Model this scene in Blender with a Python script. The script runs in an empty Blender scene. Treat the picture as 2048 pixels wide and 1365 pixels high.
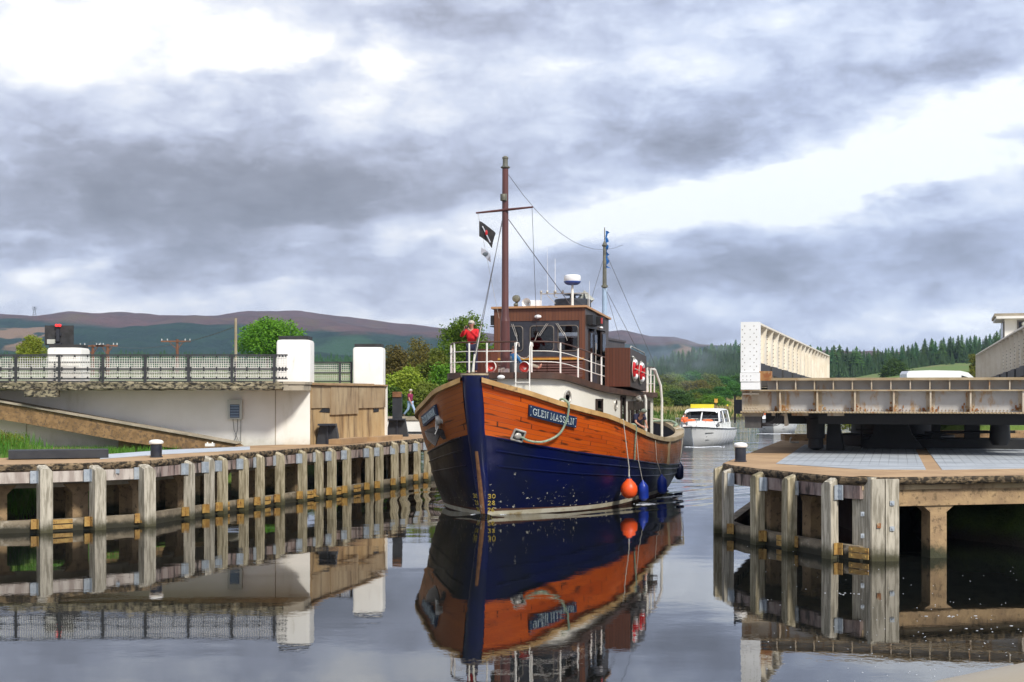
import bpy, bmesh, math, random
from mathutils import Vector, Matrix, noise as mnoise
random.seed(7)
R=math.radians
scn=bpy.context.scene
COL=scn.collection
F=2844.0; HY=788.0; HC=3.8
# ---------------------------------------------------------------- camera
cam=bpy.data.cameras.new('camera'); co=bpy.data.objects.new('camera',cam); COL.objects.link(co)
co.location=(0,0,HC); co.rotation_euler=(R(90),0,0)
cam.sensor_width=36; cam.lens=36*F/2048; cam.shift_y=(HY-682.5)/2048; cam.clip_end=9000; cam.clip_start=.1
scn.camera=co
scn.view_settings.view_transform='Standard'; scn.view_settings.look='None'
scn.view_settings.exposure=.40; scn.view_settings.gamma=1
SUN_EL,SUN_AZ=42,148     # azimuth measured clockwise from +Y; sun behind the camera, to the right
sl=bpy.data.lights.new('sun','SUN'); so=bpy.data.objects.new('sun',sl); COL.objects.link(so)
sl.energy=3.3; sl.angle=R(9); sl.color=(1,.955,.88)
_d=Vector((math.sin(R(SUN_AZ))*math.cos(R(SUN_EL)),math.cos(R(SUN_AZ))*math.cos(R(SUN_EL)),math.sin(R(SUN_EL))))
so.rotation_euler=_d.to_track_quat('Z','Y').to_euler()
# ---------------------------------------------------------------- node helper
class G:
    def __init__(s,t): s.t=t
    def n(s,ty,**k):
        x=s.t.nodes.new(ty)
        for a,b in k.items(): setattr(x,a,b)
        return x
    def put(s,i,v):
        if isinstance(v,bpy.types.NodeSocket): s.t.links.new(v,i)
        else:
            try: i.default_value=v
            except Exception: i.default_value=(*v,1) if len(v)==3 else v
    def m(s,op,a,b=0,c=0,clamp=False):
        x=s.n('ShaderNodeMath',operation=op,use_clamp=clamp)
        for i,v in enumerate((a,b,c)):
            s.put(x.inputs[i],v)
        return x.outputs[0]
    def v(s,op,a,b=(0,0,0),c=(0,0,0)):
        x=s.n('ShaderNodeVectorMath',operation=op); s.put(x.inputs[0],a); s.put(x.inputs[1],b)
        if op=='MULTIPLY_ADD': s.put(x.inputs[2],c)
        return x.outputs[1] if op in('DOT_PRODUCT','LENGTH','DISTANCE') else x.outputs[0]
    def noise(s,vec,scale,detail=4,rough=.55,dist=0,out=0):
        x=s.n('ShaderNodeTexNoise'); s.put(x.inputs['Vector'],vec); x.inputs['Scale'].default_value=scale
        x.inputs['Detail'].default_value=detail; x.inputs['Roughness'].default_value=rough; x.inputs['Distortion'].default_value=dist
        return x.outputs[out]
    def mix(s,f,a,b,blend='MIX'):
        x=s.n('ShaderNodeMix',data_type='RGBA',blend_type=blend)
        s.put(x.inputs[0],f); s.put(x.inputs[6],a if isinstance(a,bpy.types.NodeSocket) else (*a,1)); s.put(x.inputs[7],b if isinstance(b,bpy.types.NodeSocket) else (*b,1))
        return x.outputs[2]
    def ramp(s,f,lo,hi,a=0,b=1):
        x=s.n('ShaderNodeMapRange'); x.interpolation_type='SMOOTHSTEP'
        s.put(x.inputs[0],f); x.inputs[1].default_value=lo; x.inputs[2].default_value=hi; x.inputs[3].default_value=a; x.inputs[4].default_value=b
        return x.outputs[0]
    def sep(s,v):
        x=s.n('ShaderNodeSeparateXYZ'); s.put(x.inputs[0],v); return x.outputs
    def comb(s,a,b,c):
        x=s.n('ShaderNodeCombineXYZ'); s.put(x.inputs[0],a); s.put(x.inputs[1],b); s.put(x.inputs[2],c); return x.outputs[0]
# ---------------------------------------------------------------- sky: overcast cloud sheet by direction, with a physical sky behind
world=bpy.data.worlds.new('World'); scn.world=world; world.use_nodes=True
def sky():
    t=world.node_tree; t.nodes.clear(); g=G(t)
    d=g.n('ShaderNodeTexCoord').outputs['Generated']
    x,y,z=g.sep(d)
    ay=g.m('MAXIMUM',g.m('ABSOLUTE',y),.15)
    u=g.m('DIVIDE',x,ay); v=g.m('DIVIDE',g.m('ABSOLUTE',z),ay)
    st=g.v('MULTIPLY',d,(1,1,2.6))
    w1=g.n('ShaderNodeTexNoise'); g.put(w1.inputs['Vector'],st); w1.inputs['Scale'].default_value=15; w1.inputs['Detail'].default_value=7; w1.inputs['Roughness'].default_value=.58
    wc=g.v('SUBTRACT',w1.outputs['Color'],(.5,.5,.5))
    vo=g.n('ShaderNodeTexVoronoi',feature='F1'); g.put(vo.inputs['Vector'],g.v('MULTIPLY_ADD',wc,(.05,.05,.10),g.v('MULTIPLY',d,(1,1,1.9)))); vo.inputs['Scale'].default_value=17; vo.inputs['Detail'].default_value=3; vo.inputs['Roughness'].default_value=.5; vo.inputs['Lacunarity'].default_value=2.3
    uv=g.v('MULTIPLY_ADD',wc,(.075,.045,0),g.comb(u,v,0))
    base=.735; acc=None
    bl=[(230,50,340,80,0,.62),(440,120,110,40,0,.4),(590,90,70,30,0,.3),(770,125,70,50,0,.35),
     (350,390,480,130,0,-.46),(620,385,300,45,0,-.3),(180,310,220,50,0,-.16),(260,470,260,55,0,-.24),(400,550,130,25,0,-.18),
     (1050,60,330,70,0,-.24),(740,15,220,35,0,-.16),(640,145,110,40,0,-.18),
     (1300,60,120,50,0,.2),(1250,135,170,25,0,.24),(1400,150,70,25,0,.2),(720,215,90,40,0,.14),
     (1390,280,230,75,0,-.3),(1560,300,200,35,0,-.16),
     (1290,425,330,42,-8,.75),(1700,370,330,60,-10,.75),(1980,210,260,45,-14,.55),(1070,470,130,28,-20,.4),(1850,320,260,50,-8,.4),
     (1835,385,100,22,-10,-.5),(1830,150,260,34,-8,-.28),(1950,265,180,16,-8,-.3),
     (1620,520,460,65,0,-.36),(1350,560,300,60,0,-.14),(1800,470,300,30,0,-.1),
     (1780,655,170,18,0,.3),(1960,640,120,22,0,.3),
     (110,545,130,32,-12,.45),(50,472,80,14,0,.3),(200,600,420,20,0,.16),(560,575,200,14,0,.2),(830,645,160,14,0,.25),
     (60,520,90,20,0,-.2),(930,560,250,50,0,-.14),(560,465,170,12,0,.16),(800,490,150,12,-5,.2),(600,560,160,9,0,.15),(1024,615,1300,30,0,.14),(80,130,200,50,0,.2),(560,90,120,60,0,.15),(1250,110,380,80,0,.14),(870,210,200,70,0,.10),(1700,70,260,50,0,.12),(250,250,250,40,0,.08)]
    for px,py,rx,ry,an,am in bl:
        cx=(px-1024)/F; cy=(788-py)/F; a=R(-an)
        c=g.v('SUBTRACT',uv,(cx,cy,0))
        if an:
            p=g.v('DOT_PRODUCT',c,(math.cos(a)/rx*F,math.sin(a)/rx*F,0)); q=g.v('DOT_PRODUCT',c,(-math.sin(a)/ry*F,math.cos(a)/ry*F,0))
            e=g.m('ADD',g.m('MULTIPLY',p,p),g.m('MULTIPLY',q,q))
        else:
            c=g.v('MULTIPLY',c,(F/rx,F/ry,0)); e=g.v('DOT_PRODUCT',c,c)
        e=g.m('POWER',.42,e)
        acc=g.m('MULTIPLY_ADD',e,am,base if acc is None else acc)
    f1=g.noise(g.v('MULTIPLY',d,(1,1,2.2)),17,8,.52)
    f2=g.noise(g.v('MULTIPLY',d,(1,1,1.8)),46,7,.55)
    bil=g.m('ABSOLUTE',g.m('MULTIPLY_ADD',f2,2,-1)); low=g.noise(g.v('MULTIPLY',d,(1,1,3)),7,3,.5)
    acc=g.m('MULTIPLY_ADD',g.m('SUBTRACT',.62,vo.outputs['Distance']),.36,acc); acc=g.m('MULTIPLY_ADD',g.m('SUBTRACT',low,.5),.35,acc)
    acc=g.m('MULTIPLY_ADD',g.m('SUBTRACT',f1,.5),.52,acc)
    acc=g.m('MULTIPLY_ADD',g.m('SUBTRACT',f2,.5),.28,acc)
    cr=g.n('ShaderNodeValToRGB'); g.put(cr.inputs[0],g.m('MULTIPLY_ADD',acc,1/1.3,.25/1.3)); r=cr.color_ramp
    pts=[(0,(.18,.18,.20)),(.25,(.245,.248,.285)),(.42,(.34,.352,.42)),(.58,(.47,.50,.61)),(.72,(.62,.655,.75)),(.88,(.80,.81,.84)),(1,(.97,.97,.97))]
    while len(r.elements)<len(pts): r.elements.new(.5)
    for e,(p,c) in zip(r.elements,pts): e.position=p; e.color=(*c,1)
    cl=g.mix(g.ramp(u,-.12,.2),cr.outputs[0],g.v('MULTIPLY',cr.outputs[0],(.94,.985,1.05)))
    sk=g.n('ShaderNodeTexSky'); sk.sky_type='NISHITA'; sk.sun_disc=False; sk.sun_elevation=R(SUN_EL); sk.sun_rotation=R(SUN_AZ)
    b1=g.n('ShaderNodeBackground'); g.put(b1.inputs[0],sk.outputs[0]); b1.inputs[1].default_value=.08
    b2=g.n('ShaderNodeBackground'); g.put(b2.inputs[0],cl); b2.inputs[1].default_value=1.0
    mx=g.n('ShaderNodeMixShader'); mx.inputs[0].default_value=.93
    t.links.new(b1.outputs[0],mx.inputs[1]); t.links.new(b2.outputs[0],mx.inputs[2])
    o=g.n('ShaderNodeOutputWorld'); t.links.new(mx.outputs[0],o.inputs[0])
sky()
# ---------------------------------------------------------------- materials
M={}
def mat(name,c1,c2=None,scale=3,rough=.7,bump=.15,metal=0,st=(1,1,1),stain=None,sscale=2,sth=(.55,.7),sst=None,coord='w',spec=.5,coat=0,bdist=.02,wet=None,sdet=6):
    m=bpy.data.materials.new(name); m.use_nodes=True; g=G(m.node_tree)
    b=m.node_tree.nodes['Principled BSDF']
    p=g.n('ShaderNodeNewGeometry').outputs['Position'] if coord=='w' else g.n('ShaderNodeTexCoord').outputs['Object'] if coord=='o' else g.n('ShaderNodeTexCoord').outputs['UV']
    q=g.v('MULTIPLY',p,st)
    if c2 is None: c2=tuple(v*.8 for v in c1)
    n1=g.noise(q,scale,6,.6)
    c=g.mix(g.ramp(n1,.38,.62),c1,c2)
    if stain is not None:
        n2=g.noise(g.v('MULTIPLY_ADD',p,sst or st,(7.3,1.1,4.2)),sscale,sdet,.65)
        c=g.mix(g.ramp(n2,sth[0],sth[1]),c,stain)
    if wet:      # (z0,z1,colour): algae or damp band above the waterline
        zz=g.sep(g.n('ShaderNodeNewGeometry').outputs['Position'])[2]
        zz=g.m('ADD',zz,g.m('MULTIPLY',g.m('SUBTRACT',g.noise(p,2.2,5,.7),.5),wet[3] if len(wet)>3 else .5))
        c=g.mix(g.ramp(zz,wet[1],wet[0]),c,wet[2])
    g.put(b.inputs['Base Color'],c); b.inputs['Metallic'].default_value=metal
    g.put(b.inputs['Roughness'],g.ramp(n1,.2,.8,max(.03,rough-.08),min(1,rough+.1)))
    b.inputs['Specular IOR Level'].default_value=spec; b.inputs['Coat Weight'].default_value=coat
    if bump:
        bm=g.n('ShaderNodeBump'); bm.inputs['Strength'].default_value=bump; bm.inputs['Distance'].default_value=bdist
        g.put(bm.inputs['Height'],g.noise(q,scale*5,6,.65)); g.put(b.inputs['Normal'],bm.outputs[0])
    M[name]=m; return m
def boards(name,c1,c2,axis=0,w=.13,rough=.5):
    m=bpy.data.materials.new(name); m.use_nodes=True; g=G(m.node_tree); b=m.node_tree.nodes['Principled BSDF']
    p=g.n('ShaderNodeTexCoord').outputs['Object']; a=g.sep(p)[axis]
    k=g.m('DIVIDE',a,w); fr=g.m('FRACT',k); fl=g.m('FLOOR',k)
    wn=g.n('ShaderNodeTexWhiteNoise',noise_dimensions='1D'); g.put(wn.inputs['W'],fl)
    e=g.m('ABSOLUTE',g.m('SUBTRACT',fr,.5)); gr=g.ramp(e,.42,.49)
    n=g.noise(g.v('MULTIPLY',p,(6,6,.7) if axis<2 else (.7,.7,6)),3,5,.6)
    c=g.mix(g.m('MULTIPLY_ADD',wn.outputs[0],.6,g.m('MULTIPLY',n,.5)),c1,c2)
    c=g.mix(g.m('MULTIPLY',gr,.85),c,tuple(v*.2 for v in c1))
    g.put(b.inputs['Base Color'],c); b.inputs['Roughness'].default_value=rough
    bm=g.n('ShaderNodeBump'); bm.inputs['Strength'].default_value=.6; bm.inputs['Distance'].default_value=.012
    g.put(bm.inputs['Height'],g.m('SUBTRACT',1,gr)); g.put(b.inputs['Normal'],bm.outputs[0]); M[name]=m; return m
def glass(name,tint=(.02,.025,.03),tr=.55):
    m=bpy.data.materials.new(name); m.use_nodes=True; t=m.node_tree; g=G(t); t.nodes.remove(t.nodes['Principled BSDF'])
    gl=g.n('ShaderNodeBsdfGlossy'); gl.inputs['Roughness'].default_value=.02
    tb=g.n('ShaderNodeBsdfTransparent'); tb.inputs[0].default_value=(tr,tr,tr,1)
    fr=g.n('ShaderNodeFresnel'); fr.inputs[0].default_value=1.38
    mx=g.n('ShaderNodeMixShader'); t.links.new(g.m('MINIMUM',g.m('ADD',fr.outputs[0],.03),1),mx.inputs[0]); t.links.new(tb.outputs[0],mx.inputs[1]); t.links.new(gl.outputs[0],mx.inputs[2])
    t.links.new(mx.outputs[0],t.nodes['Material Output'].inputs[0]); M[name]=m; return m
mat('concrete',(.42,.36,.27),(.30,.26,.19),1.2,.9,.35,stain=(.12,.10,.06),sscale=1.6,sth=(.55,.75),wet=(.1,.6,(.05,.055,.02)))
mat('rivet_grey',(.34,.31,.26),(.28,.25,.2),3,.6,0)
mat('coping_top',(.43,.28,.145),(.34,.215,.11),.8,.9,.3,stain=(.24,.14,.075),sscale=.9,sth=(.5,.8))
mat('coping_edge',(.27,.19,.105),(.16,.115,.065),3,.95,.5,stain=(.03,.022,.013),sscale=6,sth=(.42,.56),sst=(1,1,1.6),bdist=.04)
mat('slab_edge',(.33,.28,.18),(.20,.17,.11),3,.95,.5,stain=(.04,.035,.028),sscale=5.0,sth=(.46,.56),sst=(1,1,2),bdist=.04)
mat('agg_beam',(.30,.18,.08),(.21,.125,.055),4,.95,.6,stain=(.14,.09,.05),sscale=9,sth=(.5,.62),bdist=.03)
mat('agg_concrete',(.40,.27,.14),(.30,.20,.11),2.5,.95,.6,stain=(.16,.11,.06),sscale=7,sth=(.52,.66),bdist=.03,wet=(.12,.4,(.05,.05,.025)))
mat('timber_post',(.50,.43,.29),(.24,.20,.12),5,.85,.6,st=(3,3,.3),stain=(.17,.145,.065),sscale=1.8,sth=(.5,.78),sst=(1,1,.6),wet=(.05,.42,(.06,.055,.02),.5))
mat('timber_grey',(.53,.48,.38),(.27,.24,.18),5,.85,.6,st=(3,3,.3),stain=(.20,.18,.14),sscale=1.5,sth=(.55,.8),wet=(.05,.4,(.06,.055,.025),.5))
mat('waler',(.36,.29,.25),(.22,.15,.13),1.8,.85,.4,st=(2.5,2.5,.5),stain=(.045,.035,.03),sscale=1.6,sth=(.48,.62),sst=(2.2,2.2,.5))
mat('waler_pale',(.52,.46,.40),(.34,.28,.24),1.8,.85,.4,st=(2.5,2.5,.5),stain=(.07,.06,.055),sscale=1.6,sth=(.55,.68),sst=(2.2,2.2,.5))
mat('low_waler',(.26,.21,.14),(.15,.12,.08),2,.8,.5,stain=(.38,.33,.25),sscale=2.5,sth=(.55,.65),wet=(.10,.26,(.025,.022,.01),.25))
mat('galv',(.48,.52,.55),(.38,.42,.46),6,.5,.1,metal=.35,stain=(.25,.27,.28),sscale=5,sth=(.6,.8))
mat('ochre_steel',(.44,.28,.08),(.34,.19,.05),6,.6,.2,stain=(.13,.05,.02),sscale=8,sth=(.55,.66))
mat('white_wall',(.86,.84,.78),(.80,.78,.71),.5,.85,.12,stain=(.60,.57,.46),sscale=.9,sth=(.55,.85),sst=(1.6,1.6,.35),wet=(1.6,2.3,(.58,.55,.45),.8))
mat('pillar_white',(.84,.82,.76),(.78,.76,.70),.9,.85,.15,stain=(.50,.47,.38),sscale=1.8,sth=(.58,.82),sst=(2,2,.5))
mat('black_cap',(.035,.035,.037),(.02,.02,.02),3,.7,.1)
mat('black_paint',(.02,.022,.028),(.03,.032,.036),3,.55,.1)
mat('fence_black',(.03,.03,.034),(.045,.045,.048),5,.6,0)
mat('mesh_white',(.70,.68,.62),(.60,.58,.53),5,.7,0)
mat('rail_white',(.80,.78,.72),(.70,.67,.60),5,.5,0)
mat('abut',(.55,.40,.21),(.44,.28,.12),1.0,.9,.35,st=(.5,.5,.3),stain=(.15,.09,.045),sscale=1.5,sth=(.44,.70),sst=(1.6,1.6,.25),sdet=9)
mat('abut_grey',(.45,.34,.20),(.37,.26,.145),1.2,.9,.35,st=(.5,.5,.4),stain=(.15,.10,.06),sscale=1.6,sth=(.46,.72),sst=(1.6,1.6,.3),sdet=9)
mat('plate_grey',(.50,.54,.58),(.42,.46,.50),1.5,.6,.1)
mat('white_cap',(.85,.83,.78),(.78,.76,.70),3,.45,.1)
mat('bollard_black',(.018,.02,.03),(.028,.03,.038),4,.35,.15)
mat('girder_white',(.86,.86,.84),(.80,.80,.77),1.2,.5,.1,stain=(.55,.45,.30),sscale=1.6,sth=(.68,.9))
mat('girder_cream',(.82,.76,.64),(.74,.67,.54),1.2,.6,.12,stain=(.50,.40,.26),sscale=1.1,sth=(.58,.85),sst=(2,2,.4))
mat('girder_black',(.035,.036,.04),(.05,.05,.05),3,.6,.1)
mat('fascia',(.52,.45,.35),(.42,.34,.23),1.4,.65,.2,stain=(.30,.13,.035),sscale=2.2,sth=(.50,.66),sst=(1.6,1.6,.6))
mat('fascia_panel',(.50,.49,.47),(.44,.43,.41),1.6,.6,.1,stain=(.38,.22,.08),sscale=2.0,sth=(.53,.72),sst=(1.5,1.5,.7))
mat('rust',(.26,.09,.025),(.36,.19,.07),4,.85,.3,stain=(.42,.33,.20),sscale=3,sth=(.52,.62))
mat('flange_tan',(.40,.31,.19),(.30,.22,.12),2,.7,.2,stain=(.28,.11,.03),sscale=2,sth=(.58,.7))
mat('mech_black',(.012,.012,.013),(.02,.02,.02),3,.6,.1)
mat('mech_grey',(.10,.09,.085),(.07,.065,.06),3,.6,.1)
mat('hull_blue',(.006,.012,.085),(.008,.014,.068),1.0,.28,.12,coat=.35,stain=(.020,.020,.045),sscale=.9,sth=(.55,.8),sdet=8,bdist=.01)
mat('stem_blue',(.005,.010,.075),(.005,.009,.045),1.2,.32,.1,coat=.3)
mat('boot_white',(.62,.58,.46),(.50,.45,.32),1.6,.6,.1,stain=(.34,.24,.10),sscale=1.5,sth=(.55,.7),sst=(1,1,2))
mat('antifoul',(.12,.045,.025),(.07,.035,.02),2,.7,.1)
mat('cap_wood',(.52,.33,.13),(.40,.23,.08),1.6,.65,.25,stain=(.17,.10,.045),sscale=2.2,sth=(.56,.70))
mat('cap_grey',(.42,.34,.22),(.34,.26,.15),1.6,.7,.25,stain=(.19,.12,.06),sscale=2.2,sth=(.56,.70))
mat('worn_wood',(.26,.12,.05),(.16,.07,.03),4,.8,.3,stain=(.42,.36,.26),sscale=5,sth=(.62,.7))
mat('house_white',(.78,.75,.66),(.73,.70,.61),.8,.45,.05,stain=(.58,.53,.42),sscale=.9,sth=(.62,.9),coord='o')
mat('brown_band',(.085,.042,.026),(.06,.03,.02),2,.5,.1,coord='o')
boards('wheel_wood',(.115,.040,.018),(.17,.065,.030),0,.118)
boards('box_wood',(.105,.036,.018),(.14,.05,.026),0,.115)
boards('side_wood',(.055,.045,.042),(.075,.060,.055),1,.30)
boards('bench_wood',(.15,.07,.055),(.19,.10,.08),2,.07)
mat('charcoal',(.028,.030,.040),(.045,.047,.058),2.5,.55,.1,coord='o')
mat('interior',(.05,.04,.03),(.02,.018,.015),2,.8,0,coord='o')
mat('curtain',(.30,.20,.08),(.16,.10,.04),6,.9,0,coord='o')
mat('roof_tan',(.46,.25,.12),(.45,.26,.13),2,.6,.1,coord='o')
mat('red_deck',(.42,.05,.025),(.32,.04,.02),2,.7,.1,coord='o')
mat('varnish_bar',(.58,.30,.05),(.50,.24,.04),4,.3,0,coord='o')
mat('window_frame',(.20,.18,.15),(.15,.13,.11),5,.4,0,metal=.3,coord='o')
mat('dark_frame',(.045,.028,.022),(.03,.02,.016),4,.5,0,coord='o')
mat('mast_brown',(.125,.042,.034),(.09,.032,.028),2,.38,.1,st=(1,1,.3),coord='o')
mat('mast_blue',(.40,.52,.66),(.34,.45,.58),2,.5,0,coord='o')
mat('brass_grey',(.18,.17,.12),(.10,.10,.08),6,.5,.1,coord='o')
mat('wire',(.10,.10,.11),(.07,.07,.075),6,.5,0)
mat('rope_white',(.60,.58,.50),(.45,.43,.36),14,.9,.4,bdist=.01)
mat('rope_green',(.34,.42,.30),(.20,.27,.19),16,.9,.4,bdist=.01)
mat('plastic_white',(.85,.85,.84),(.80,.80,.79),3,.35,0)
mat('radar_blue',(.04,.09,.35),None,3,.35,0)
mat('lifebelt_red',(.62,.02,.025),(.50,.015,.02),4,.45,0)
mat('orange_buoy',(.85,.10,.015),(.80,.085,.012),4,.4,.05)
mat('blue_fender',(.015,.05,.40),(.012,.035,.28),3,.35,.05)
mat('navy_fender',(.006,.012,.075),(.01,.018,.07),3,.4,.05)
mat('board_navy',(.010,.028,.075),(.014,.034,.085),4,.5,.1)
mat('silver_letter',(.62,.70,.70),(.52,.60,.60),6,.5,0)
mat('draft_yellow',(.55,.42,.08),(.48,.36,.06),4,.6,0)
mat('inner_dark',(.014,.018,.03),(.02,.022,.03),2,.6,.1)
mat('ship_deck',(.26,.20,.13),(.20,.15,.10),2,.8,.1)
mat('anchor_steel',(.030,.024,.022),(.022,.018,.016),5,.6,.3,stain=(.12,.06,.03),sscale=5,sth=(.6,.75))
mat('steel_pale',(.55,.53,.48),(.40,.37,.32),5,.4,0,metal=.3)
mat('horn_red',(.45,.03,.02),None,3,.5,0)
mat('funnel_black',(.025,.03,.04),(.035,.04,.05),3,.5,.05,coord='o')
mat('skin',(.52,.27,.19),(.46,.23,.16),10,.6,0)
mat('hair_grey',(.60,.55,.46),(.42,.38,.32),30,.85,.3)
mat('hair_brown',(.10,.05,.03),(.06,.03,.02),30,.85,.3)
mat('red_jumper',(.62,.012,.018),(.50,.010,.015),12,.85,.1)
mat('navy_cloth',(.012,.014,.045),(.018,.02,.05),12,.85,.1)
mat('maroon_shirt',(.26,.015,.075),(.20,.012,.055),12,.85,.1)
mat('jeans',(.36,.47,.62),(.28,.38,.54),12,.85,.1)
mat('orange_vest',(.85,.16,.03),(.75,.13,.02),12,.7,.1)
mat('blue_jacket',(.02,.14,.32),(.015,.10,.25),12,.7,.1)
mat('grey_cloth',(.14,.16,.18),(.10,.12,.14),12,.85,.1)
mat('khaki_cloth',(.30,.26,.19),(.24,.20,.15),12,.85,.1)
mat('shoe_black',(.02,.02,.02),None,12,.6,0)
mat('shoe_brown',(.09,.05,.03),None,12,.6,0)
mat('beanie',(.10,.12,.10),(.22,.25,.20),22,.95,.2,st=(.1,.1,1))
mat('gel_white',(.82,.82,.80),(.78,.78,.76),2,.25,0)
mat('gel_grey',(.30,.30,.30),None,2,.4,0)
mat('strake_black',(.03,.03,.03),None,2,.5,0)
mat('sign_yellow',(.80,.66,.03),(.75,.60,.03),3,.6,0)
mat('sign_orange',(.75,.38,.05),None,3,.6,0)
mat('flag_dark',(.03,.028,.03),(.05,.045,.045),8,.9,.1)
mat('flag_pale',(.62,.62,.66),(.5,.5,.56),8,.9,.1)
mat('flag_blue',(.015,.14,.42),(.012,.10,.33),8,.9,.1)
mat('cottage_wall',(.66,.64,.60),(.58,.56,.52),.3,.9,.1)
mat('slate',(.10,.11,.13),(.07,.08,.095),.5,.8,.1)
mat('pole_wood',(.36,.30,.20),(.28,.22,.14),2,.9,.2)
mat('pole_brown',(.22,.09,.05),(.16,.07,.04),2,.9,.2)
mat('insulator',(.60,.60,.60),None,2,.5,0)
mat('lamp_red',(.65,.02,.02),None,2,.4,0)
mat('box_cream',(.52,.53,.48),(.46,.47,.42),2,.5,0)
mat('canopy_beige',(.34,.285,.195),(.32,.265,.18),1.2,.45,.04)
mat('van_white',(.86,.86,.86),(.82,.82,.82),1,.3,0)
mat('bark',(.12,.095,.065),(.08,.06,.04),6,.95,.4,st=(2,2,.5))
mat('rock',(.16,.13,.10),(.10,.085,.065),2,.95,.5)
glass('glass'); glass('boat_glass',tr=.35)
def emis(name,c,s):
    m=bpy.data.materials.new(name); m.use_nodes=True; b=m.node_tree.nodes['Principled BSDF']
    b.inputs['Base Color'].default_value=(*c,1); b.inputs['Emission Color'].default_value=(*c,1); b.inputs['Emission Strength'].default_value=s; M[name]=m
emis('signal_red',(.9,.03,.03),1.0)
def leafmat(name,c1,c2,trans=.25):
    m=bpy.data.materials.new(name); m.use_nodes=True; t=m.node_tree; g=G(t); b=t.nodes['Principled BSDF']
    p=g.n('ShaderNodeNewGeometry').outputs['Position']; oi=g.n('ShaderNodeObjectInfo').outputs['Random']
    n=g.noise(p,1.1,4,.6)
    c=g.mix(g.ramp(n,.3,.7),c1,c2)
    hs=g.n('ShaderNodeHueSaturation'); g.put(hs.inputs['Color'],c); g.put(hs.inputs['Value'],g.m('MULTIPLY_ADD',oi,.6,.7)); g.put(hs.inputs['Hue'],g.m('MULTIPLY_ADD',oi,.04,.48))
    g.put(b.inputs['Base Color'],hs.outputs[0]); b.inputs['Roughness'].default_value=.65; b.inputs['Specular IOR Level'].default_value=.25
    tr=g.n('ShaderNodeBsdfTranslucent'); g.put(tr.inputs[0],hs.outputs[0]); mx=g.n('ShaderNodeMixShader'); mx.inputs[0].default_value=trans
    t.links.new(b.outputs[0],mx.inputs[1]); t.links.new(tr.outputs[0],mx.inputs[2]); t.links.new(mx.outputs[0],t.nodes['Material Output'].inputs[0]); M[name]=m
leafmat('leaf_green',(.085,.20,.010),(.16,.30,.02))
leafmat('leaf_dark',(.045,.12,.014),(.075,.17,.02))
leafmat('leaf_autumn',(.12,.105,.022),(.20,.165,.035))
leafmat('leaf_olive',(.12,.17,.02),(.18,.22,.03))
leafmat('leaf_yellow',(.20,.26,.02),(.26,.28,.03))
leafmat('needle',(.022,.070,.022),(.05,.115,.03),.1)
leafmat('needle_light',(.045,.11,.022),(.075,.15,.028),.1)
leafmat('grass_blade',(.06,.17,.015),(.12,.22,.03),.2)
leafmat('reed_blade',(.50,.42,.18),(.40,.35,.13),.2)
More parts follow.
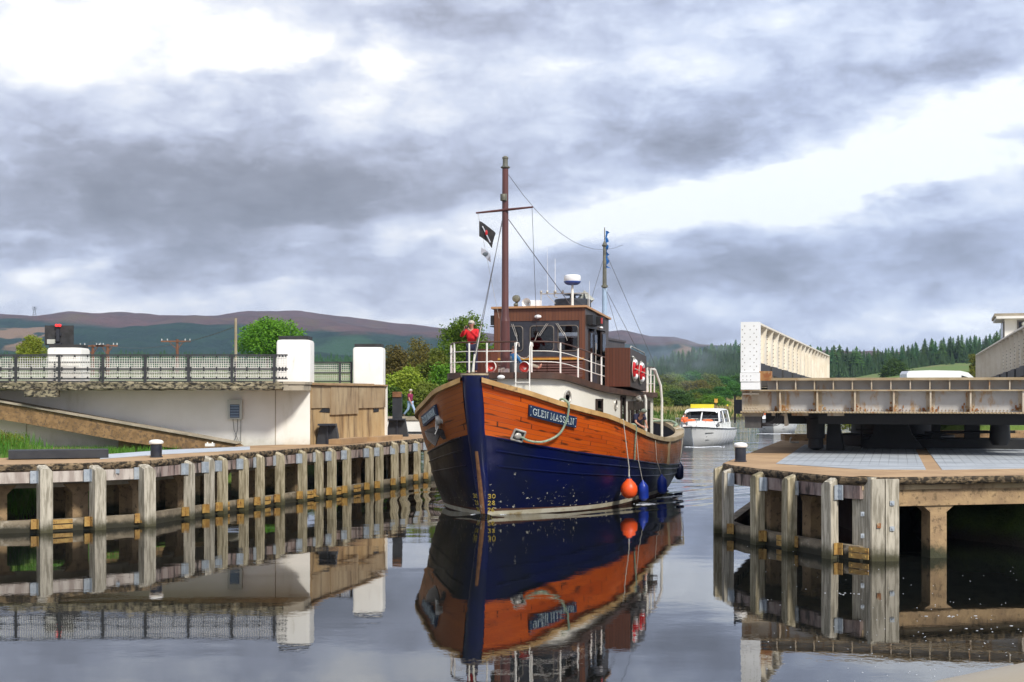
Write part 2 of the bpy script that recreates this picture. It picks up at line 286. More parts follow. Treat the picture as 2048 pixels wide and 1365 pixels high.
# ---------------------------------------------------------------- mesh builder
class MB:
    def __init__(s): s.v=[];s.f=[];s.mi=[];s.sm=[];s.uv=[];s.k=0
    def mat(s,k): s.k=k; return s
    def add(s,vs,fs,sm=False,uvs=None):
        o=len(s.v); s.v+= [tuple(v) for v in vs]
        for i,f in enumerate(fs):
            s.f.append(tuple(o+j for j in f)); s.mi.append(s.k); s.sm.append(sm)
            s.uv.append([uvs[j] for j in f] if uvs else None)
        return s
    def box(s,c,d,rot=0,m=None):
        x,y,z=(q/2 for q in d); vs=[Vector((a*x,b*y,e*z)) for e in(-1,1) for b in(-1,1) for a in(-1,1)]
        mm=m if m is not None else Matrix.Rotation(rot,3,'Z')
        vs=[mm@v+Vector(c) for v in vs]
        return s.add(vs,[(0,2,3,1),(4,5,7,6),(0,1,5,4),(2,6,7,3),(0,4,6,2),(1,3,7,5)])
    def bar(s,a,b,w,h=None,up=(0,0,1)):
        a,b=Vector(a),Vector(b); h=h or w; d=(b-a).normalized(); u=Vector(up)
        if abs(d.dot(u))>.98: u=Vector((0,1,0))
        r=d.cross(u).normalized(); u=r.cross(d)
        vs=[p+r*(i*w/2)+u*(j*h/2) for p in(a,b) for i,j in((-1,-1),(1,-1),(1,1),(-1,1))]
        return s.add(vs,[(0,3,2,1),(4,5,6,7),(0,1,5,4),(1,2,6,5),(2,3,7,6),(3,0,4,7)])
    def tube(s,pts,r,n=8,cap=True):
        pts=[Vector(p) for p in pts]; rs=r if isinstance(r,(list,tuple)) else [r]*len(pts)
        vs=[];u=None
        for i,p in enumerate(pts):
            d=(pts[min(i+1,len(pts)-1)]-pts[max(i-1,0)]).normalized()
            if u is None: u=d.orthogonal().normalized()
            else:
                u=(u-d*u.dot(d)); u=u.normalized() if u.length>1e-6 else d.orthogonal().normalized()
            w=d.cross(u)
            vs+=[p+(u*math.cos(2*math.pi*k/n)+w*math.sin(2*math.pi*k/n))*rs[i] for k in range(n)]
        fs=[(i*n+k,i*n+(k+1)%n,(i+1)*n+(k+1)%n,(i+1)*n+k) for i in range(len(pts)-1) for k in range(n)]
        if cap: fs+=[tuple(range(n))[::-1],tuple((len(pts)-1)*n+k for k in range(n))]
        return s.add(vs,fs,True)
    def lathe(s,c,prof,n=20,axis='Z',cap=True):
        c=Vector(c);vs=[]
        for r,h in prof:
            for k in range(n):
                a=2*math.pi*k/n; p=(r*math.cos(a),r*math.sin(a),h)
                if axis=='Y': p=(p[0],p[2],p[1])
                if axis=='X': p=(p[2],p[0],p[1])
                vs.append(c+Vector(p))
        L=len(prof); fs=[(i*n+k,i*n+(k+1)%n,(i+1)*n+(k+1)%n,(i+1)*n+k) for i in range(L-1) for k in range(n)]
        if cap: fs+=[tuple(range(n))[::-1],tuple((L-1)*n+k for k in range(n))]
        return s.add(vs,fs,True)
    def ell(s,c,r,n=12,m=8,mm=None):
        vs=[];mm=mm or Matrix.Identity(3)
        for i in range(m+1):
            t=math.pi*i/m
            for k in range(n):
                a=2*math.pi*k/n; vs.append(Vector(c)+mm@Vector((r[0]*max(1e-3,math.sin(t))*math.cos(a),r[1]*max(1e-3,math.sin(t))*math.sin(a),r[2]*math.cos(t))))
        return s.add(vs,[(i*n+k,(i+1)*n+k,(i+1)*n+(k+1)%n,i*n+(k+1)%n) for i in range(m) for k in range(n)],True)
    def prism(s,poly,z0,z1,ztop=None):
        n=len(poly); vs=[(p[0],p[1],z0) for p in poly]+[(p[0],p[1],z1) for p in poly]
        return s.add(vs,[tuple(range(n))[::-1],tuple(range(n,2*n))]+[(i,(i+1)%n,n+(i+1)%n,n+i) for i in range(n)])
    def ext(s,poly,a,b):      # polygon of 3D points extruded by vector from a to b offsets
        n=len(poly);A=Vector(a);Bv=Vector(b)
        vs=[Vector(p)+A for p in poly]+[Vector(p)+Bv for p in poly]
        return s.add(vs,[tuple(range(n))[::-1],tuple(range(n,2*n))]+[(i,(i+1)%n,n+(i+1)%n,n+i) for i in range(n)])
    def grid(s,P,sm=True,close=False,uv=None):
        h=len(P);w=len(P[0]); vs=[p for r in P for p in r]
        fs=[(i*w+j,i*w+j+1,(i+1)*w+j+1,(i+1)*w+j) for i in range(h-1) for j in range(w-1)]
        return s.add(vs,fs,sm,[u for r in uv for u in r] if uv else None)
    def build(s,name,mats,parent=None,loc=None,fix=True):
        me=bpy.data.meshes.new(name); me.from_pydata([tuple(v) for v in s.v],[],s.f)
        if isinstance(mats,str): mats=[mats]
        for m in mats: me.materials.append(M[m])
        me.polygons.foreach_set('material_index',s.mi); me.polygons.foreach_set('use_smooth',s.sm)
        if any(u for u in s.uv):
            ul=me.uv_layers.new(name='UVMap'); i=0
            for p,u in zip(me.polygons,s.uv):
                for k in range(p.loop_total):
                    ul.data[p.loop_start+k].uv=u[k] if u else (0,0)
        me.update()
        if fix:
            b=bmesh.new(); b.from_mesh(me); bmesh.ops.recalc_face_normals(b,faces=b.faces); b.to_mesh(me); b.free()
        if any(s.sm): me.set_sharp_from_angle(angle=R(38))
        o=bpy.data.objects.new(name,me); COL.objects.link(o)
        if parent: o.parent=parent
        if loc: o.location=loc
        return o
def tag(o,label=None,cat=None,group=None,kind=None):
    if label: o['label']=label
    if cat: o['category']=cat
    if group: o['group']=group
    if kind: o['kind']=kind
    return o
def thing(name,label,cat,loc=(0,0,0),rz=0,group=None,parent=None):
    o=bpy.data.objects.new(name,None); COL.objects.link(o); o.location=loc; o.rotation_euler=(0,0,rz); o.empty_display_size=.2
    return tag(o,label,cat,group)
def copytree(o,parent=None):
    c=o.copy(); COL.objects.link(c)
    if parent: c.parent=parent
    for ch in list(o.children): copytree(ch,c)
    return c
def W(px,py,z=0):          # point on the level plane z seen at a photo pixel
    d=(HC-z)*F/(py-HY); return ((px-1024)/F*d,d)
def X(px,d): return (px-1024)/F*d
def Zp(py,d): return HC+(HY-py)*d/F
def lerp(a,b,t): return a+(b-a)*t
def interp(xs,ys,x):
    if x<=xs[0]: return ys[0]
    for i in range(len(xs)-1):
        if x<=xs[i+1]: return lerp(ys[i],ys[i+1],(x-xs[i])/(xs[i+1]-xs[i]))
    return ys[-1]
def sstep(a,b,x):
    t=max(0,min(1,(x-a)/(b-a))); return t*t*(3-2*t)
# a stroke alphabet: polylines in a unit-high box
GL={'G':(.8,[[(.72,.78),(.55,.95),(.38,1),(.18,.9),(.06,.7),(.04,.45),(.1,.2),(.26,.04),(.42,0),(.6,.05),(.7,.14),(.7,.42)],[(.48,.42),(.84,.42)],[(.72,.98),(.72,.74)]]),
'L':(.66,[[(.2,1),(.2,0),(.66,0),(.68,.22)],[(.06,1),(.34,1)],[(.06,0),(.3,0)]]),
'E':(.68,[[(.2,1),(.2,0),(.64,0),(.66,.2)],[(.2,1),(.62,1),(.64,.8)],[(.2,.52),(.5,.52)],[(.06,1),(.2,1)],[(.06,0),(.2,0)]]),
'N':(.84,[[(.18,0),(.18,1),(.7,0),(.7,1)],[(.06,0),(.3,0)],[(.06,1),(.2,1)],[(.58,1),(.84,1)]]),
'M':(1.0,[[(.16,0),(.2,1),(.5,.1),(.8,1),(.84,0)],[(.04,0),(.28,0)],[(.72,0),(.96,0)],[(.08,1),(.22,1)],[(.78,1),(.92,1)]]),
'A':(.84,[[(.12,0),(.42,1),(.72,0)],[(.22,.36),(.62,.36)],[(.02,0),(.24,0)],[(.6,0),(.84,0)]]),
'S':(.62,[[(.54,.76),(.5,.92),(.32,1),(.14,.92),(.08,.76),(.16,.6),(.44,.42),(.54,.26),(.46,.08),(.28,0),(.12,.07),(.08,.24)]]),
'3':(.6,[[(.08,.85),(.28,1),(.5,.88),(.5,.65),(.25,.54),(.52,.4),(.52,.12),(.28,0),(.06,.14)]]),
'0':(.6,[[(.3,1),(.08,.75),(.08,.25),(.3,0),(.52,.25),(.52,.75),(.3,1)]]),
'2':(.6,[[(.08,.8),(.28,1),(.5,.85),(.48,.6),(.06,0),(.55,0)]]),
'8':(.6,[[(.3,1),(.1,.78),(.3,.54),(.54,.26),(.3,0),(.06,.26),(.3,.54),(.5,.78),(.3,1)]]),
'6':(.6,[[(.5,.92),(.3,1),(.1,.7),(.07,.25),(.3,0),(.53,.25),(.3,.5),(.09,.3)]])}
def strokes(txt,gap=.12):
    x=0;out=[]
    for ch in txt:
        if ch==' ': x+=.35; continue
        w,ls=GL[ch]; out+=[[(x+a,b) for a,b in l] for l in ls]; x+=w+gap
    return out,x-gap
# ================================================================ THE SETTING
QL=[(-17.5,37.7),(-15.2,38.1),(-13.9,38.6),(-12.92,39.05),(-11.72,39.9),(-10.56,41.0),(-9.93,43.2),(-8.86,46.4),(-7.5,50.3),(-6.3,53.2),(-5.3,56.1),(-4.1,61),(-3.2,64.5),(-2.6,67)]
QR=[(11.6,60.2),(5.78,38.9),(5.88,37.6),(6.3,36.0),(6.85,34.45),(7.4,33.0),(7.9,32.35)]
ST_O=(-1.246,42.7); TH=R(17); SN,CS=math.sin(TH),math.cos(TH)
def BW(o,s,z=0): return (ST_O[0]+s*SN+o*CS, ST_O[1]+s*CS-o*SN, z)
def wave(x,y):
    # ship waves, in the vessel's own frame
    dx,dy=x-ST_O[0],y-ST_O[1]; s=dx*SN+dy*CS; o=dx*CS-dy*SN
    h=0
    for sg in(-1,1):
        q=sg*o                                  # distance out on this side
        hb=interp([1,2.3,4.1,6.3,10,16,19],[0,.95,2.2,3.05,3.45,3,0],s) if s<19 else 0
        c=q-hb                                  # out from the hull skin
        if c<-.3: continue
        line=(s-1.2)*.42; d=q-line-.15          # diverging crest line
        if s>1 and c>-.3:
            a=.055*math.exp(-(d/.55)**2)*math.exp(-max(0,s-2)/13)
            a+=.026*math.cos(d*4.2)*math.exp(-(d/2.6)**2)*sstep(1,4,s)*(1 if d<0 else .6)
            h+=a
        if sg<0: h+=.016*math.cos(c*3.4+s*.6)*math.exp(-(c/3.0)**2)*sstep(-1,3,s)
    return h
def water():
    xs=[-900,-300,-120,-60,-30,-20,-14]+[-11+.16*i for i in range(0,150)]+[14,16,20,26,34,50,90,300,900]
    ys=[-60,0,10,20,28,33,36]+[38+.16*i for i in range(0,170)]+[67,72,80,95,120,160,230,330,500,900,1500]
    P=[]
    for y in ys:
        P.append([(x,y,wave(x,y)*sstep(-11,-9,x)*sstep(12.8,11,x)*sstep(38,39.5,y)*sstep(65,62,y)) for x in xs])
    m=bpy.data.materials.new('water'); m.use_nodes=True; g=G(m.node_tree); b=m.node_tree.nodes['Principled BSDF']
    p=g.n('ShaderNodeNewGeometry').outputs['Position']; x,y,z=g.sep(p)
    b.inputs['Base Color'].default_value=(.006,.007,.006,1); b.inputs['IOR'].default_value=1.62; b.inputs['Roughness'].default_value=.012
    n1=g.noise(g.v('MULTIPLY',p,(1,1,1)),3.4,3,.55); n2=g.noise(g.v('MULTIPLY',p,(.7,1.2,1)),9,2,.5); n3=g.noise(g.v('MULTIPLY',p,(.25,.4,1)),1.1,2,.5)
    far=g.ramp(y,50,75)                       # open water behind the locks is ruffled by the wind
    side=g.ramp(g.m('SUBTRACT',x,g.m('MULTIPLY',y,.10)),-1,3)
    amp=g.m('ADD',g.m('MULTIPLY_ADD',far,3.4,.40),g.m('MULTIPLY',g.m('MULTIPLY',side,g.ramp(y,36,52)),.9))
    near=g.ramp(y,44,26,0,1)
    amp=g.m('MULTIPLY',amp,g.m('MULTIPLY_ADD',near,-.45,1))
    patch=g.ramp(g.noise(g.v('MULTIPLY',p,(.12,.3,1)),1,2,.5),.35,.65,.5,1.5)
    amp=g.m('MULTIPLY',amp,patch)
    h=g.m('MULTIPLY_ADD',n3,.036,g.m('MULTIPLY_ADD',n2,.0022,g.m('MULTIPLY',n1,.0058)))
    bm=g.n('ShaderNodeBump'); bm.inputs['Strength'].default_value=1; bm.inputs['Distance'].default_value=.42
    g.put(bm.inputs['Height'],g.m('MULTIPLY',h,amp)); g.put(b.inputs['Normal'],bm.outputs[0])
    M['water']=m
    tag(MB().grid(P).build('water','water',fix=False),kind='structure')
    mb=MB(); mb.add([(-900,-60,-3),(900,-60,-3),(900,1500,-3),(-900,1500,-3)],[(0,1,2,3)]); M['bed']=mat('bed',(.03,.028,.02),None,1,.9,0)
    tag(mb.build('canal_bed','bed'),kind='structure')
water()
XL=([0,38,41,43.5,46.4,50.3,56,61,66,100,150,185,215,260,330],[-19,-17,-12.6,-11.9,-11.0,-9.8,-7.6,-6.6,-5,-5.5,-4,17,34,62,120])
XR=([0,31,33,38.9,60,90,150,240,330],[14,13,12,9.5,15,22,45,95,160])
def zl(x,y):
    dl=interp(*XL,y)-x; dr=x-interp(*XR,y); dm=(y-300)*.6
    nz=mnoise.noise((x*.05,y*.05,0))*.4
    hl=2.25+.023*max(0,min(y,800)-110)*sstep(-.02,-.10,x/y)
    u=x/y
    hr=2.4+max(0,min(y,800)-150)*.021*sstep(.16,.26,u)+ 5*sstep(.24,.32,u)*sstep(200,560,y)
    hm=.9+sstep(430,950,y)*24*sstep(-.02,.1,u)
    h=-1.5
    sl=lambda d,w: sstep(0,w,d)
    wl=4.5 if y<66 else 3
    if dl>0: h=max(h,-1.5+(hl*(1-sstep(160,200,y)*sstep(-.05,.03,u))+hm*sstep(160,200,y)*sstep(-.05,.03,u)+1.5+nz*sstep(60,90,y))*sl(dl,wl))
    if dr>0: h=max(h,-1.5+(hr+1.5+nz*sstep(60,90,y))*sl(dr,3.5))
    if dm>0:
        k=max(hm,hr,hl*sstep(.02,-.05,u)); h=max(h,-1.5+(k+1.5+nz)*sl(dm,20))
    if -9<x<-2 and 50<y<69: h=min(h,1.2)
    if x>9 and 30<y<62: h=min(h,1.0)
    if -22<x<-6 and 46<y<72: h=min(h,1.55)
    return h
def ground():
    xs=[-700,-450,-300,-220,-160,-120,-90,-70,-55,-45]+[-38+1.0*i for i in range(0,100)]+[64,70,80,95,110,130,155,185,220,270,340,450,700]
    ys=[30+1.0*i for i in range(0,72)]+[104+4*i for i in range(0,64)]+[370,400,440,480,540,600,680,760,850,950,1100,1300]
    P=[[(x,y,zl(x,y)) for x in xs] for y in ys]
    m=bpy.data.materials.new('grass_ground'); m.use_nodes=True; g=G(m.node_tree); b=m.node_tree.nodes['Principled BSDF']
    p=g.n('ShaderNodeNewGeometry').outputs['Position']
    n1=g.noise(p,.05,6,.6); n2=g.noise(p,.9,5,.7); y=g.sep(p)[1]
    gr=g.mix(g.ramp(n2,.35,.65),(.13,.20,.03),(.08,.14,.025))
    gold=g.mix(g.ramp(n2,.3,.7),(.33,.26,.10),(.24,.20,.075))
    u=g.m('DIVIDE',g.sep(p)[0],y)
    md=g.m('MULTIPLY',g.ramp(y,190,215),g.m('MULTIPLY',g.ramp(u,-.02,.04),g.ramp(u,.22,.15)))
    c=g.mix(g.m('MULTIPLY',md,.9),gr,gold)
    br=g.mix(g.ramp(n2,.3,.7),(.20,.17,.06),(.11,.15,.03))
    c=g.mix(g.m('MULTIPLY',g.ramp(n1,.48,.62),g.ramp(y,230,300)),c,br)
    zz=g.sep(p)[2]; c=g.mix(g.ramp(zz,.5,.05),c,(.05,.04,.025))
    g.put(b.inputs['Base Color'],c); b.inputs['Roughness'].default_value=.95
    bm=g.n('ShaderNodeBump'); bm.inputs['Strength'].default_value=.8; bm.inputs['Distance'].default_value=.3; g.put(bm.inputs['Height'],n2); g.put(b.inputs['Normal'],bm.outputs[0]); M['grass_ground']=m
    tag(MB().grid(P).build('ground','grass_ground',fix=False),kind='structure')
ground()
def hills(name,ridge,y0,y1,z0,amp,matn,back=500):
    """relief from a foot at distance y0 up to the ridge line at distance y1"""
    P=[];NJ=46
    xs=[p[0] for p in ridge]; zs=[p[1] for p in ridge]
    cols=[]; a=xs[0]
    while a<=xs[-1]: cols.append(a); a+=7
    for j in range(NJ+6):
        t=j/NJ; row=[]
        for px in cols:
            top=Zp(interp(xs,zs,px),y1)
            d=lerp(y0,y1,t); tt=min(1,t)
            prof=tt**1.25 if t<=1 else 1-(t-1)*2.5
            wx=(px-1024)/F*d
            nz=mnoise.fractal((wx*.0022,d*.0022,3.1),1,2,5)*amp*math.sin(math.pi*min(1,max(0,t)))
            nz+=mnoise.fractal((wx*.012,d*.012,1.1),1,2,4)*amp*.05
            row.append((wx,d,z0+(top-z0)*prof+nz))
        P.append(row)
    tag(MB().grid(P).build(name,matn,fix=False),kind='structure')
def moormat():
    m=bpy.data.materials.new('moor'); m.use_nodes=True; g=G(m.node_tree); b=m.node_tree.nodes['Principled BSDF']
    p=g.n('ShaderNodeNewGeometry').outputs['Position']; x,y,z=g.sep(p)
    n1=g.noise(p,.0016,7,.6); n2=g.noise(p,.014,6,.7); n3=g.noise(g.v('MULTIPLY',p,(1,.3,1)),.006,4,.6)
    moor=g.mix(g.ramp(n2,.35,.65),(.135,.078,.072),(.085,.058,.052))
    moor=g.mix(g.ramp(n3,.52,.66),moor,(.13,.095,.055))
    wood=g.mix(g.ramp(g.noise(p,.03,5,.7),.35,.65),(.012,.035,.030),(.022,.055,.038))
    wood=g.mix(g.ramp(g.noise(p,.004,3,.5),.55,.63),wood,(.035,.085,.045))
    lim=g.m('MULTIPLY_ADD',g.m('SUBTRACT',n1,.5),130,g.m('MULTIPLY_ADD',x,-.045,80))
    f=g.ramp(g.m('SUBTRACT',z,lim),-5,5)
    clear=g.m('MULTIPLY',g.ramp(n3,.63,.66),g.ramp(z,40,70))
    wood=g.mix(clear,wood,(.24,.16,.10))
    g.put(b.inputs['Base Color'],g.mix(f,wood,moor)); b.inputs['Roughness'].default_value=1; b.inputs['Specular IOR Level'].default_value=.1
    bm=g.n('ShaderNodeBump'); bm.inputs['Strength'].default_value=1; bm.inputs['Distance'].default_value=14; g.put(bm.inputs['Height'],g.noise(p,.03,6,.7)); g.put(b.inputs['Normal'],bm.outputs[0]); M['moor']=m
moormat()
hills('hills',[(-500,640),(-200,628),(0,629),(60,632),(140,624),(250,632),(330,633),(430,631),(480,624),(500,622),(560,624),(600,622),(680,632),(740,641),(800,648),(850,652),(890,657),(985,668),(1060,674),(1150,672),(1215,664),(1245,661),(1300,672),(1350,674),(1376,680),(1400,689),(1480,694),(1600,705),(1800,712),(2100,715),(2400,720)],900,2900,12,46,'moor')
# ---------------------------------------------------------------- vegetation
def conifer(mb,x,y,z,h,w,rnd,layers=13,fr=9):
    mb.mat(1).tube([(x,y,z),(x,y,z+h*.97)],[h*.014,h*.003],5); mb.mat(0)
    for i in range(layers):
        t=i/layers; zz=z+h*(.10+.90*t); r=w*.5*(1-t)**.85*(.8+.4*rnd.random())+.012*h
        a0=rnd.random()*6.28
        for k in range(fr):
            a=a0+6.283*k/fr+rnd.uniform(-.2,.2); rr=r*rnd.uniform(.7,1.15); dz=h/layers
            tip=(x+rr*math.cos(a),y+rr*math.sin(a),zz-dz*rnd.uniform(.2,.7))
            b=a+.30; c=a-.30
            mb.add([(x,y,zz+dz*.9),(x+rr*.62*math.cos(b),y+rr*.62*math.sin(b),zz-dz*.25),tip,(x+rr*.62*math.cos(c),y+rr*.62*math.sin(c),zz-dz*.25)],[(0,1,2),(0,2,3)])
def conifers():
    rnd=random.Random(3); pro=[]
    for k in range(4):
        mb=MB(); conifer(mb,0,0,0,1,.58+.08*k,rnd,17,9)
        # unit tree, scaled per copy
        pro.append((mb,k))
    base=[p[0].build('conifer',['needle' if p[1]%3 else 'needle_light','bark'],fix=False) for p in pro]
    used=[False]*4
    def put(px,ytop,d,h,label,group,k):
        x=X(px,d); zt=Zp(ytop,d); z=zl(x,d); h=max(8,min(19,zt-z+.5))
        o=base[k] if not used[k] else base[k].copy()
        if used[k]: COL.objects.link(o)
        used[k]=True
        o.location=(x,d,zt-h); o.scale=(h,h,h); o.rotation_euler=(rnd.uniform(-.03,.03),rnd.uniform(-.03,.03),rnd.random()*6); tag(o,label,'tree',group)
    xs=[1480,1560,1640,1700,1740,1790,1850,1900,1950,1990,2048]; ys=[684,690,688,692,697,692,680,672,668,660,652]
    for i in range(64):
        px=1600+i*7.4+rnd.uniform(-4,4); put(px,interp(xs,ys,px)+rnd.uniform(-4,9),rnd.uniform(600,680),rnd.uniform(10,14),'tall dark green conifer in the wood along the ridge behind the swing bridge','conifers on the ridge behind the swing bridge',rnd.randrange(4))
    xs=[1290,1320,1360,1400,1430,1470,1500]; ys=[716,706,697,690,684,678,684]
    for i in range(44):
        px=1285+i*4.9+rnd.uniform(-3,3); put(px,interp(xs,ys,px)+rnd.uniform(0,10),rnd.uniform(690,760),rnd.uniform(11,15),'dark conifer in the misty wood on the slope behind the trawler and cottage','conifers on the slope behind the trawler',rnd.randrange(4))
    # the mass behind and below those front rows
    mb=MB()
    for i in range(900):
        px=rnd.uniform(1270,1620); t=rnd.random()**.8; d=lerp(700,520,t)
        yt=interp([1290,1400,1480,1620],[712,694,688,700],px)+t*75*rnd.uniform(.7,1.0)
        x=X(px,d); h=max(6,min(17,Zp(yt,d)-zl(x,d)+.5)); conifer(mb,x,d,Zp(yt,d)-h,h,h*.42,rnd,7,6)
    for i in range(500):
        px=rnd.uniform(1600,2120); t=rnd.random(); d=lerp(690,560,t)
        yt=interp([1600,1740,1850,1950,2048,2120],[696,703,688,676,662,660],px)+t*34*rnd.uniform(.6,1.0)
        x=X(px,d); h=max(6,min(17,Zp(yt,d)-zl(x,d)+.5)); conifer(mb,x,d,Zp(yt,d)-h,h,h*.42,rnd,7,6)
    tag(mb.build('conifer_forest',['needle','bark'],fix=False),'dense dark conifer wood covering the slopes right of the trawler','forest',kind='stuff')
    mb=MB()
    for i in range(1000):
        px=rnd.uniform(-120,960); t=rnd.random(); d=lerp(800,640,t)
        yt=interp([-100,100,300,500,640,760,880],[704,700,699,706,703,706,712],px)+rnd.uniform(-3,4)+t*16
        x=X(px,d); h=max(6,min(17,Zp(yt,d)-zl(x,d)+.5)); conifer(mb,x,d,Zp(yt,d)-h,h,h*.45,rnd,7,6)
    tag(mb.build('conifer_forest',['needle','bark'],fix=False),'long low belt of dark conifers behind the left bridge railings','forest',kind='stuff')
conifers()
def crown(mb,lobes,n,ls,rnd,low=.0):
    tot=sum(r[3]**2 for r in lobes)
    for (cx,cy,cz,r,sz) in lobes:
        k=int(n*r*r/tot)
        for i in range(k):
            # leaf sprays gathered in small clusters, most near the lobe's skin
            while True:
                d=Vector((rnd.gauss(0,1),rnd.gauss(0,1),rnd.gauss(0,1)))
                if d.length>.01: break
            d.normalize()
            nn=mnoise.noise((d.x*2.1+cx,d.y*2.1+cy,d.z*2.1+cz))
            q=r*(rnd.random()**.33)*(1+.42*nn)
            if nn<-.30 and rnd.random()<.75: continue
            p=Vector((cx,cy,cz))+Vector((d.x*q,d.y*q,d.z*q*sz))
            for j in range(2):
                c=p+Vector((rnd.gauss(0,ls),rnd.gauss(0,ls),rnd.gauss(0,ls)))
                a=Vector((rnd.gauss(0,1),rnd.gauss(0,1),rnd.gauss(0,.6))).normalized()*ls*rnd.uniform(.6,1.2)
                b=a.cross(Vector((rnd.gauss(0,1),rnd.gauss(0,1),rnd.gauss(0,1)))).normalized()*ls*rnd.uniform(.35,.7)
                mb.add([c-a,c+b,c+a,c-b],[(0,1,2,3)])
def tree(name,label,x,y,z,h,w,leaf,n=5000,ls=.14,seed=1,bare=.0,group=None,trunk=.3):
    rnd=random.Random(seed); t=thing(name,label,'tree',(x,y,z),rnd.random()*6,group)
    tr=MB(); tr.tube([(0,0,-.3),(w*.02,0,h*.25),(-w*.02,w*.02,h*.55),(0,0,h*.8)],[h*.028,h*.022,h*.013,h*.004],8)
    lobes=[]
    k=9
    for i in range(k):
        a=6.283*i/k*2.4+rnd.uniform(-.4,.4); hh=h*lerp(trunk,.80,i/(k-1)); rr=w*.27*(1.15-abs(i/(k-1)-.35)*.7)*rnd.uniform(.8,1.1)
        of=w*.30*math.cos((i/(k-1)-.25)*1.6)*rnd.uniform(.75,1.1)
        c=(of*math.cos(a),of*math.sin(a),hh+rr*.3); lobes.append((*c,rr,.85))
        tr.tube([(0,0,hh*.6),(c[0]*.5,c[1]*.5,hh*.85),(c[0],c[1],c[2])],[h*.012,h*.007,h*.002],5)
    lobes.append((0,0,h*.62,w*.27,1.1)); lobes.append((rnd.uniform(-.1,.1)*w,0,h-w*.16,w*.17,.95))
    tr.build('trunk','bark',t)
    cr=MB(); crown(cr,lobes,n,ls,rnd); cr.build('crown',leaf,t,fix=False)
    return t
tree('broadleaf_tree','round bright green tree behind the left white gate pillar',X(534,150),150,Zp(735,150),Zp(643,150)-Zp(735,150),6.6,'leaf_green',9000,.15,2)
tree('broadleaf_tree','tall bright green tree behind the man in the red jumper',X(932,118),118,2.2,Zp(628,118)-2.2,6.6,'leaf_green',17000,.12,5,trunk=.12)
tree('broadleaf_tree','small yellow green tree left of the black signal panel',X(62,140),140,Zp(745,140),Zp(672,140)-Zp(745,140),3.4,'leaf_yellow',4000,.11,8,trunk=.2)
for i,(px,yt,d,w,lf,lb,n) in enumerate([
  (792,690,112,4.0,'leaf_autumn','brown olive autumn tree right beside the second white pillar',8000),
  (838,676,124,4.6,'leaf_autumn','thin topped russet tree, the tallest of the autumn group between pillar and trawler',4500),
  (868,700,104,3.4,'leaf_olive','olive green tree directly left of the bright green tree',7000),
  (812,738,98,3.6,'leaf_yellow','yellowing low tree behind the walking man in maroon',8000),
  (900,728,100,4.0,'leaf_green','bright green low tree above the starboard bow of the trawler',8000),
  (855,770,94,2.8,'leaf_olive','wispy pale olive shrub tree behind the walking man',5000),
  (782,778,90,2.2,'leaf_dark','dark green bush at the foot of the second white pillar',6000),
  (980,700,128,5.2,'leaf_green','green tree partly hidden behind the trawler mast',8000)]):
    tree('autumn_tree' if 'autumn' in lf else 'broadleaf_tree',lb,X(px,d),d,2.2,Zp(yt,d)-2.2,w,lf,n,.10,20+i,trunk=.1 if i!=1 else .35)
rnd=random.Random(11)
specs=[(1300,745,420,12,'leaf_dark'),(1352,748,400,11,'leaf_olive'),(1380,742,430,11,'leaf_dark'),(1420,748,430,12,'leaf_olive'),(1450,752,440,12,'leaf_dark'),(1480,748,450,12,'leaf_dark'),(1335,768,255,9,'leaf_olive'),(1356,776,240,8,'leaf_dark'),(1306,782,230,8,'leaf_olive'),(1395,776,280,9,'leaf_dark'),(1425,786,290,8,'leaf_dark'),(1318,762,300,13,'leaf_dark'),(1345,772,270,12,'leaf_olive'),(1330,785,235,9,'leaf_dark'),(1362,790,235,10,'leaf_dark'),(1372,760,330,9,'leaf_autumn'),(1398,758,330,11,'leaf_autumn'),(1385,784,270,9,'leaf_olive'),(1412,776,300,11,'leaf_dark'),(1440,772,330,11,'leaf_dark'),(1468,764,340,12,'leaf_dark'),(1458,788,420,16,'leaf_dark'),(1300,770,260,12,'leaf_olive'),(1330,748,330,9,'leaf_olive'),(1420,797,255,6,'leaf_green'),(1434,800,250,5,'leaf_green')]
lab={'leaf_dark':'dark green broadleaf tree at the edge of the golden meadow','leaf_olive':'olive green broadleaf tree at the edge of the golden meadow','leaf_autumn':'yellow brown birch among the dark trees behind the meadow','leaf_green':'bright green bush just left of the cottage'}
pr={}
for i,(px,yt,d,w,lf) in enumerate(specs):
    zb=zl(X(px,d),d); h=Zp(yt,d)-zb; 
    if lf not in pr:
        pr[lf]=tree('bush' if lf=='leaf_green' else 'broadleaf_tree',lab[lf],X(px,d),d,zb,10,10,lf,6500,.30,40+i,group='trees round the meadow',trunk=.1); o=pr[lf]
    else: o=copytree(pr[lf])
    o.location=(X(px,d),d,zb-.3); h=max(3,h); w=min(w,max(6.5,h*1.25)); o.scale=(w/10,w/10,h/10); o.rotation_euler[2]=rnd.random()*6
b1=tree('bush','bright yellow green bush seen through the gap under the swing bridge',X(1700,88),88,1.8,1.9,3.4,'leaf_yellow',5000,.07,61,trunk=.05)
tree('bush','yellow green birch bush on the hillside just left of the far right girder',X(1944,260),260,zl(X(1944,260),260)-1,Zp(710,260)-zl(X(1944,260),260)+1,5.0,'leaf_yellow',6000,.22,62,trunk=.05)
tree('bush','leafy green bush at the bottom of the white wall on the far left',X(2,45),45,1.2,1.3,1.9,'leaf_yellow',6000,.035,63,trunk=.05)
tree('bush','dark bush on the hillside above the white van',X(1790,420),420,zl(X(1790,420),420)-1,5.5,9,'leaf_dark',4000,.3,64,trunk=.05)
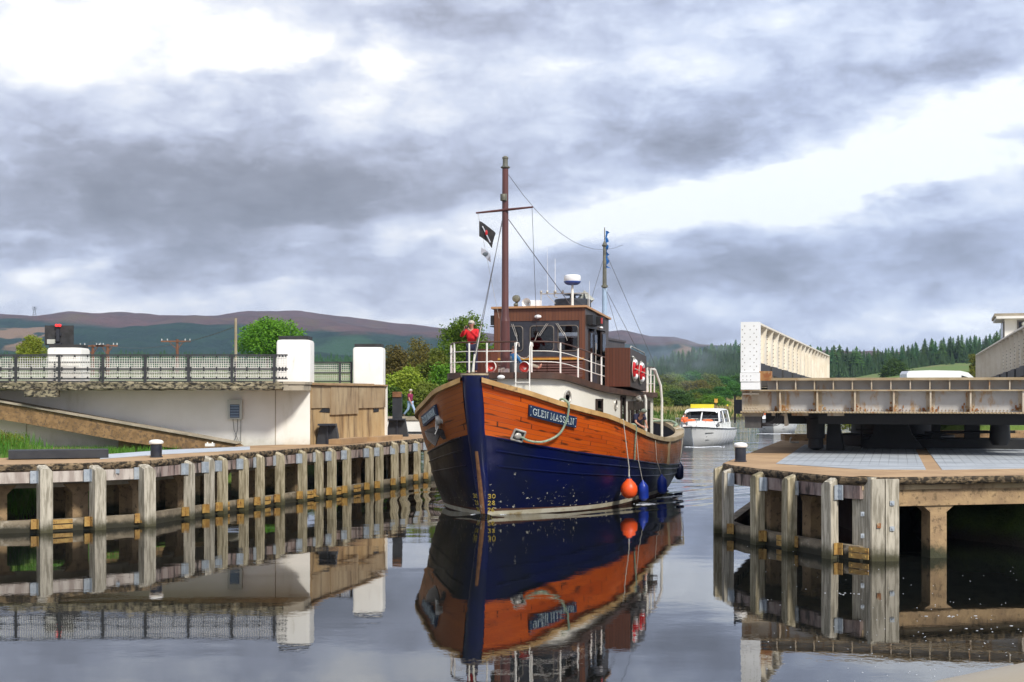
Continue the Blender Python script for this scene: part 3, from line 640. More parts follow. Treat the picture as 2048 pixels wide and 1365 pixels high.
def blades(name,label,area,n,h,m,seed,w=.02,cond=None):
    rnd=random.Random(seed); mb=MB()
    for i in range(n):
        x,y=area(rnd); z=zl(x,y)
        if z<.02: continue
        hh=h*rnd.uniform(.5,1.2); a=rnd.random()*6.28; l=rnd.uniform(.05,.5)*hh; wx,wy=w*math.cos(a),w*math.sin(a); tx,ty=l*math.cos(a+1.3),l*math.sin(a+1.3)
        mb.add([(x-wx,y-wy,z-.03),(x+wx,y+wy,z-.03),(x+tx*.4+wx*.6,y+ty*.4+wy*.6,z+hh*.6),(x+tx*.4-wx*.6,y+ty*.4-wy*.6,z+hh*.6),(x+tx,y+ty,z+hh)],[(0,1,2,3),(3,2,4)])
    tag(mb.build(name,m,fix=False),label,'grass',kind='stuff')
blades('bank_grass','green grass and weeds on the bank behind the left jetty posts',lambda r:(r.uniform(-19,-9.5),r.uniform(41.5,53)),16000,.35,'grass_blade',4,.014)
blades('reeds','green reeds along the far shore in front of the meadow',lambda r:(r.uniform(-2,40),r.uniform(158,232)),26000,.65,'grass_blade',5,.09)
blades('dry_grass','pale golden dry grass covering the meadow',lambda r:(r.uniform(2,75),r.uniform(198,360)),36000,1.0,'reed_blade',6,.12)
# ================================================================ CANAL STRUCTURES
def along(path,step=None):
    L=[0]
    for a,b in zip(path,path[1:]): L.append(L[-1]+math.dist(a,b))
    return L
def nearest(path,p):
    best=None
    for a,b in zip(path,path[1:]):
        ax,ay=a;bx,by=b; t=max(0,min(1,((p[0]-ax)*(bx-ax)+(p[1]-ay)*(by-ay))/((bx-ax)**2+(by-ay)**2)))
        q=(ax+t*(bx-ax),ay+t*(by-ay)); d=math.dist(q,p)
        if best is None or d<best[0]: best=(d,q,math.atan2(by-ay,bx-ax))
    return best
def offs(path,d):      # offset to the left of travel by d
    out=[]
    for i,p in enumerate(path):
        a=path[max(0,i-1)];b=path[min(len(path)-1,i+1)]; t=Vector((b[0]-a[0],b[1]-a[1])).normalized(); out.append((p[0]-t.y*d,p[1]+t.x*d))
    return out
def ribbon(mb,path,d0,d1,z0,z1,jit=0,seed=0):
    a=offs(path,d0); b=offs(path,d1)
    for i in range(len(path)-1):
        mb.add([(*a[i],z0),(*a[i+1],z0),(*b[i+1],z0),(*b[i],z0),(*a[i],z1),(*a[i+1],z1),(*b[i+1],z1),(*b[i],z1)],
               [(0,3,2,1),(4,5,6,7),(0,1,5,4),(2,3,7,6),(3,0,4,7),(1,2,6,5)])
def densify(path,st=.5,jit=.0,seed=1):
    rnd=random.Random(seed); out=[]
    for a,b in zip(path,path[1:]):
        n=max(1,int(math.dist(a,b)/st))
        for i in range(n): out.append((lerp(a[0],b[0],i/n)+rnd.uniform(-jit,jit),lerp(a[1],b[1],i/n)+rnd.uniform(-jit,jit)))
    out.append(path[-1]); return out
def fender_post(parent,x,y,ang,side,w=.34,dp=.34,grey=False,ztop=1.84,lab=None,brk=True,double=False,lean=0):
    """ang: tangent direction of the quay; side=+1: water lies to the right of travel"""
    t=Vector((math.cos(ang),math.sin(ang),0)); n=Vector((t.y,-t.x,0))*side; p=Vector((x,y,0))
    mm=Matrix((t,n,Vector((0,0,1)))).transposed()
    mb=MB(); c=.09
    w+=random.uniform(-.03,.03); ln=random.uniform(-.035,.035); ztop+=random.uniform(-.04,.03)
    prof=[(-w/2,0,-1.6),(w/2,0,-1.6),(w/2,0,ztop-c),(w/2-c,0,ztop),(-w/2+c*.5,0,ztop),(-w/2,0,ztop-c*.5)]
    vs=[p+mm@Vector((q[0]+(ln if q[2]>1 else 0),q[1],q[2])) for q in prof]; vf=[v+n*dp for v in vs]
    for v,q in zip(vf,prof):
        if q[2]>1: v.z-=.10
    k=len(vs); mb.add(vs+vf,[tuple(range(k))[::-1],tuple(range(k,2*k))]+[(i,(i+1)%k,k+(i+1)%k,k+i) for i in range(k)])
    o=mb.build('fender_post','timber_grey' if grey else 'timber_post',parent)
    if brk:
        b=MB(); q=p+t*(-w/2-.085)*1
        b.box(q+n*.035+Vector((0,0,1.52)),(.19,.03,.34),m=mm); b.box(p+t*(-w/2-.008)+n*.11+Vector((0,0,1.52)),(.012,.14,.34),m=mm)
        for zz in(1.43,1.60): b.lathe(q+n*.05+Vector((0,0,zz)),[(.018,-.01),(.018,.01)],6,'Y')
        b.build('upper_bracket','galv',o)
        b=MB(); b.box(q+n*.055+Vector((0,0,.235)),(.17,.03,.27),m=mm); b.box(p+t*(-w/2-.009)+n*.14+Vector((0,0,.235)),(.014,.12,.27),m=mm)
        b.build('lower_bracket','ochre_steel',o)
    return o
def jetty_left():
    J=thing('timber_faced_jetty','long curved concrete jetty with pale timber fender posts left of the trawler','jetty')
    P=densify(QL,.6,.012,3)
    back=[(-8.2,69),(-8.2,54.4),(-9.6,53.1),(-11.4,48.8),(-13.2,45.2),(-14.2,43.6),(-15.6,42.6),(-17.5,42.3)]
    poly=P+back; mb=MB(); n=len(poly)
    mb.add([(x,y,1.87) for x,y in poly],[tuple(range(n))])
    mb.build('deck_top','coping_top',J,fix=False)
    mb=MB(); mb.prism([*offs(P,.10)]+back,1.60,1.855); mb.build('deck_slab','abut_grey',J)
    # ragged mossy coping face
    rnd=random.Random(5); Pd=densify(QL,.22,0,3); rows=[]
    for zz,base in((1.872,0.0),(1.84,-.035),(1.78,-.03),(1.72,-.01),(1.675,.02),(1.67,.12)):
        rows.append([(q[0],q[1],zz+(rnd.uniform(-.012,.012) if zz<1.87 else 0)) for q in offs(Pd,base+rnd.uniform(0,.0))])
    rows=[[(p[0]+rnd.uniform(-.012,.012),p[1]+rnd.uniform(-.012,.012),p[2]) for p in r] if 0<i<5 else r for i,r in enumerate(rows)]
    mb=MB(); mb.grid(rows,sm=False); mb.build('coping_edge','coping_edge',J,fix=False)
    mb=MB(); ribbon(mb,QL,.02,.24,1.36,1.66); mb.build('upper_waler','waler',J)
    mb=MB(); ribbon(mb,QL[:6],.0,.019,1.355,1.655); mb.build('upper_waler','waler_pale',J)
    mb=MB(); ribbon(mb,QL,.0,.26,-.25,.33); mb.build('lower_waler','low_waler',J)
    mb=MB(); ribbon(mb,offs(QL,.9),0,.35,1.16,1.60); mb.build('edge_beam','concrete',J)
    # concrete columns with splayed heads
    L=along(QL); s=1.2; k=0
    while s<L[-1]:
        x=interp(L,[p[0] for p in QL],s); y=interp(L,[p[1] for p in QL],s); _,_,a=nearest(QL,(x,y))
        t=Vector((math.cos(a),math.sin(a),0)); n_=Vector((-t.y,t.x,0)); 
        for row in((1.1,),(3.4,)):
            c=Vector((x,y,0))+n_*row[0]
            if row[0]>2 and (s<7): continue
            mb=MB(); w=.24
            pr=[(-w,-1.6),(w,-1.6),(w,1.0),(w+.25,1.25),(-w-.25,1.25),(-w,1.0)]
            mb.ext([c+t*q[0]+Vector((0,0,q[1])) for q in pr],n_*-.22,n_*.22); mb.build('column','agg_concrete',J)
        s+=2.55; k+=1
    def addp(px,yw,**k):
        d=HC*F/(yw-HY); x=X(px,d); dd,q,a=nearest(QL,(x,d)); fender_post(J,q[0],q[1],a,1,**k)
    for i,(px,yw) in enumerate([(-25,1067),(85,1064.5),(191,1059),(292,1052),(371,1038),(406,1031.5),(438,1027.5),(481,1021),(519,1016),(561,1010),(600,1003),(635,998.5),(657,995),(688,991),(729,984),(756,981),(789,975),(806,971),(835,966),(853,962)]):
        g=i<4; addp(px,yw,grey=i<6,w=.37 if g else .25,dp=.34 if g else .24,ztop=1.84+rnd.uniform(-.03,.03))
    # fish-plates joining the lower walers
    for px,yw in((122,1062),(450,1026),(540,1013.5),(622,1000.5),(672,992.5),(712,987)):
        d=HC*F/(yw-HY); x=X(px,d); dd,q,a=nearest(QL,(x,d)); t=Vector((math.cos(a),math.sin(a),0)); n_=Vector((t.y,-t.x,0)); mm=Matrix((t,n_,Vector((0,0,1)))).transposed()
        mb=MB(); c=Vector((*q,0))
        for zz in(.15,.30): mb.box(c+n_*.02+Vector((0,0,zz-.03)),(.58,.03,.115),m=mm)
        for zz in(.12,.27):
            for u in(-.22,.22): mb.box(c+t*u+n_*.04+Vector((0,0,zz)),(.04,.03,.04),m=mm)
        mb.build('fish_plate','ochre_steel',J)
    mb=MB(); c=nearest(QL,(X(244,40.2),40.2)); mb.box((c[1][0],c[1][1]-.02,1.60),(.12,.04,.12)); mb.build('wall_plate','galv',J)
    # grey steel cover plates
    mb=MB(); a=[W(200,918,1.885),W(330,908.5,1.885),W(500,899.5,1.885),W(500,893.5,1.885),W(330,900.5,1.885),W(200,910.5,1.885)]
    mb.prism(a,1.874,1.892); mb.build('cover_plates','plate_grey',J)
    mb=MB(); x,y=W(420,893.5,1.89); mb.box((x,y,1.95),(.32,.2,.10)); mb.box((x-.09,y,2.02),(.04,.04,.06)); mb.box((x+.09,y,2.02),(.04,.04,.06)); mb.build('deck_fitting','white_cap',J)
    # low kerb at the foot of the abutment
    mb=MB(); mb.box((-6.35,55.2,1.98),(.5,2.9,.2),R(-14)); mb.box((-5.3,59.2,1.96),(.5,3.5,.17),R(-12.5)); mb.build('kerb','coping_top',J)
    return J
jetty_left()
mb=MB(); p=[W(-10,922,1.88),W(197,918.5,1.88)]
mb.bar((p[0][0],p[0][1]+1.1,2.02),(p[1][0]+.02,p[1][1]+.9,2.02),.9,.24)
tag(mb.build('steel_beam','black_paint'),'long black steel beam lying on the left jetty beside the white wall','beam')
def bollard(x,y,z,label,s=1):
    t=thing('mooring_bollard',label,'bollard',(x,y,z),0,'white topped bollards')
    MB().lathe((0,0,0),[(.19*s,0),(.19*s,.03),(.165*s,.04),(.165*s,.40),(.165*s,.43)],24).build('post','bollard_black',t)
    MB().lathe((0,0,0),[(.165*s,.40),(.20*s,.415),(.215*s,.45),(.205*s,.49),(.15*s,.525),(.06*s,.54),(.001,.543)],24).build('cap','white_cap',t)
x,y=W(312.5,914.5,1.88); bollard(x,y,1.87,'black bollard with white cap standing on the left jetty',1.03)
x,y=W(1481,924,1.9); bollard(x,y,1.90,'black bollard with white cap on the near corner of the right quay',.92)
# ---------------------------------------------------------------- left road bridge approach
def rail_panel(t,x0,x1,y,z0,z1,mid,mesh=True,front=-1):
    pass
def approach():
    A=thing('bridge_approach','white walled road approach with weathered slab edge left of the trawler','bridge')
    # white side wall, facing the canal, following the road
    mb=MB(); mb.add([(-30,54,.9),(-7.67,54,1.6),(-7.67,54,4.15),(-30,54,4.15),(-30,54.35,.9),(-8.0,54.35,1.6),(-8.0,54.35,4.15),(-30,54.35,4.15)],[(0,1,2,3),(5,4,7,6),(1,5,6,2),(3,2,6,7),(4,0,3,7),(0,4,5,1)])
    mb.build('side_wall','white_wall',A)
    mb=MB(); 
    for px in(490*1+61*1,): mb.box((X(551,54),53.99,2.9),(.025,.02,2.2))
    mb.box((X(53,54),53.99,1.9),(.02,.02,1.6)); mb.build('wall_joint','concrete',A)
    # slab with overhang
    rnd=random.Random(9); xs=[-32+.28*i for i in range(0,84)]+[-8.40]
    y0=52.3; rows=[]
    for zz,yy in((4.245,y0+.02),(4.19,y0-.02),(4.10,y0),(4.0,y0),(3.935,y0+.04),(3.93,y0+.3)):
        rows.append([(x,yy+rnd.uniform(-.022,.022),zz+(rnd.uniform(-.018,.018) if zz>3.94 else rnd.uniform(-.02,.02))) for x in xs])
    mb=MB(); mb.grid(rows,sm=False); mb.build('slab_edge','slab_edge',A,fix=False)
    mb=MB(); mb.prism([(-32,y0+.06),(-8.45,y0+.06),(-8.1,52.9),(-7.69,53.9),(-6.0,62.0),(-32,62.8)],3.945,4.235); mb.build('road_slab','abut_grey',A)
    mb=MB(); mb.prism([(-8.42,y0-.0),(-8.25,y0+.02),(-7.75,53.0),(-7.63,53.97),(-7.7,54.3),(-8.42,54.3)],3.925,4.15); mb.prism([(-8.42,y0-.03),(-8.2,y0-.0),(-7.7,53.0),(-7.58,54.0),(-8,54.4),(-8.42,54.4)],4.151,4.25); mb.build('slab_nosing','concrete',A)
    mb=MB(); mb.box((X(82,52.2),52.35,3.80),(1.15,.5,.24)); mb.box((X(60,52.1),52.2,3.83),(.3,.3,.2)); mb.build('corbel','slab_edge',A)
    # abutment end face with cracked render blocks
    a=Vector((-7.66,54.02,0)); b=Vector((-5.62,62.75,0)); d=(b-a).normalized(); n=Vector((d.y,-d.x,0))
    if n.x<0: n=-n
    mb=MB(); mb.ext([a+Vector((0,0,1.3)),b+Vector((0,0,1.3)),b+Vector((0,0,4.13)),a+Vector((0,0,4.13))],n*0,n*-.6); mb.build('end_wall','abut',A)
    mb=MB(); L=(b-a).length
    def slab(u0,u1,z0,z1,t):
        mb.ext([a+d*u0+Vector((0,0,z0)),a+d*u1+Vector((0,0,z0)),a+d*u1+Vector((0,0,z1)),a+d*u0+Vector((0,0,z1))],n*.003,n*t)
    slab(.05,2.0,3.25,4.10,.05); slab(2.05,5.3,2.97,4.10,.07); slab(5.35,L-.1,3.2,4.10,.07)
    mb.build('end_panel','abut_grey',A)
    mb=MB(); slab(-.02,L+.05,4.135,4.20,.14); mb.build('end_coping','coping_top',A)
    mb=MB(); mb.ext([a+d*.9+Vector((0,0,3.10)),a+d*2.1+Vector((0,0,3.05)),a+d*2.1+Vector((0,0,3.22)),a+d*1.3+Vector((0,0,3.24))],n*.004,n*.02); mb.ext([a+d*7.4+Vector((0,0,3.0)),a+d*8.1+Vector((0,0,3.02)),a+d*8.1+Vector((0,0,3.16)),a+d*7.4+Vector((0,0,3.16))],n*.004,n*.02); mb.build('broken_patch','mech_black',A)
    mb=MB(); mb.ext([b+Vector((0,0,1.2)),b+d*.1+Vector((0,0,1.2)),b+d*.1+Vector((0,0,4.2)),b+Vector((0,0,4.2))],n*.1,n*-1.0); mb.build('corner_strip','pillar_white',A)
    # raking ramp beam in front of the wall, running down to the jetty
    mb=MB(); P0=[(X(-160,52.9),Zp(777,52.9)),(X(470,52.9),Zp(888,52.9)),(X(480,52.9),Zp(893,52.9)),(X(366,52.9),Zp(898,52.9)),(X(281,52.9),Zp(887,52.9)),(X(259,52.9),Zp(884,52.9)),(X(61,52.9),Zp(848,52.9)),(X(0,52.9),Zp(838,52.9)),(X(-160,52.9),Zp(808,52.9))]
    mb.ext([(p[0],52.6,p[1]) for p in P0],(0,0,0),(0,1.1,0)); mb.build('ramp_beam','agg_beam',A)
    mb=MB(); mb.ext([(X(-160,52.5),52.5,Zp(773,52.5)),(X(470,52.5),52.5,Zp(886,52.5)),(X(472,52.5),52.5,Zp(888.5,52.5)),(X(-160,52.5),52.5,Zp(777,52.5))],(0,0,0),(0,1.2,0)); mb.build('ramp_lip','concrete',A)
    mb=MB(); mb.box((X(60,52.2)-8,53.2,1.62),(20,.9,.34)); mb.box((-15.0,53.6,1.5),(8,.5,.55)); mb.build('footing','abut_grey',A)
    mb=MB(); mb.box((X(278,53.6),53.7,2.1),(1.5,.4,.9)); mb.build('ramp_pier','agg_concrete',A)
    return A
approach()
def fence(name,label,x0,x1,y,z0,zm,z1,posts,near=True):
    t=thing(name,label,'railing',(0,0,0))
    h=.055
    for zz,nm in((z1,'top_rail'),(zm,'middle_rail'),(z0,'bottom_rail')):
        MB().box(((x0+x1)/2,y,zz),(x1-x0,.05,h if near else .05)).build(nm,'fence_black',t)
    for px in posts: MB().box((px,y-.03,(z0+z1)/2-.05),(.085,.07,z1-z0+.16)).build('post','fence_black',t)
    ps=sorted(posts)
    if ps[0]-x0>.3: ps=[x0]+ps
    if x1-ps[-1]>.3: ps=ps+[x1]
    for a,b in zip(ps,ps[1:]):
        mb=MB(); a+=.06;b-=.06; yy=y+.04
        for lo,hi in((z0+.05,zm-.04),(zm+.04,z1-.05)):
            n=max(2,int((b-a)/.085)); m=max(2,int((hi-lo)/.085))
            for i in range(n+1): mb.box((a+(b-a)*i/n,yy,(lo+hi)/2),(.017,.012,hi-lo))
            for i in range(m+1): mb.box(((a+b)/2,yy+.013,lo+(hi-lo)*i/m),(b-a,.012,.017))
        mb.build('mesh_panel','mesh_white',t)
        if near:
            mb=MB()
            for u in(.02,.34,.66,.98):
                for zz in(z0+.05,zm-.05,zm+.05,z1-.05): mb.box((a+(b-a)*u,y-.01,zz),(.05,.05,.06))
            mb.build('mesh_clips','fence_black',t)
    return t
yf=52.35
fence('bridge_railing','near black railing with white mesh infill along the weathered slab edge',X(-40,yf),X(611/4.876+450,yf),yf,Zp(758,yf),Zp(738.5,yf),Zp(710.5,yf),[X(p,yf) for p in(-54,32,119,206,291,377,464,549)])
yf=62.7
fence('bridge_railing','far railing with white mesh infill seen between the two white pillars',X(-60,yf),X(705,yf)-.02,yf,Zp(763,yf),Zp(746,yf),Zp(725,yf),[X(p,yf) for p in(20,110,200,290,380,470,560,680,703)],False)
def pillar(label,px0,px1,ytop,d,zb,cap=True):
    t=thing('gate_pillar',label,'pillar',(0,0,0)); x0,x1=X(px0,d),X(px1,d); zt=Zp(ytop,d); dp=(x1-x0)*1.0
    mb=MB(); r=.09; cx,cy=(x0+x1)/2,d+dp/2; w=(x1-x0)/2
    rows=[]
    for z,e in((zb,0),(zt-.12,0),(zt-.04,.03),(zt,.12)):
        q=[]
        for k in range(24):
            a=2*math.pi*(k+.5)/24; c,s=math.cos(a),math.sin(a); p=.16
            q.append((cx+(w-e)*math.copysign(abs(c)**p,c),cy+(w-e)*math.copysign(abs(s)**p,s),z))
        rows.append(q+[q[0]])
    mb.grid(rows); mb.add(rows[-1][:-1],[tuple(range(24))]); mb.build('shaft','pillar_white',t,fix=False)
    if cap: MB().box((cx,cy,zt+.065),(w*2-.16,dp-.16,.13)).build('cap','black_cap',t)
    return cx,cy,zt
pillar('tallest white pillar with black cap at the corner of the abutment',552,620,679,54.05,4.1)
pillar('white pillar with black cap at the far corner of the brown abutment',705,766,694,62.3,4.15)
cx,cy,zt=pillar('white pillar carrying the black signal panel on the far left',93,161,695,62.9,4.1)
s=thing('traffic_signal','black backing panel with twin red lights on top of the far left pillar','traffic signal',(cx,cy-.3,zt+.13))
d=cy-.3
mb=MB(); mb.box((X(118.5,d)-cx,0,.42),(X(147.5,d)-X(90,d),.05,Zp(648,d)-Zp(687,d))); mb.build('backing_panel','black_cap',s)
mb=MB(); mb.box((X(118,d)-cx,-.12,.42),(.14,.14,.55)); mb.box((X(118,d)-cx,-.1,.03),(.3,.2,.06)); mb.box((X(118,d)-cx-.08,-.1,.45),(.05,.1,.1)); mb.box((X(118,d)-cx+.1,-.1,.45),(.05,.1,.1)); mb.build('signal_head','bollard_black',s)
for q in(115.3,121.5):
    mb=MB(); mb.lathe((X(q,d)-cx,-.14,Zp(651.5,d)-zt-.13),[(.001,-.05),(.06,-.05),(.06,.04),(.001,.04)],14,'Y'); mb.build('red_light','signal_red',s)
mb=MB(); mb.box((X(104.5,d)-cx,-.12,.13),(.34,.16,.2)); mb.build('control_box','box_cream',s)
# cabinet on the wall
c=thing('control_cabinet','grey wall cabinet with dark blue slatted panel on the white wall','cabinet',(X(472,54),53.98,0))
MB().box((0,-.12,Zp(819,54)),(.54,.24,.74)).build('case','box_cream',c)
mb=MB(); mb.box((.0,-.245,Zp(822.5,54)),(.36,.01,.50)); mb.build('panel','board_navy',c)
mb=MB(); 
for i in range(8): mb.box((0,-.256,Zp(822.5,54)-.21+.06*i),(.33,.01,.018))
mb.build('slats','mast_blue',c)
mb=MB(); z0=Zp(839,54)
mb.tube([(-.1,-.06,z0),(-.06,-.06,z0-.4),(.1,-.06,z0-.8),(.14,-.06,z0-.98)],.011,5); mb.tube([(.08,-.06,z0),(.07,-.06,z0-.4),(-.02,-.06,z0-.75),(-.22,-.06,z0-.98),(-.5,-.06,z0-1.0)],.011,5); mb.tube([(.2,-.06,z0),(.19,-.06,z0-.98)],.011,5)
mb.build('cables','wire',c)
def chock(name,label,px,yb,w,h,d,block=False):
    t=thing(name,label,'fender',(X(px,d),d,1.87)); wb=w; 
    mb=MB(); mb.ext([(-wb/2,0,0),(wb/2,0,0),(wb*.36,0,h),(-wb*.36,0,h)],(0,0,0),(0,.5,0)); mb.build('body','black_paint',t)
    mb=MB(); mb.box((0,-.03,h/2),(.06,.07,h)); mb.box((0,-.02,h+.03),(wb*.78,.62,.07)); mb.build('rib','bollard_black',t)
    if block:
        MB().box((0,.2,h+.065+.55),(wb*.42,.4,1.1)).build('upright','black_paint',t)
        mb=MB(); mb.box((0,.1,h+1.15),(wb*.4,.3,.24)); mb.build('timber_block','worn_wood',t)
chock('bearing_chock','low black steel chock standing against the brown abutment',655,880,.86,.72,54.45)
chock('bearing_chock','tall black steel chock with rusty head beside the abutment',794,870,1.0,.75,64.0,True)
w_=thing('lock_wall','low white painted wall with grey coping behind the tall black chock','wall',(0,0,0))
mb=MB(); mb.box((-5.6,69.3,2.15),(5.2,.4,.75)); mb.build('wall_face','pillar_white',w_)
mb=MB(); mb.box((-5.6,69.27,2.61),(5.2,.5,.17)); mb.build('coping','concrete',w_)
mb=MB(); mb.box((-5.6,69.07,1.93),(5.2,.05,.07)); mb.build('lower_band','black_paint',w_)
# ---------------------------------------------------------------- right quay
def quay_right():
    J=thing('timber_faced_quay','concrete quay with timber fender posts under the swing bridge on the right','quay')
    P=densify(QR,.5,.01,4)
    front=[(8.85,32.4),(12.0,33.15),(20,35),(34,39)]
    poly=P+front+[(45,66),(14,63)]
    mb=MB(); mb.add([(x,y,1.9) for x,y in poly],[tuple(range(len(poly)))]); mb.build('deck_top','coping_top',J,fix=False)
    mb=MB(); mb.prism([*offs(P,.1)]+[(8.8,32.55),(34,39.2),(45,66),(14,63)],1.60,1.885); mb.build('deck_slab','abut_grey',J)
    rnd=random.Random(6)
    Pd=densify(QR+front,.2,0,3); rows=[]
    for zz,base in((1.902,0),(1.86,-.03),(1.80,-.03),(1.76,-.01),(1.725,.03),(1.72,.14)):
        rows.append([(q[0],q[1],zz+(rnd.uniform(-.014,.014) if zz<1.9 else 0)) for q in offs(Pd,base)])
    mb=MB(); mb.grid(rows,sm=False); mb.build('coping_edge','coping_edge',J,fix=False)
    mb=MB(); ribbon(mb,QR,.02,.25,1.40,1.70); mb.build('upper_waler','waler',J)
    mb=MB(); ribbon(mb,QR,.0,.27,-.25,.33); mb.build('lower_waler','low_waler',J)
    fr=[(8.84,32.62),(12.0,33.4),(20,35.2),(34,39.2)]
    mb=MB(); ribbon(mb,fr,0,.35,1.22,1.74); mb.build('front_beam','agg_concrete',J)
    def col(c,t,n,w=.21,hd=.22):
        mb=MB(); pr=[(-w,-1.6),(w,-1.6),(w,1.06),(w+hd,1.24),(-w-hd,1.24),(-w,1.06)]
        mb.ext([Vector(c)+t*q[0]+Vector((0,0,q[1])) for q in pr],n*-.2,n*.2); mb.build('column','agg_concrete',J)
    t=Vector((.97,.23,0)).normalized(); n=Vector((-t.y,t.x,0))
    for px,d in((1871,33.0),(2330,35),(2700,37)):
        col((X(px,d),d+.12,0),t,n)
    for s in(1.2,3.6,6.0,9,13,17,21): 
        L=along(QR[::-1]); q=QR[::-1]; x=interp(L,[p[0] for p in q],s+2.2); y=interp(L,[p[1] for p in q],s+2.2); _,_,a=nearest(QR,(x,y))
        tt=Vector((math.cos(a),math.sin(a),0)); nn=Vector((-tt.y,tt.x,0)); col(Vector((x,y,0))+nn*1.15,tt,nn,.2,.1)
    mb=MB(); mb.box((24,48,.2),(30,.4,3.0)); mb.box((9.6,44,.3),(.4,16,2.9)); mb.build('shade_backing','mech_black',J)  # black backing added so the space under the deck reads as deep shade
    for i,(px,yw) in enumerate([(1448,1066),(1465,1074),(1522,1089),(1592,1101),(1662,1117)]):
        d=HC*F/(yw-HY); dd,q,a=nearest(QR,(X(px,d),d)); fender_post(J,q[0],q[1],a+math.pi,-1,w=.27 if i else .2,dp=.26,ztop=1.85,brk=False,grey=i in(1,4))
        o=J.children[-1]
        tt=Vector((math.cos(a),math.sin(a),0)); nn=Vector((tt.y,-tt.x,0)); mm=Matrix((tt,nn,Vector((0,0,1)))).transposed(); p=Vector((*q,0))+tt*.20
        if i>0:
            b=MB(); b.box(p+nn*.035+Vector((0,0,1.53)),(.15,.03,.34),m=mm); b.box(p-tt*.055+nn*.1+Vector((0,0,1.53)),(.012,.14,.34),m=mm)
            for zz in(1.47,1.60): b.box(p+nn*.055+Vector((0,0,zz)),(.03,.02,.03),m=mm)
            b.build('upper_bracket','galv',o)
            b=MB(); b.box(p+nn*.05+Vector((0,0,.23)),(.15,.03,.27),m=mm); b.box(p-tt*.055+nn*.13+Vector((0,0,.23)),(.014,.12,.27),m=mm); b.build('lower_bracket','ochre_steel',o)
    # heavy corner fender of squared timbers
    C=[(7.82,32.72),(8.14,32.24),(8.46,32.22),(8.80,32.28),(8.86,32.62),(8.3,32.9)]
    mb=MB()
    for a,b in((0,1),(1,2),(2,3)):
        A_,B_=Vector((*C[a],0)),Vector((*C[b],0)); t_=(B_-A_); l=t_.length; t_.normalize(); n_=Vector((-t_.y,t_.x,0)); n_=n_ if n_.y>0 else -n_
        A_+=t_*.012; B_-=t_*.012
        mb.ext([A_+Vector((0,0,-1.6)),B_+Vector((0,0,-1.6)),B_+Vector((0,0,1.86 if a else 1.9)),A_+Vector((0,0,1.86 if a else 1.9))],(0,0,0),n_*.3)
    mb.build('corner_fender','timber_grey',J)
    mb=MB()
    for px,py in((1785,1007),(1785,1058),(1721,1030),(1723,1074)):
        x=X(px,32.2); z=Zp(py,32.2); yy=32.25-.02 if px>1750 else 32.6
        if px<1750: x,yy=(8.0,32.42) ; yy-=.0
        mb.box((x,yy,z),(.10,.03,.10)); mb.box((x,yy-.02,z),(.035,.03,.035))
    mb.build('bolt_plate','galv',J)
    mb=MB(); mb.box((X(1758,32.2),32.215,Zp(1052,32.2)),(.09,.02,.11)); mb.build('bolt_plate','rust',J)
    for px,yw in((1720,1124),(1570,1097)):
        d=HC*F/(yw-HY); dd,q,a=nearest(QR,(X(px,d),d)); tt=Vector((math.cos(a),math.sin(a),0)); nn=Vector((tt.y,-tt.x,0)); mm=Matrix((tt,nn,Vector((0,0,1)))).transposed(); mb=MB(); c=Vector((*q,0))
        for zz in(.11,.25): mb.box(c+nn*.02+Vector((0,0,zz)),(.55,.03,.12),m=mm)
        for zz in(.11,.25):
            for u in(-.2,.2): mb.box(c+tt*u+nn*.04+Vector((0,0,zz)),(.04,.03,.04),m=mm)
        mb.build('fish_plate','ochre_steel',J)
    # galvanised gratings let into the deck
    gm=bpy.data.materials.new('grating'); gm.use_nodes=True; g=G(gm.node_tree); b=gm.node_tree.nodes['Principled BSDF']; p=g.n('ShaderNodeNewGeometry').outputs['Position']
    ax=g.v('DOT_PRODUCT',p,(.965,-.262,0)); ay=g.v('DOT_PRODUCT',p,(.262,.965,0))
    l1=g.ramp(g.m('ABSOLUTE',g.m('SUBTRACT',g.m('FRACT',g.m('DIVIDE',ax,.25)),.5)),.455,.475); l2=g.ramp(g.m('ABSOLUTE',g.m('SUBTRACT',g.m('FRACT',g.m('DIVIDE',ay,2.4)),.5)),.47,.485)
    n_=g.noise(p,1.2,5,.6); c=g.mix(g.ramp(n_,.35,.65),(.40,.425,.44),(.32,.345,.36)); c=g.mix(g.m('MULTIPLY',l1,g.m('MULTIPLY',g.ramp(p_y:=g.sep(p)[1],36,41),.6)),c,(.07,.075,.08)); c=g.mix(g.m('MULTIPLY',l2,.85),c,(.05,.05,.055))
    g.put(b.inputs['Base Color'],c); b.inputs['Roughness'].default_value=.6; M['grating']=gm
    for pl in([W(1552,927.5,1.91),(8.7,35.75),W(1852,939.5,1.91),W(1827,891,1.91),W(1609,889.8,1.91)],[W(1884,939.5,1.91),(15,36.6),(24,39),(26,54),W(1847,890.5,1.91)]):
        MB().prism(pl,1.895,1.911).build('grating','grating',J)
    mb=MB(); mb.box((X(1615,58),58.3,2.02),(1.9,1.2,.24),R(-3)); mb.build('bearing_plinth','agg_concrete',J)
    mb=MB(); mb.box((22,57.0,2.1),(12,1.0,.45),R(-2)); mb.build('bearing_plinth','agg_concrete',J)
    mb=MB(); x,y=W(1585,887,1.9); mb.tube([(x-.08,y,1.92),(x-.09,y,2.06),(x-.03,y,2.13)],.03,6); mb.box((x+.1,y,1.94),(.28,.12,.07)); mb.build('mooring_hook','steel_pale',J)
quay_right()
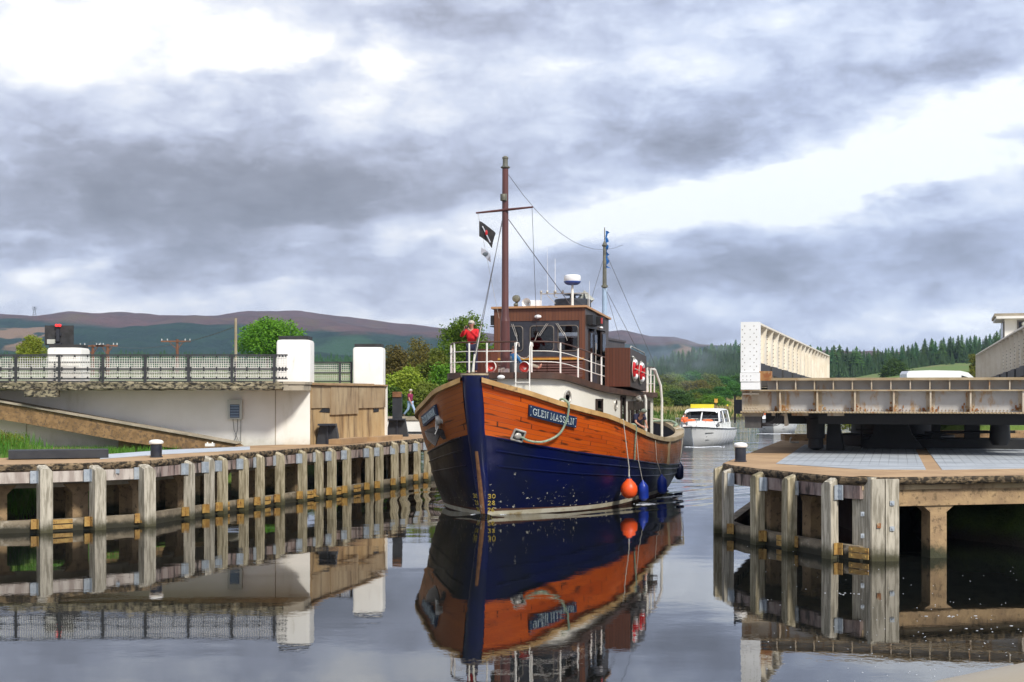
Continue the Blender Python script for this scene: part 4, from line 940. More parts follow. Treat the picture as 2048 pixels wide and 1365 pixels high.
# ---------------------------------------------------------------- swing bridge, open
def swing():
    ang=math.atan2(.27,.963); A=Vector((math.sin(ang),math.cos(ang),0)); B_=Vector((math.cos(ang),-math.sin(ang),0))
    T=thing('swing_bridge','open steel road swing bridge with tall white girders and rusty end beam on the right','bridge',(X(1483,45),45,0),-ang)
    Lg=40.7; Wd=8.7; ZT,ZD,ZB=6.06,4.30,3.20 ; Wd=9.2      # local x across, y along
    def girder(x0,inner,label):
        g_=MB(); g_.box((x0,Lg/2,(ZT+3.75)/2),(.06,Lg,ZT-3.75)); g_.box((x0,Lg/2,ZT-.03),(.5,Lg,.06)); g_.box((x0,Lg/2,3.8),(.5,Lg,.06))
        g_.box((x0,Lg-.02,(ZT+3.75)/2),(.5,.05,ZT-3.75))
        o=g_.build('girder','girder_cream',T); tag(o,label)
        k=.55; i=0
        while k<Lg-.3:
            for sd in(inner,-inner):
                xi=x0+sd*.03; st=MB()
                st.ext([(xi,k,4.0),(xi+sd*.12,k,4.0),(xi+sd*.12,k,5.35),(xi+sd*.17,k,5.75),(xi+sd*.22,k,ZT-.06),(xi,k,ZT-.06)],(0,-.012,0),(0,.012,0))
                if sd==inner: st.box((xi+sd*.012,k,4.9),(.02,.16,2.0))
                if sd==inner or x0<1: st.build('stiffener','girder_cream',o)
            k+=2.3; i+=1
        kb=MB(); k=.35; j=0
        while k<Lg-1:
            kb.box((x0+inner*.10,k+1.1,4.62-.02*j),(.12+.10*(j%2==0),2.1,.34)); k+=2.3; j+=1
        kb.build('kerb_band','girder_black',o)
        rv=MB(); k=.55
        while k<20:
            z=4.85
            while z<5.9: rv.box((x0+inner*.055,k-.35,z),(.03,.06,.035)); z+=.14
            k+=2.3
        rv.build('rivets','rivet_grey',o)
        return o
    girder(.29,1,'left girder of the swing bridge'); girder(Wd-.2,-1,'right girder of the swing bridge')
    # white box end of the left girder
    e=MB(); e.box((.29,.0,(ZT+4.47)/2),(.575,.5,ZT-4.47)); e.build('girder_end','girder_white',T)
    e=MB(); e.box((.30,-.03,4.32),(.62,.54,.28)); e.box((.31,-.02,4.05),(.60,.52,.235)); e.build('girder_end','girder_white',T)
    r=MB()
    for i,zz in enumerate([4.55+.115*i for i in range(13)]):
        for xx in((.06,.30,.50) if i%2 else(.13,.42)): r.ell((xx,-.252,zz),(.018,.012,.018),6,4)
    for zz in(4.24,4.36): 
        for xx in(.08,.2,.32): r.ell((xx,-.302,zz),(.016,.012,.016),6,4)
    r.build('rivets','rivet_grey',T)
    e=MB(); e.box((.76,.0,4.36),(.36,.5,.30)); e.build('rust_block','rust',T)
    # end fascia: upper shelf and lower plate girder
    f=MB(); f.box((5.4,.15,4.255),(9.2,.7,.08)); f.build('top_flange','flange_tan',T)
    f=MB(); f.box((5.4,.20,4.07),(9.2,.04,.30)); f.build('upper_web','fascia_panel',T)
    f=MB(); f.box((5.1,.02,3.905),(10.2,.55,.045)); f.box((5.1,.02,3.225),(10.2,.62,.05)); f.build('flange','flange_tan',T)
    f=MB(); f.box((5.1,.12,3.565),(10.2,.04,.64)); f.build('lower_web','fascia_panel',T)
    s1=MB(); k=1.12
    while k<10.0: s1.box((k,.02,4.075),(.035,.34,.29)); k+=.575
    s1.build('upper_stiffeners','fascia',T)
    s2=MB(); s3=MB(); s2.box((.47,.095,3.565),(.92,.02,.60))
    ks=[1.22,2.36,3.50,4.66,5.74,6.90,8.40,9.9]
    for i,k in enumerate(ks):
        MB().box((k,-.06,3.565),(.05,.30,.63)).box((k+.0,.09,3.565),(.26,.02,.62)).build('stiffener','fascia',T)
        for dx in(-.09,.09):
            for j in range(5): s3.ell((k+dx,.078,3.32+.12*j),(.022,.014,.022),6,4)
    k=.1
    while k<10.1:
        s3.ell((k,-.30,3.235),(.02,.012,.02),6,4); s3.ell((k,.085,3.30),(.02,.014,.02),6,4); k+=.105
    for i in range(5):
        for j in range(5): s3.ell((.1+.09*i+(j%2)*.04,.078,3.35+.11*j),(.02,.014,.02),6,4)
    s2.build('end_doubler','fascia',T); s3.build('rivets','fascia',T)
    rr=MB(); rnd=random.Random(2)
    for k in ks[:-1]:
        for j in range(15):
            w=rnd.uniform(.02,.08); rr.box((k+rnd.gauss(0,.13),.074,3.27+abs(rnd.gauss(0,.09))),(w,.012,rnd.uniform(.03,.10)))
    rr.build('rust_scabs','rust',T)
    # deck and floor beams
    f=MB(); f.box((Wd/2+.1,Lg/2+.3,4.12),(Wd-.9,Lg-.8,.22)); f.build('road_deck','mech_grey',T)
    f=MB(); k=2
    while k<Lg: f.box((Wd/2,k,3.6),(Wd-.6,.12,.8)); k+=2.2
    f.build('floor_beams','mech_black',T)
    f=MB(); f.box((6.0,1.6,3.0),(7.4,.5,.34)); f.box((4.9,4.0,2.98),(9,.7,.4)); f.build('under_beam','mech_black',T)
    f=MB(); f.lathe((4.5,9,0),[(2.2,1.9),(2.2,2.3),(1.5,2.35),(1.4,3.3)],28); f.ext([(3.55,5.2,1.9),(5.6,5.2,1.9),(5.2,5.2,2.4),(4.95,5.2,3.1),(4.0,5.2,3.1),(3.9,5.2,2.4)],(0,0,0),(0,2,0)); f.box((6.3,7,2.07),(5.6,2,.34)); f.box((6.3,7,2.95),(5.6,1.2,.3)); f.box((6.0,6.5,2.5),(.3,.6,.9)); f.box((7.2,6.5,2.5),(.5,.6,.9)); f.tube([(5.6,6.2,2.45),(8.6,6.2,2.5)],.05,6); f.lathe((8.0,4.4,0),[(.24,2.1),(.34,2.3),(.3,2.9)],12); f.build('pivot','mech_black',T)
    f=MB(); f.lathe((2.1,3.2,0),[(.10,1.92),(.26,2.0),(.24,2.3),(.30,2.32),(.30,2.95),(.35,3.0),(.35,3.2)],16); f.build('jack','mech_black',T)
    f=MB(); f.ext([(2.42,3.4,1.92),(3.0,3.4,1.92),(2.9,3.4,2.5),(2.8,3.4,3.1),(2.5,3.4,3.1),(2.45,3.4,2.5)],(0,0,0),(0,.8,0)); f.build('jack','mech_black',T)
    f=MB(); f.box((.36,.2,2.90),(.50,.5,.36)); f.build('motor_box','mech_grey',T)
    f=MB(); f.box((.33,.2,3.14),(.62,.4,.12)); f.box((.98,.3,3.15),(.1,.3,.1)); f.box((1.35,.4,2.98),(.09,.1,.4)); f.tube([(1.2,.4,3.16),(1.36,.4,3.1),(1.4,.4,2.8)],.045,7); f.box((1.8,.3,3.15),(.5,.3,.08)); f.box((2.9,.3,3.15),(.5,.3,.08)); f.build('bracket','fascia',T)
    f=MB()
    for i in range(5):
        r_=.24+.035*i; f.tube([(.62,.3+.02*i,2.86-.02*i)]+[(.80+.1*i*.3+r_*math.sin(a)*1.0,.3+.02*i,3.1-r_*.95*math.cos(a)*.9) for a in[.15*j for j in range(1,14)]],.012,5)
    f.build('cable_loops','wire',T)
    f=MB(); f.box((3.5,6,2.35),(.06,.06,1.0)); f.box((4.2,6,2.55),(1.8,.04,.05)); f.build('rail_post','mech_black',T)
    # end locking box standing off the near corner
    f=MB(); f.box((-.20,1.3,3.38),(.34,.4,.46)); f.box((-.36,1.3,3.30),(.05,.08,.9)); f.build('lock_box','bollard_black',T)
swing()
# bridge keeper's cabin
d=66
c=thing('control_cabin','white bridge keeper cabin with flat overhanging roof behind the right girder','cabin',(X(2009,d),d,0),-R(17))
hx=X(2009,d); x0=0
mb=MB(); mb.box((3.0+x0,2.0,5.2),(6,4,2.2)); mb.box((x0+3,2,3.2),(6,4,2.0)); mb.build('wall','pillar_white',c)
mb=MB(); mb.box((x0+3.0-.1,1.9,Zp(631,d)),(6.7,4.6,.14)); mb.build('roof','concrete',c)
mb=MB(); mb.box((x0+3.0-.1,1.9,Zp(636,d)+.0),(6.55,4.65,.11)); mb.build('fascia_board','pillar_white',c)
for xx in(.25,1.5): 
    f=MB(); f.box((x0+xx+.95,-.02,6.45),(1.3,.05,1.5)); o=f.build('window','window_frame',c); MB().box((x0+xx+.95,-.055,6.45),(1.16,.02,1.36)).build('pane','boat_glass',o)
mb=MB(); mb.box((x0+3,2,6.7),(5.98,3.98,1.15)); mb.build('wall','pillar_white',c)
for yy in(.5,1.3,2.1,2.9): 
    f=MB(); f.box((x0-.02,yy,6.45),(.05,.6,1.5)); o=f.build('window','window_frame',c); MB().box((x0-.05,yy,6.45),(.02,.5,1.36)).build('pane','boat_glass',o)
f=MB(); f.lathe((X(2046,d)-hx,-.2,Zp(649,d)),[(.001,-.1),(.09,-.08),(.12,0),(.12,.12)],12,'Y'); f.build('floodlight','box_cream',c)
# white van on the road behind the bridge
v=thing('van','roof of a white van passing behind the swing bridge deck','van',(X(1881,105),105,Zp(742,105)-2.35))
mb=MB(); prof=[(-2.75,.35),(-2.75,2.1),(-2.6,2.32),(-1,2.38),(1.2,2.33),(1.75,2.2),(2.15,1.85),(2.6,1.25),(3.1,1.1),(3.2,.7),(3.2,.35)]
mb.ext([(a,-.95,b) for a,b in prof],(0,0,0),(0,1.9,0)); mb.build('body','van_white',v)
for xx in(-1.8,2.2): 
    for yy in(-.98,.78): MB().lathe((xx,yy,.35),[(.001,0),(.33,0),(.35,.05),(.35,.18),(.001,.2)],18,'Y').build('wheel','black_paint',v)
mb=MB(); mb.ext([(1.25,-.955,1.3),(2.3,-.955,1.3),(1.95,-.955,1.8),(1.25,-.955,2.0)],(0,-.01,0),(0,0,0)); mb.build('window','boat_glass',v)
# poles and wires
def pole(px,yt,yb,d,w,m,label,arms=None,name='utility_pole'):
    t=thing(name,label,'pole',(X(px,d),d,Zp(yb,d)-1.5)); h=Zp(yt,d)-Zp(yb,d)+1.5
    MB().tube([(0,0,0),(0,0,h)],[w*.55,w*.45],8).build('shaft',m,t)
    if arms:
        for a in arms:
            mb=MB(); mb.bar((a[0],-.1,h-a[2]),(a[1],-.1,h-a[2]),.1,.12); mb.bar((a[0]*.5,-.1,h-a[2]-.02),(0,-.1,h-a[2]-.7),.05); mb.bar((a[1]*.5,-.1,h-a[2]-.02),(0,-.1,h-a[2]-.7),.05); mb.build('crossarm','pole_brown',t)
            mb=MB()
            for u in(a[0]*.95,a[0]*.6,a[1]*.6,a[1]*.95): mb.lathe((u,-.1,h-a[2]+.06),[(.03,0),(.05,.05),(.03,.1),(.05,.13),(.01,.17)],8)
            mb.build('insulators','insulator',t)
pole(471.5,637,712,74,.15,'pole_wood','tall bare pale pole directly left of the round green tree')
pole(354.5,679,712,120,.26,'pole_brown','brown pole with one wide crossarm in the middle behind the near railing',[(-1.35,1.15,.18)])
pole(185.5,690,712,112,.24,'pole_brown','dark pole of the pair right of the far left pillar',[(-1.0,.9,.1)])
pole(215.5,689,712,112,.26,'pole_brown','rusty brown pole of the pair right of the far left pillar',[(-.9,.8,.12)])
mb=MB(); a=Vector((X(470,74),74,Zp(654,74))); b=Vector((X(185,112),112,Zp(684,112))); mb.tube([a.lerp(b,i/16)+Vector((0,0,-1.3*4*(i/16)*(1-i/16)*.6)) for i in range(17)],.022,4)
mb.tube([b.lerp(Vector((X(-60,150),150,Zp(700,150))),i/8)+Vector((0,0,-.9*4*(i/8)*(1-i/8))) for i in range(9)],.022,4)
tag(mb.build('overhead_wire','wire'),'sagging black wire strung from the tall pale pole to the pole pair','wire')
# pylon on the hill
d=1900; t=MB(); h=Zp(612,d)-Zp(634,d); x=X(69,d); z=Zp(636,d)
for sx in(-1,1): t.bar((x+sx*2.6,d,z),(x+sx*.4,d,z+h),.5)
for k in(.2,.4,.6,.8): t.bar((x-2.6+2.2*k,d,z+h*k),(x+2.6-2.2*min(1,k+.2),d,z+h*min(1,k+.2)),.35)
for k in(.72,.86,.97): t.bar((x-3.2,d,z+h*k),(x+3.2,d,z+h*k),.5)
tag(t.build('lattice_pylon','wire'),'tiny lattice pylon on the skyline above the far left hills','pylon')
# cottage
d=420; zc=zl(X(1445,d),d); ct=thing('cottage','small white gabled cottage with slate roof beyond the meadow','house',(X(1446,d),d,Zp(805,d)-.2),R(28))
mb=MB(); hh=1.5; rd=2.9
mb.ext([(1.6,-1.3,0),(1.6,1.3,0),(1.6,1.3,hh),(1.6,0,rd),(1.6,-1.3,hh)],(0,0,0),(-4.6,0,0)); mb.build('wall','cottage_wall',ct)
rf=MB(); rf.ext([(1.75,-1.5,hh-.12),(1.75,0,rd+.1),(1.75,0,rd-.02),(1.75,-1.5,hh-.24)],(0,0,0),(-4.9,0,0)); rf.ext([(1.75,1.5,hh-.12),(1.75,0,rd+.1),(1.75,0,rd-.02),(1.75,1.5,hh-.24)],(0,0,0),(-4.9,0,0)); ro=rf.build('roof','slate',ct)
MB().box((1.35,0,rd+.35),(.5,.6,.9)).build('chimney','cottage_wall',ro)
for xx in(-2,-.5): f=MB().box((xx,-1.32,.8),(.5,.06,.6)).build('window','slate',ct)
def sign(px,py,d,w,h,m,label,yb):
    t=thing('sign_board',label,'sign',(X(px,d),d,Zp(yb,d))); z=Zp(py,d)-Zp(yb,d)
    MB().box((0,0,z),(w,.05,h)).build('board',m,t); MB().box((0,.05,z/2),(.1,.06,z)).build('post','pole_brown',t)
sign(1432,802,175,.42,.5,'sign_orange','square orange notice board standing in front of the cottage',822)
sign(1455,811,175,.20,.22,'sign_yellow','small yellow notice board right of the orange one',818)
# covers of the boat the picture is taken from
mb=MB(); rows=[]
for i in range(15):
    t=i/14; row=[]
    for k in range(41):
        a=2*math.pi*k/40; r=math.sin(t*math.pi/2)
        row.append((2.0+1.6*r*math.cos(a),2.55+.5*r*math.sin(a),3.02+.36*max(0,math.cos(t*math.pi/2))**.82))
    rows.append(row)
mb.grid(rows); mb.add([(x,y,3.0) for x,y,z in rows[-1][:-1]],[tuple(range(40))])
CANOPY=tag(mb.build('boat_canopy','canopy_beige'),'beige rounded canopy edge of the viewer boat in the bottom right corner','canopy')

t=thing('road_barrier','white slatted barrier on the far bank glimpsed through the gap under the swing bridge','barrier',(X(1840,96),96,1.95))
for k in range(4): MB().box((0,0,.25+.2*k),(8,.05,.09)).build('slat','rail_white',t)
for k in range(5): MB().box((-3.9+1.95*k,.06,.5),(.1,.08,1.1)).build('post','rail_white',t)
# ================================================================ THE TRAWLER (local: x to port, y aft, z up)
V=thing('trawler','wooden hulled former fishing trawler with varnished orange topsides and navy blue hull','boat',(ST_O[0],ST_O[1],0),-TH)
US=[.12,.5,1,2,3,4,5.5,7.5,10,13,16,17.5,18.7,19.5,19.95,20.1]
RO=[.30,1.02,1.5,2.15,2.78,3.2,3.42,3.55,3.58,3.55,3.45,3.2,2.6,1.7,.8,0]
RZ=[4.2,3.97,3.8,3.5,3.25,3.07,2.82,2.5,2.22,2.04,2.1,2.26,2.48,2.66,2.74,2.76]
KS=[.55,.95,1.42,2.38,3.35,4.3,5.75,7.65,10.1,13,15.95,17.4,18.6,19.4,19.85,20.0]
KO=[.26,.85,1.25,1.9,2.5,2.95,3.28,3.45,3.52,3.5,3.38,3.12,2.5,1.62,.75,0]
KZ=[2.55,2.42,2.3,2.12,1.95,1.83,1.68,1.5,1.3,1.12,1.0,1.0,1.03,1.07,1.1,1.1]
WS=[1.30,1.75,2.2,3.1,4.0,4.95,6.3,8.0,10.3,13,15.6,16.9,17.9,18.6,19,19.15]
WO=[.05,.42,.8,1.5,2.1,2.58,3.0,3.25,3.38,3.3,2.95,2.5,1.8,1.1,.5,0]
def cub(xs,ys,x):       # monotone-ish Catmull-Rom in station space
    if x<=xs[0]: return ys[0]
    if x>=xs[-1]: return ys[-1]
    for i in range(len(xs)-1):
        if x<=xs[i+1]: break
    h=xs[i+1]-xs[i]; t=(x-xs[i])/h
    m0=(ys[i+1]-ys[i-1])/(xs[i+1]-xs[i-1])*h if i>0 else (ys[i+1]-ys[i])
    m1=(ys[i+2]-ys[i])/(xs[i+2]-xs[i])*h if i+2<len(xs) else (ys[i+1]-ys[i])
    return (2*t**3-3*t*t+1)*ys[i]+(t**3-2*t*t+t)*m0+(-2*t**3+3*t*t)*ys[i+1]+(t**3-t*t)*m1
def hp(u,t):
    """hull skin, port side: u station, t 0 rail..1 top of blue..2 waterline..3 keel"""
    R_=Vector((cub(US,RO,u),u,cub(US,RZ,u))); K=Vector((cub(US,KO,u),cub(US,KS,u),cub(US,KZ,u))); w=Vector((cub(US,WO,u),cub(US,WS,u),0))
    b=.05*math.sin(math.pi*min(1,RO[0]+u/4)) if u<18 else .02
    if t<=1: p=R_.lerp(K,t); p.x+=.04*math.sin(math.pi*t); return p
    if t<=2: q=t-1; p=K.lerp(w,q); p.x+=(.10 if u>.6 else .03)*math.sin(math.pi*q)*(1 if u<18 else .4); return p
    q=t-2; B_=Vector((w.x*.7,w.y+.5,-1.3)); return w.lerp(B_,q)
def hn(u,t,side=1):
    a=hp(min(20.1,u+.05),t)-hp(max(.12,u-.05),t); b=hp(u,t+.02)-hp(u,max(0,t-.02)); n=a.cross(b)
    n.normalize(); n=n if n.x>0 or abs(n.x)<1e-3 else -n
    return Vector((n.x*side,n.y,n.z))
def hs(u,t,side=1,off=0):
    p=hp(u,t); p=Vector((p.x*side,p.y,p.z)); return p+hn(u,t,side)*off if off else p
ST=[]; 
for a,b in zip(US,US[1:]):
    n=max(2,int((b-a)/.35)) if a<18 else 4
    ST+= [lerp(a,b,i/n) for i in range(n)]
ST.append(US[-1])
def hullmats():
    # varnished strakes: planks run along u (UV in metres)
    m=bpy.data.materials.new('varnish_plank'); m.use_nodes=True; g=G(m.node_tree); b=m.node_tree.nodes['Principled BSDF']
    uv=g.n('ShaderNodeUVMap'); uv.uv_map='UVMap'; u,v,_=g.sep(uv.outputs[0])
    w=.135; row=g.m('FLOOR',g.m('DIVIDE',v,w)); fr=g.m('FRACT',g.m('DIVIDE',v,w))
    wn=g.n('ShaderNodeTexWhiteNoise',noise_dimensions='1D'); g.put(wn.inputs['W'],row)
    up=g.m('ADD',g.m('DIVIDE',u,3.1),g.m('MULTIPLY',wn.outputs[0],5)); cell=g.m('FLOOR',up); cf=g.m('FRACT',up)
    wn2=g.n('ShaderNodeTexWhiteNoise',noise_dimensions='2D'); g.put(wn2.inputs['Vector'],g.comb(row,cell,0))
    seam=g.m('MAXIMUM',g.ramp(g.m('ABSOLUTE',g.m('SUBTRACT',fr,.5)),.455,.492),g.ramp(g.m('ABSOLUTE',g.m('SUBTRACT',cf,.5)),.494,.498))
    gn=g.noise(g.comb(g.m('MULTIPLY',u,1.1),g.m('MULTIPLY',v,26),0),1,5,.6); big=g.noise(g.comb(u,v,0),1.0,5,.6)
    c=g.mix(g.m('MULTIPLY_ADD',wn2.outputs[0],.75,g.m('MULTIPLY',gn,.3)),(.68,.125,.010),(.46,.062,.005))
    c=g.mix(g.ramp(gn,.5,.8,0,.5),c,(.70,.18,.02))
    aft=g.ramp(u,6,13); c=g.mix(g.m('MULTIPLY',aft,.72),c,(.21,.085,.025))
    st=g.noise(g.comb(g.m('MULTIPLY',u,.9),g.m('MULTIPLY',v,6.5),3.3),1.25,3,.5); c=g.mix(g.m('MULTIPLY',g.ramp(st,.60,.68),.85),c,(.045,.018,.008))
    kn=g.n('ShaderNodeTexVoronoi'); g.put(kn.inputs['Vector'],g.comb(g.m('MULTIPLY',u,1.6),g.m('MULTIPLY',v,3),0)); kn.inputs['Scale'].default_value=1.0
    c=g.mix(g.m('MULTIPLY',g.ramp(kn.outputs['Distance'],.09,.04),.5),c,(.08,.02,.006))
    c=g.mix(g.m('MULTIPLY',seam,.9),c,(.035,.012,.006))
    g.put(b.inputs['Base Color'],c); g.put(b.inputs['Roughness'],g.ramp(big,.3,.7,.26,.5)); b.inputs['Coat Weight'].default_value=.12; b.inputs['Coat Roughness'].default_value=.25; b.inputs['Specular IOR Level'].default_value=.35
    bm=g.n('ShaderNodeBump'); bm.inputs['Strength'].default_value=.5; bm.inputs['Distance'].default_value=.012; g.put(bm.inputs['Height'],g.m('SUBTRACT',g.m('MULTIPLY',big,.8),seam)); g.put(b.inputs['Normal'],bm.outputs[0]); M['varnish_plank']=m
    # blue paint with chips, scuffs and rust weeps, plus painted-in starboard darkness
    m=bpy.data.materials.new('hull_paint'); m.use_nodes=True; g=G(m.node_tree); b=m.node_tree.nodes['Principled BSDF']
    o=g.n('ShaderNodeTexCoord').outputs['Object']; x,y,z=g.sep(o)
    n1=g.noise(o,.8,6,.6); c=g.mix(g.ramp(n1,.35,.65),(.002,.005,.050),(.003,.006,.030))
    sb=g.m('MULTIPLY',g.ramp(x,-.2,-.9),g.ramp(g.noise(g.v('MULTIPLY',o,(2.2,2.2,.45)),1.3,5,.65),.24,.52))  # starboard darkening: stain plus the dark reflection painted into the colour
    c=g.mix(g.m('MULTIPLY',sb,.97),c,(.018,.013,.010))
    rs=g.m('MULTIPLY',g.m('MULTIPLY',g.ramp(x,-.3,-.8),g.ramp(y,3.6,2.2)),g.ramp(g.noise(g.v('MULTIPLY',o,(5,5,.6)),1.6,5,.7),.52,.66)); c=g.mix(g.m('MULTIPLY',rs,.6),c,(.09,.05,.03))
    aft=g.ramp(y,10,15); c=g.mix(g.m('MULTIPLY',g.m('MULTIPLY',aft,.6),g.ramp(g.noise(g.v('MULTIPLY',o,(1,1,.4)),2,5,.7),.4,.7)),c,(.05,.055,.065))
    low=g.ramp(z,1.5,.3,0,1)
    chip=g.ramp(g.m('MULTIPLY_ADD',low,.075,g.noise(g.v('MULTIPLY',o,(1,1,1.5)),7.0,5,.62)),.705,.725)
    chip=g.m('MULTIPLY',chip,g.ramp(g.noise(o,.9,2,.5),.42,.52)); c=g.mix(chip,c,(.55,.53,.42))
    g.put(b.inputs['Base Color'],c); g.put(b.inputs['Roughness'],g.ramp(n1,.3,.7,.32,.5)); b.inputs['Specular IOR Level'].default_value=.28
    bm=g.n('ShaderNodeBump'); bm.inputs['Strength'].default_value=.35; bm.inputs['Distance'].default_value=.03; g.put(bm.inputs['Height'],g.noise(g.v('MULTIPLY',o,(1,1,3)),1.4,4,.5)); g.put(b.inputs['Normal'],bm.outputs[0]); M['hull_paint']=m
hullmats()
def loft(ts,mb,u0=.12,u1=20.1,off=0,uv=False,inside=0):
    for sd in(1,-1):
        rows=[];uvs=[]
        S=[u for u in ST if u0<=u<=u1]
        for t in ts:
            rows.append([hs(u,t,sd,off) for u in S])
            h=1.35
            uvs.append([(u+(30 if sd<0 else 0),t*h) for u in S])
        mb.grid(rows if sd>0 else [r for r in rows],True,uv=uvs if uv else None)
mb=MB(); loft([0,.25,.5,.75,1],mb,uv=True); P_=mb.build('bulwark_planking','varnish_plank',V,fix=False)
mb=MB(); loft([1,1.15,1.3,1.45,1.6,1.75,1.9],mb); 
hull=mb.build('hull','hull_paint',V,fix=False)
def zband(z0,z1,mb,off):
    # strip of hull between two heights near the waterline, rising gently aft
    for sd in(1,-1):
        rows=[]
        for z in(z0,(z0+z1)/2,z1):
            row=[]
            for u in ST:
                K=cub(US,KZ,u); zz=z+.10*sstep(3,9,u)
                t=2-zz/K if zz>=0 else 2-zz/-1.3*-1
                row.append(hs(u,t if zz>=0 else 2+(-zz)/1.3,sd,off))
            rows.append(row)
        mb.grid(rows,True)
mb=MB(); loft([1.9,2,2.4,3],mb,off=-.004); mb.build('underwater_hull','antifoul',hull,fix=False)
mb=MB(); zband(.03,.17,mb,.012); mb.build('boot_stripe','boot_white',hull,fix=False)
# rubbing ridges
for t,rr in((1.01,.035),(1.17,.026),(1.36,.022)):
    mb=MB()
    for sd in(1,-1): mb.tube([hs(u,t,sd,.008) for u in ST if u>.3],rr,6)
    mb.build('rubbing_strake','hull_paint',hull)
# vertical pale guard by the quarter
mb=MB(); mb.bar(hs(12.9,.0,1,.05),hs(12.9,1,1,.05),.15,.10,up=(1,0,0)); mb.build('guard_strip','cap_grey',V)
# capping rail
def cap(u0,u1,m,w0=.10,w1=-.24,th=.15):
    mb=MB()
    for sd in(1,-1):
        S=[u for u in ST if u0<=u<=u1]; rows=[]
        A=[]
        for u in S:
            p=hs(u,0,sd); n=hn(u,.3,sd); n.z=0; n.normalize(); A.append([p+n*w0+Vector((0,0,-.055)),p+n*w0+Vector((0,0,th-.055)),p+n*w1+Vector((0,0,th-.055)),p+n*w1+Vector((0,0,-.055))])
        for k in range(4): rows.append([a[k] for a in A])
        rows.append(rows[0]); mb.grid(rows,False)
    return mb.build('rail_cap',m,V)
cap(.12,8.5,'cap_wood'); cap(8.2,20.1,'cap_grey')
# inside of the bulwark, decks
mb=MB()
for sd in(1,-1):
    rows=[]
    for t in(0,.5,1.0):
        row=[]
        for u in ST:
            p=hs(u,t,sd); n=hn(u,t,sd); n.z=0; n.normalize(); row.append(p-n*.16)
        rows.append(row)
    mb.grid(rows,True)
mb.build('bulwark_lining','inner_dark',V,fix=False)
mb=MB(); rows=[]
for u in ST:
    z=cub(US,RZ,u)-min(1.0,.25+u*.3); q=min(.95,(cub(US,RZ,u)-z)/(cub(US,RZ,u)-cub(US,KZ,u))); p=hs(u,q,1)
    rows.append([( (p.x-.1)*k,p.y,z) for k in(-1,-.5,0,.5,1)])
mb.grid(rows,False); mb.build('main_deck','ship_deck',V,fix=False)
# stem
rows=[]; ZS=[4.36,4.2,3.6,3.0,2.5,2,1.5,1,.5,0,-.7,-1.3]
def stem_s(z): return interp([-1.3,0,1,2.5,4.3],[1.75,1.24,.93,.42,-.03],z)
def stem_w(z): return interp([-1.3,0,1,2.5,4.3],[.07,.10,.24,.31,.385],z)
for z in ZS:
    s0,w=stem_s(z),stem_w(z)
    rows.append([(w*math.sin(a)*(1 if abs(a)<1.6 else 1),s0+w*.85*(1-math.cos(a)) if abs(a)<=1.571 else s0+w*.85+.28,z) for a in[-1.5709,-1.35,-1.05,-.75,-.45,-.2,0,.2,.45,.75,1.05,1.35,1.5709]])
mb=MB(); mb.grid(rows,True)
for sd in(0,-1):
    mb.grid([[r[sd],(r[sd][0]*.9,r[sd][1]+.45,r[sd][2])] for r in rows],True)
stem=mb.build('stem','stem_blue',V)
mb=MB(); top=[(x*1.04,y-.01 if y<.3 else y,4.36) for x,y,z in rows[0]]+[(.40,.5,4.36),(-.40,.5,4.36)]
mb.add([(a,b,4.36) for a,b,c in top]+[(a,b,4.41) for a,b,c in top],[tuple(range(len(top)))[::-1],tuple(range(len(top),2*len(top)))]+[(i,(i+1)%len(top),len(top)+(i+1)%len(top),len(top)+i) for i in range(len(top))]); mb.build('stem_cap','cap_grey',stem)
mb=MB(); rows=[]
for i in range(15):
    z=lerp(-.1,2.05,i/14); w=.075*(1-.45*abs(i/14-.3))
    rows.append([(dx,stem_s(z)-.012-(0 if dx else .012),z) for dx in(-w,0,w)])
mb.grid(rows,False); mb.build('worn_strip','worn_wood',stem,fix=False)
# name boards and letters laid on the flare
def arc(side,u0,t,n=200,umax=6):
    pts=[(0,u0)];L=0;p=hs(u0,t,side)
    for i in range(1,n):
        u=u0+(umax-u0)*i/n; q=hs(u,t,side); L+=(q-p).length; p=q; pts.append((L,u))
    return pts
def onhull(side,u0,t0,tc):
    tb=arc(side,u0,tc)
    def f(x,y,off):     # x metres along, y metres up from the lower edge
        u=interp([a for a,b in tb],[b for a,b in tb],x); H=(hp(u,0)-hp(u,1)).length
        return hs(u,t0-y/H,side,off)
    return f
def nameboard(side,u0,length):
    f=onhull(side,u0,.44,.32); h=.36; mb=MB(); N=18
    for off in(.075,): mb.grid([[f(length*i/N,y,off) for i in range(N+1)] for y in(0,h*.5,h)],False)
    for y in(0,h): mb.grid([[f(length*i/N,y,o) for i in range(N+1)] for o in(.0,.075)],False)
    for x in(0,length): mb.grid([[f(x,h*j/2,o) for j in range(3)] for o in(.0,.075)],False)
    b=mb.build('name_board','board_navy',V)
    st,w=strokes('GLEN MASSAN'); sc=.20; k=(length-.26)/w; lt=MB()
    for l in st:
        pts=[]
        for (x0,y0),(x1,y1) in zip(l,l[1:]):
            pts.append((x0,y0))
        pts.append(l[-1])
        q=[]
        for x,y in pts:
            xx=.13+x*k; xx=xx if side>0 else length-xx
            q.append(f(xx,.08+y*sc,.085))
        lt.tube(q,.0125,5)
    lt.build('name_letters','silver_letter',b)
    sc_=MB()
    for x in(.05,length-.05):
        for y in(.05,h-.05): sc_.ell(f(x,y,.08),(.016,.016,.016),6,4)
    sc_.build('screws','silver_letter',b)
nameboard(1,1.02,1.98); nameboard(-1,1.02,1.95)
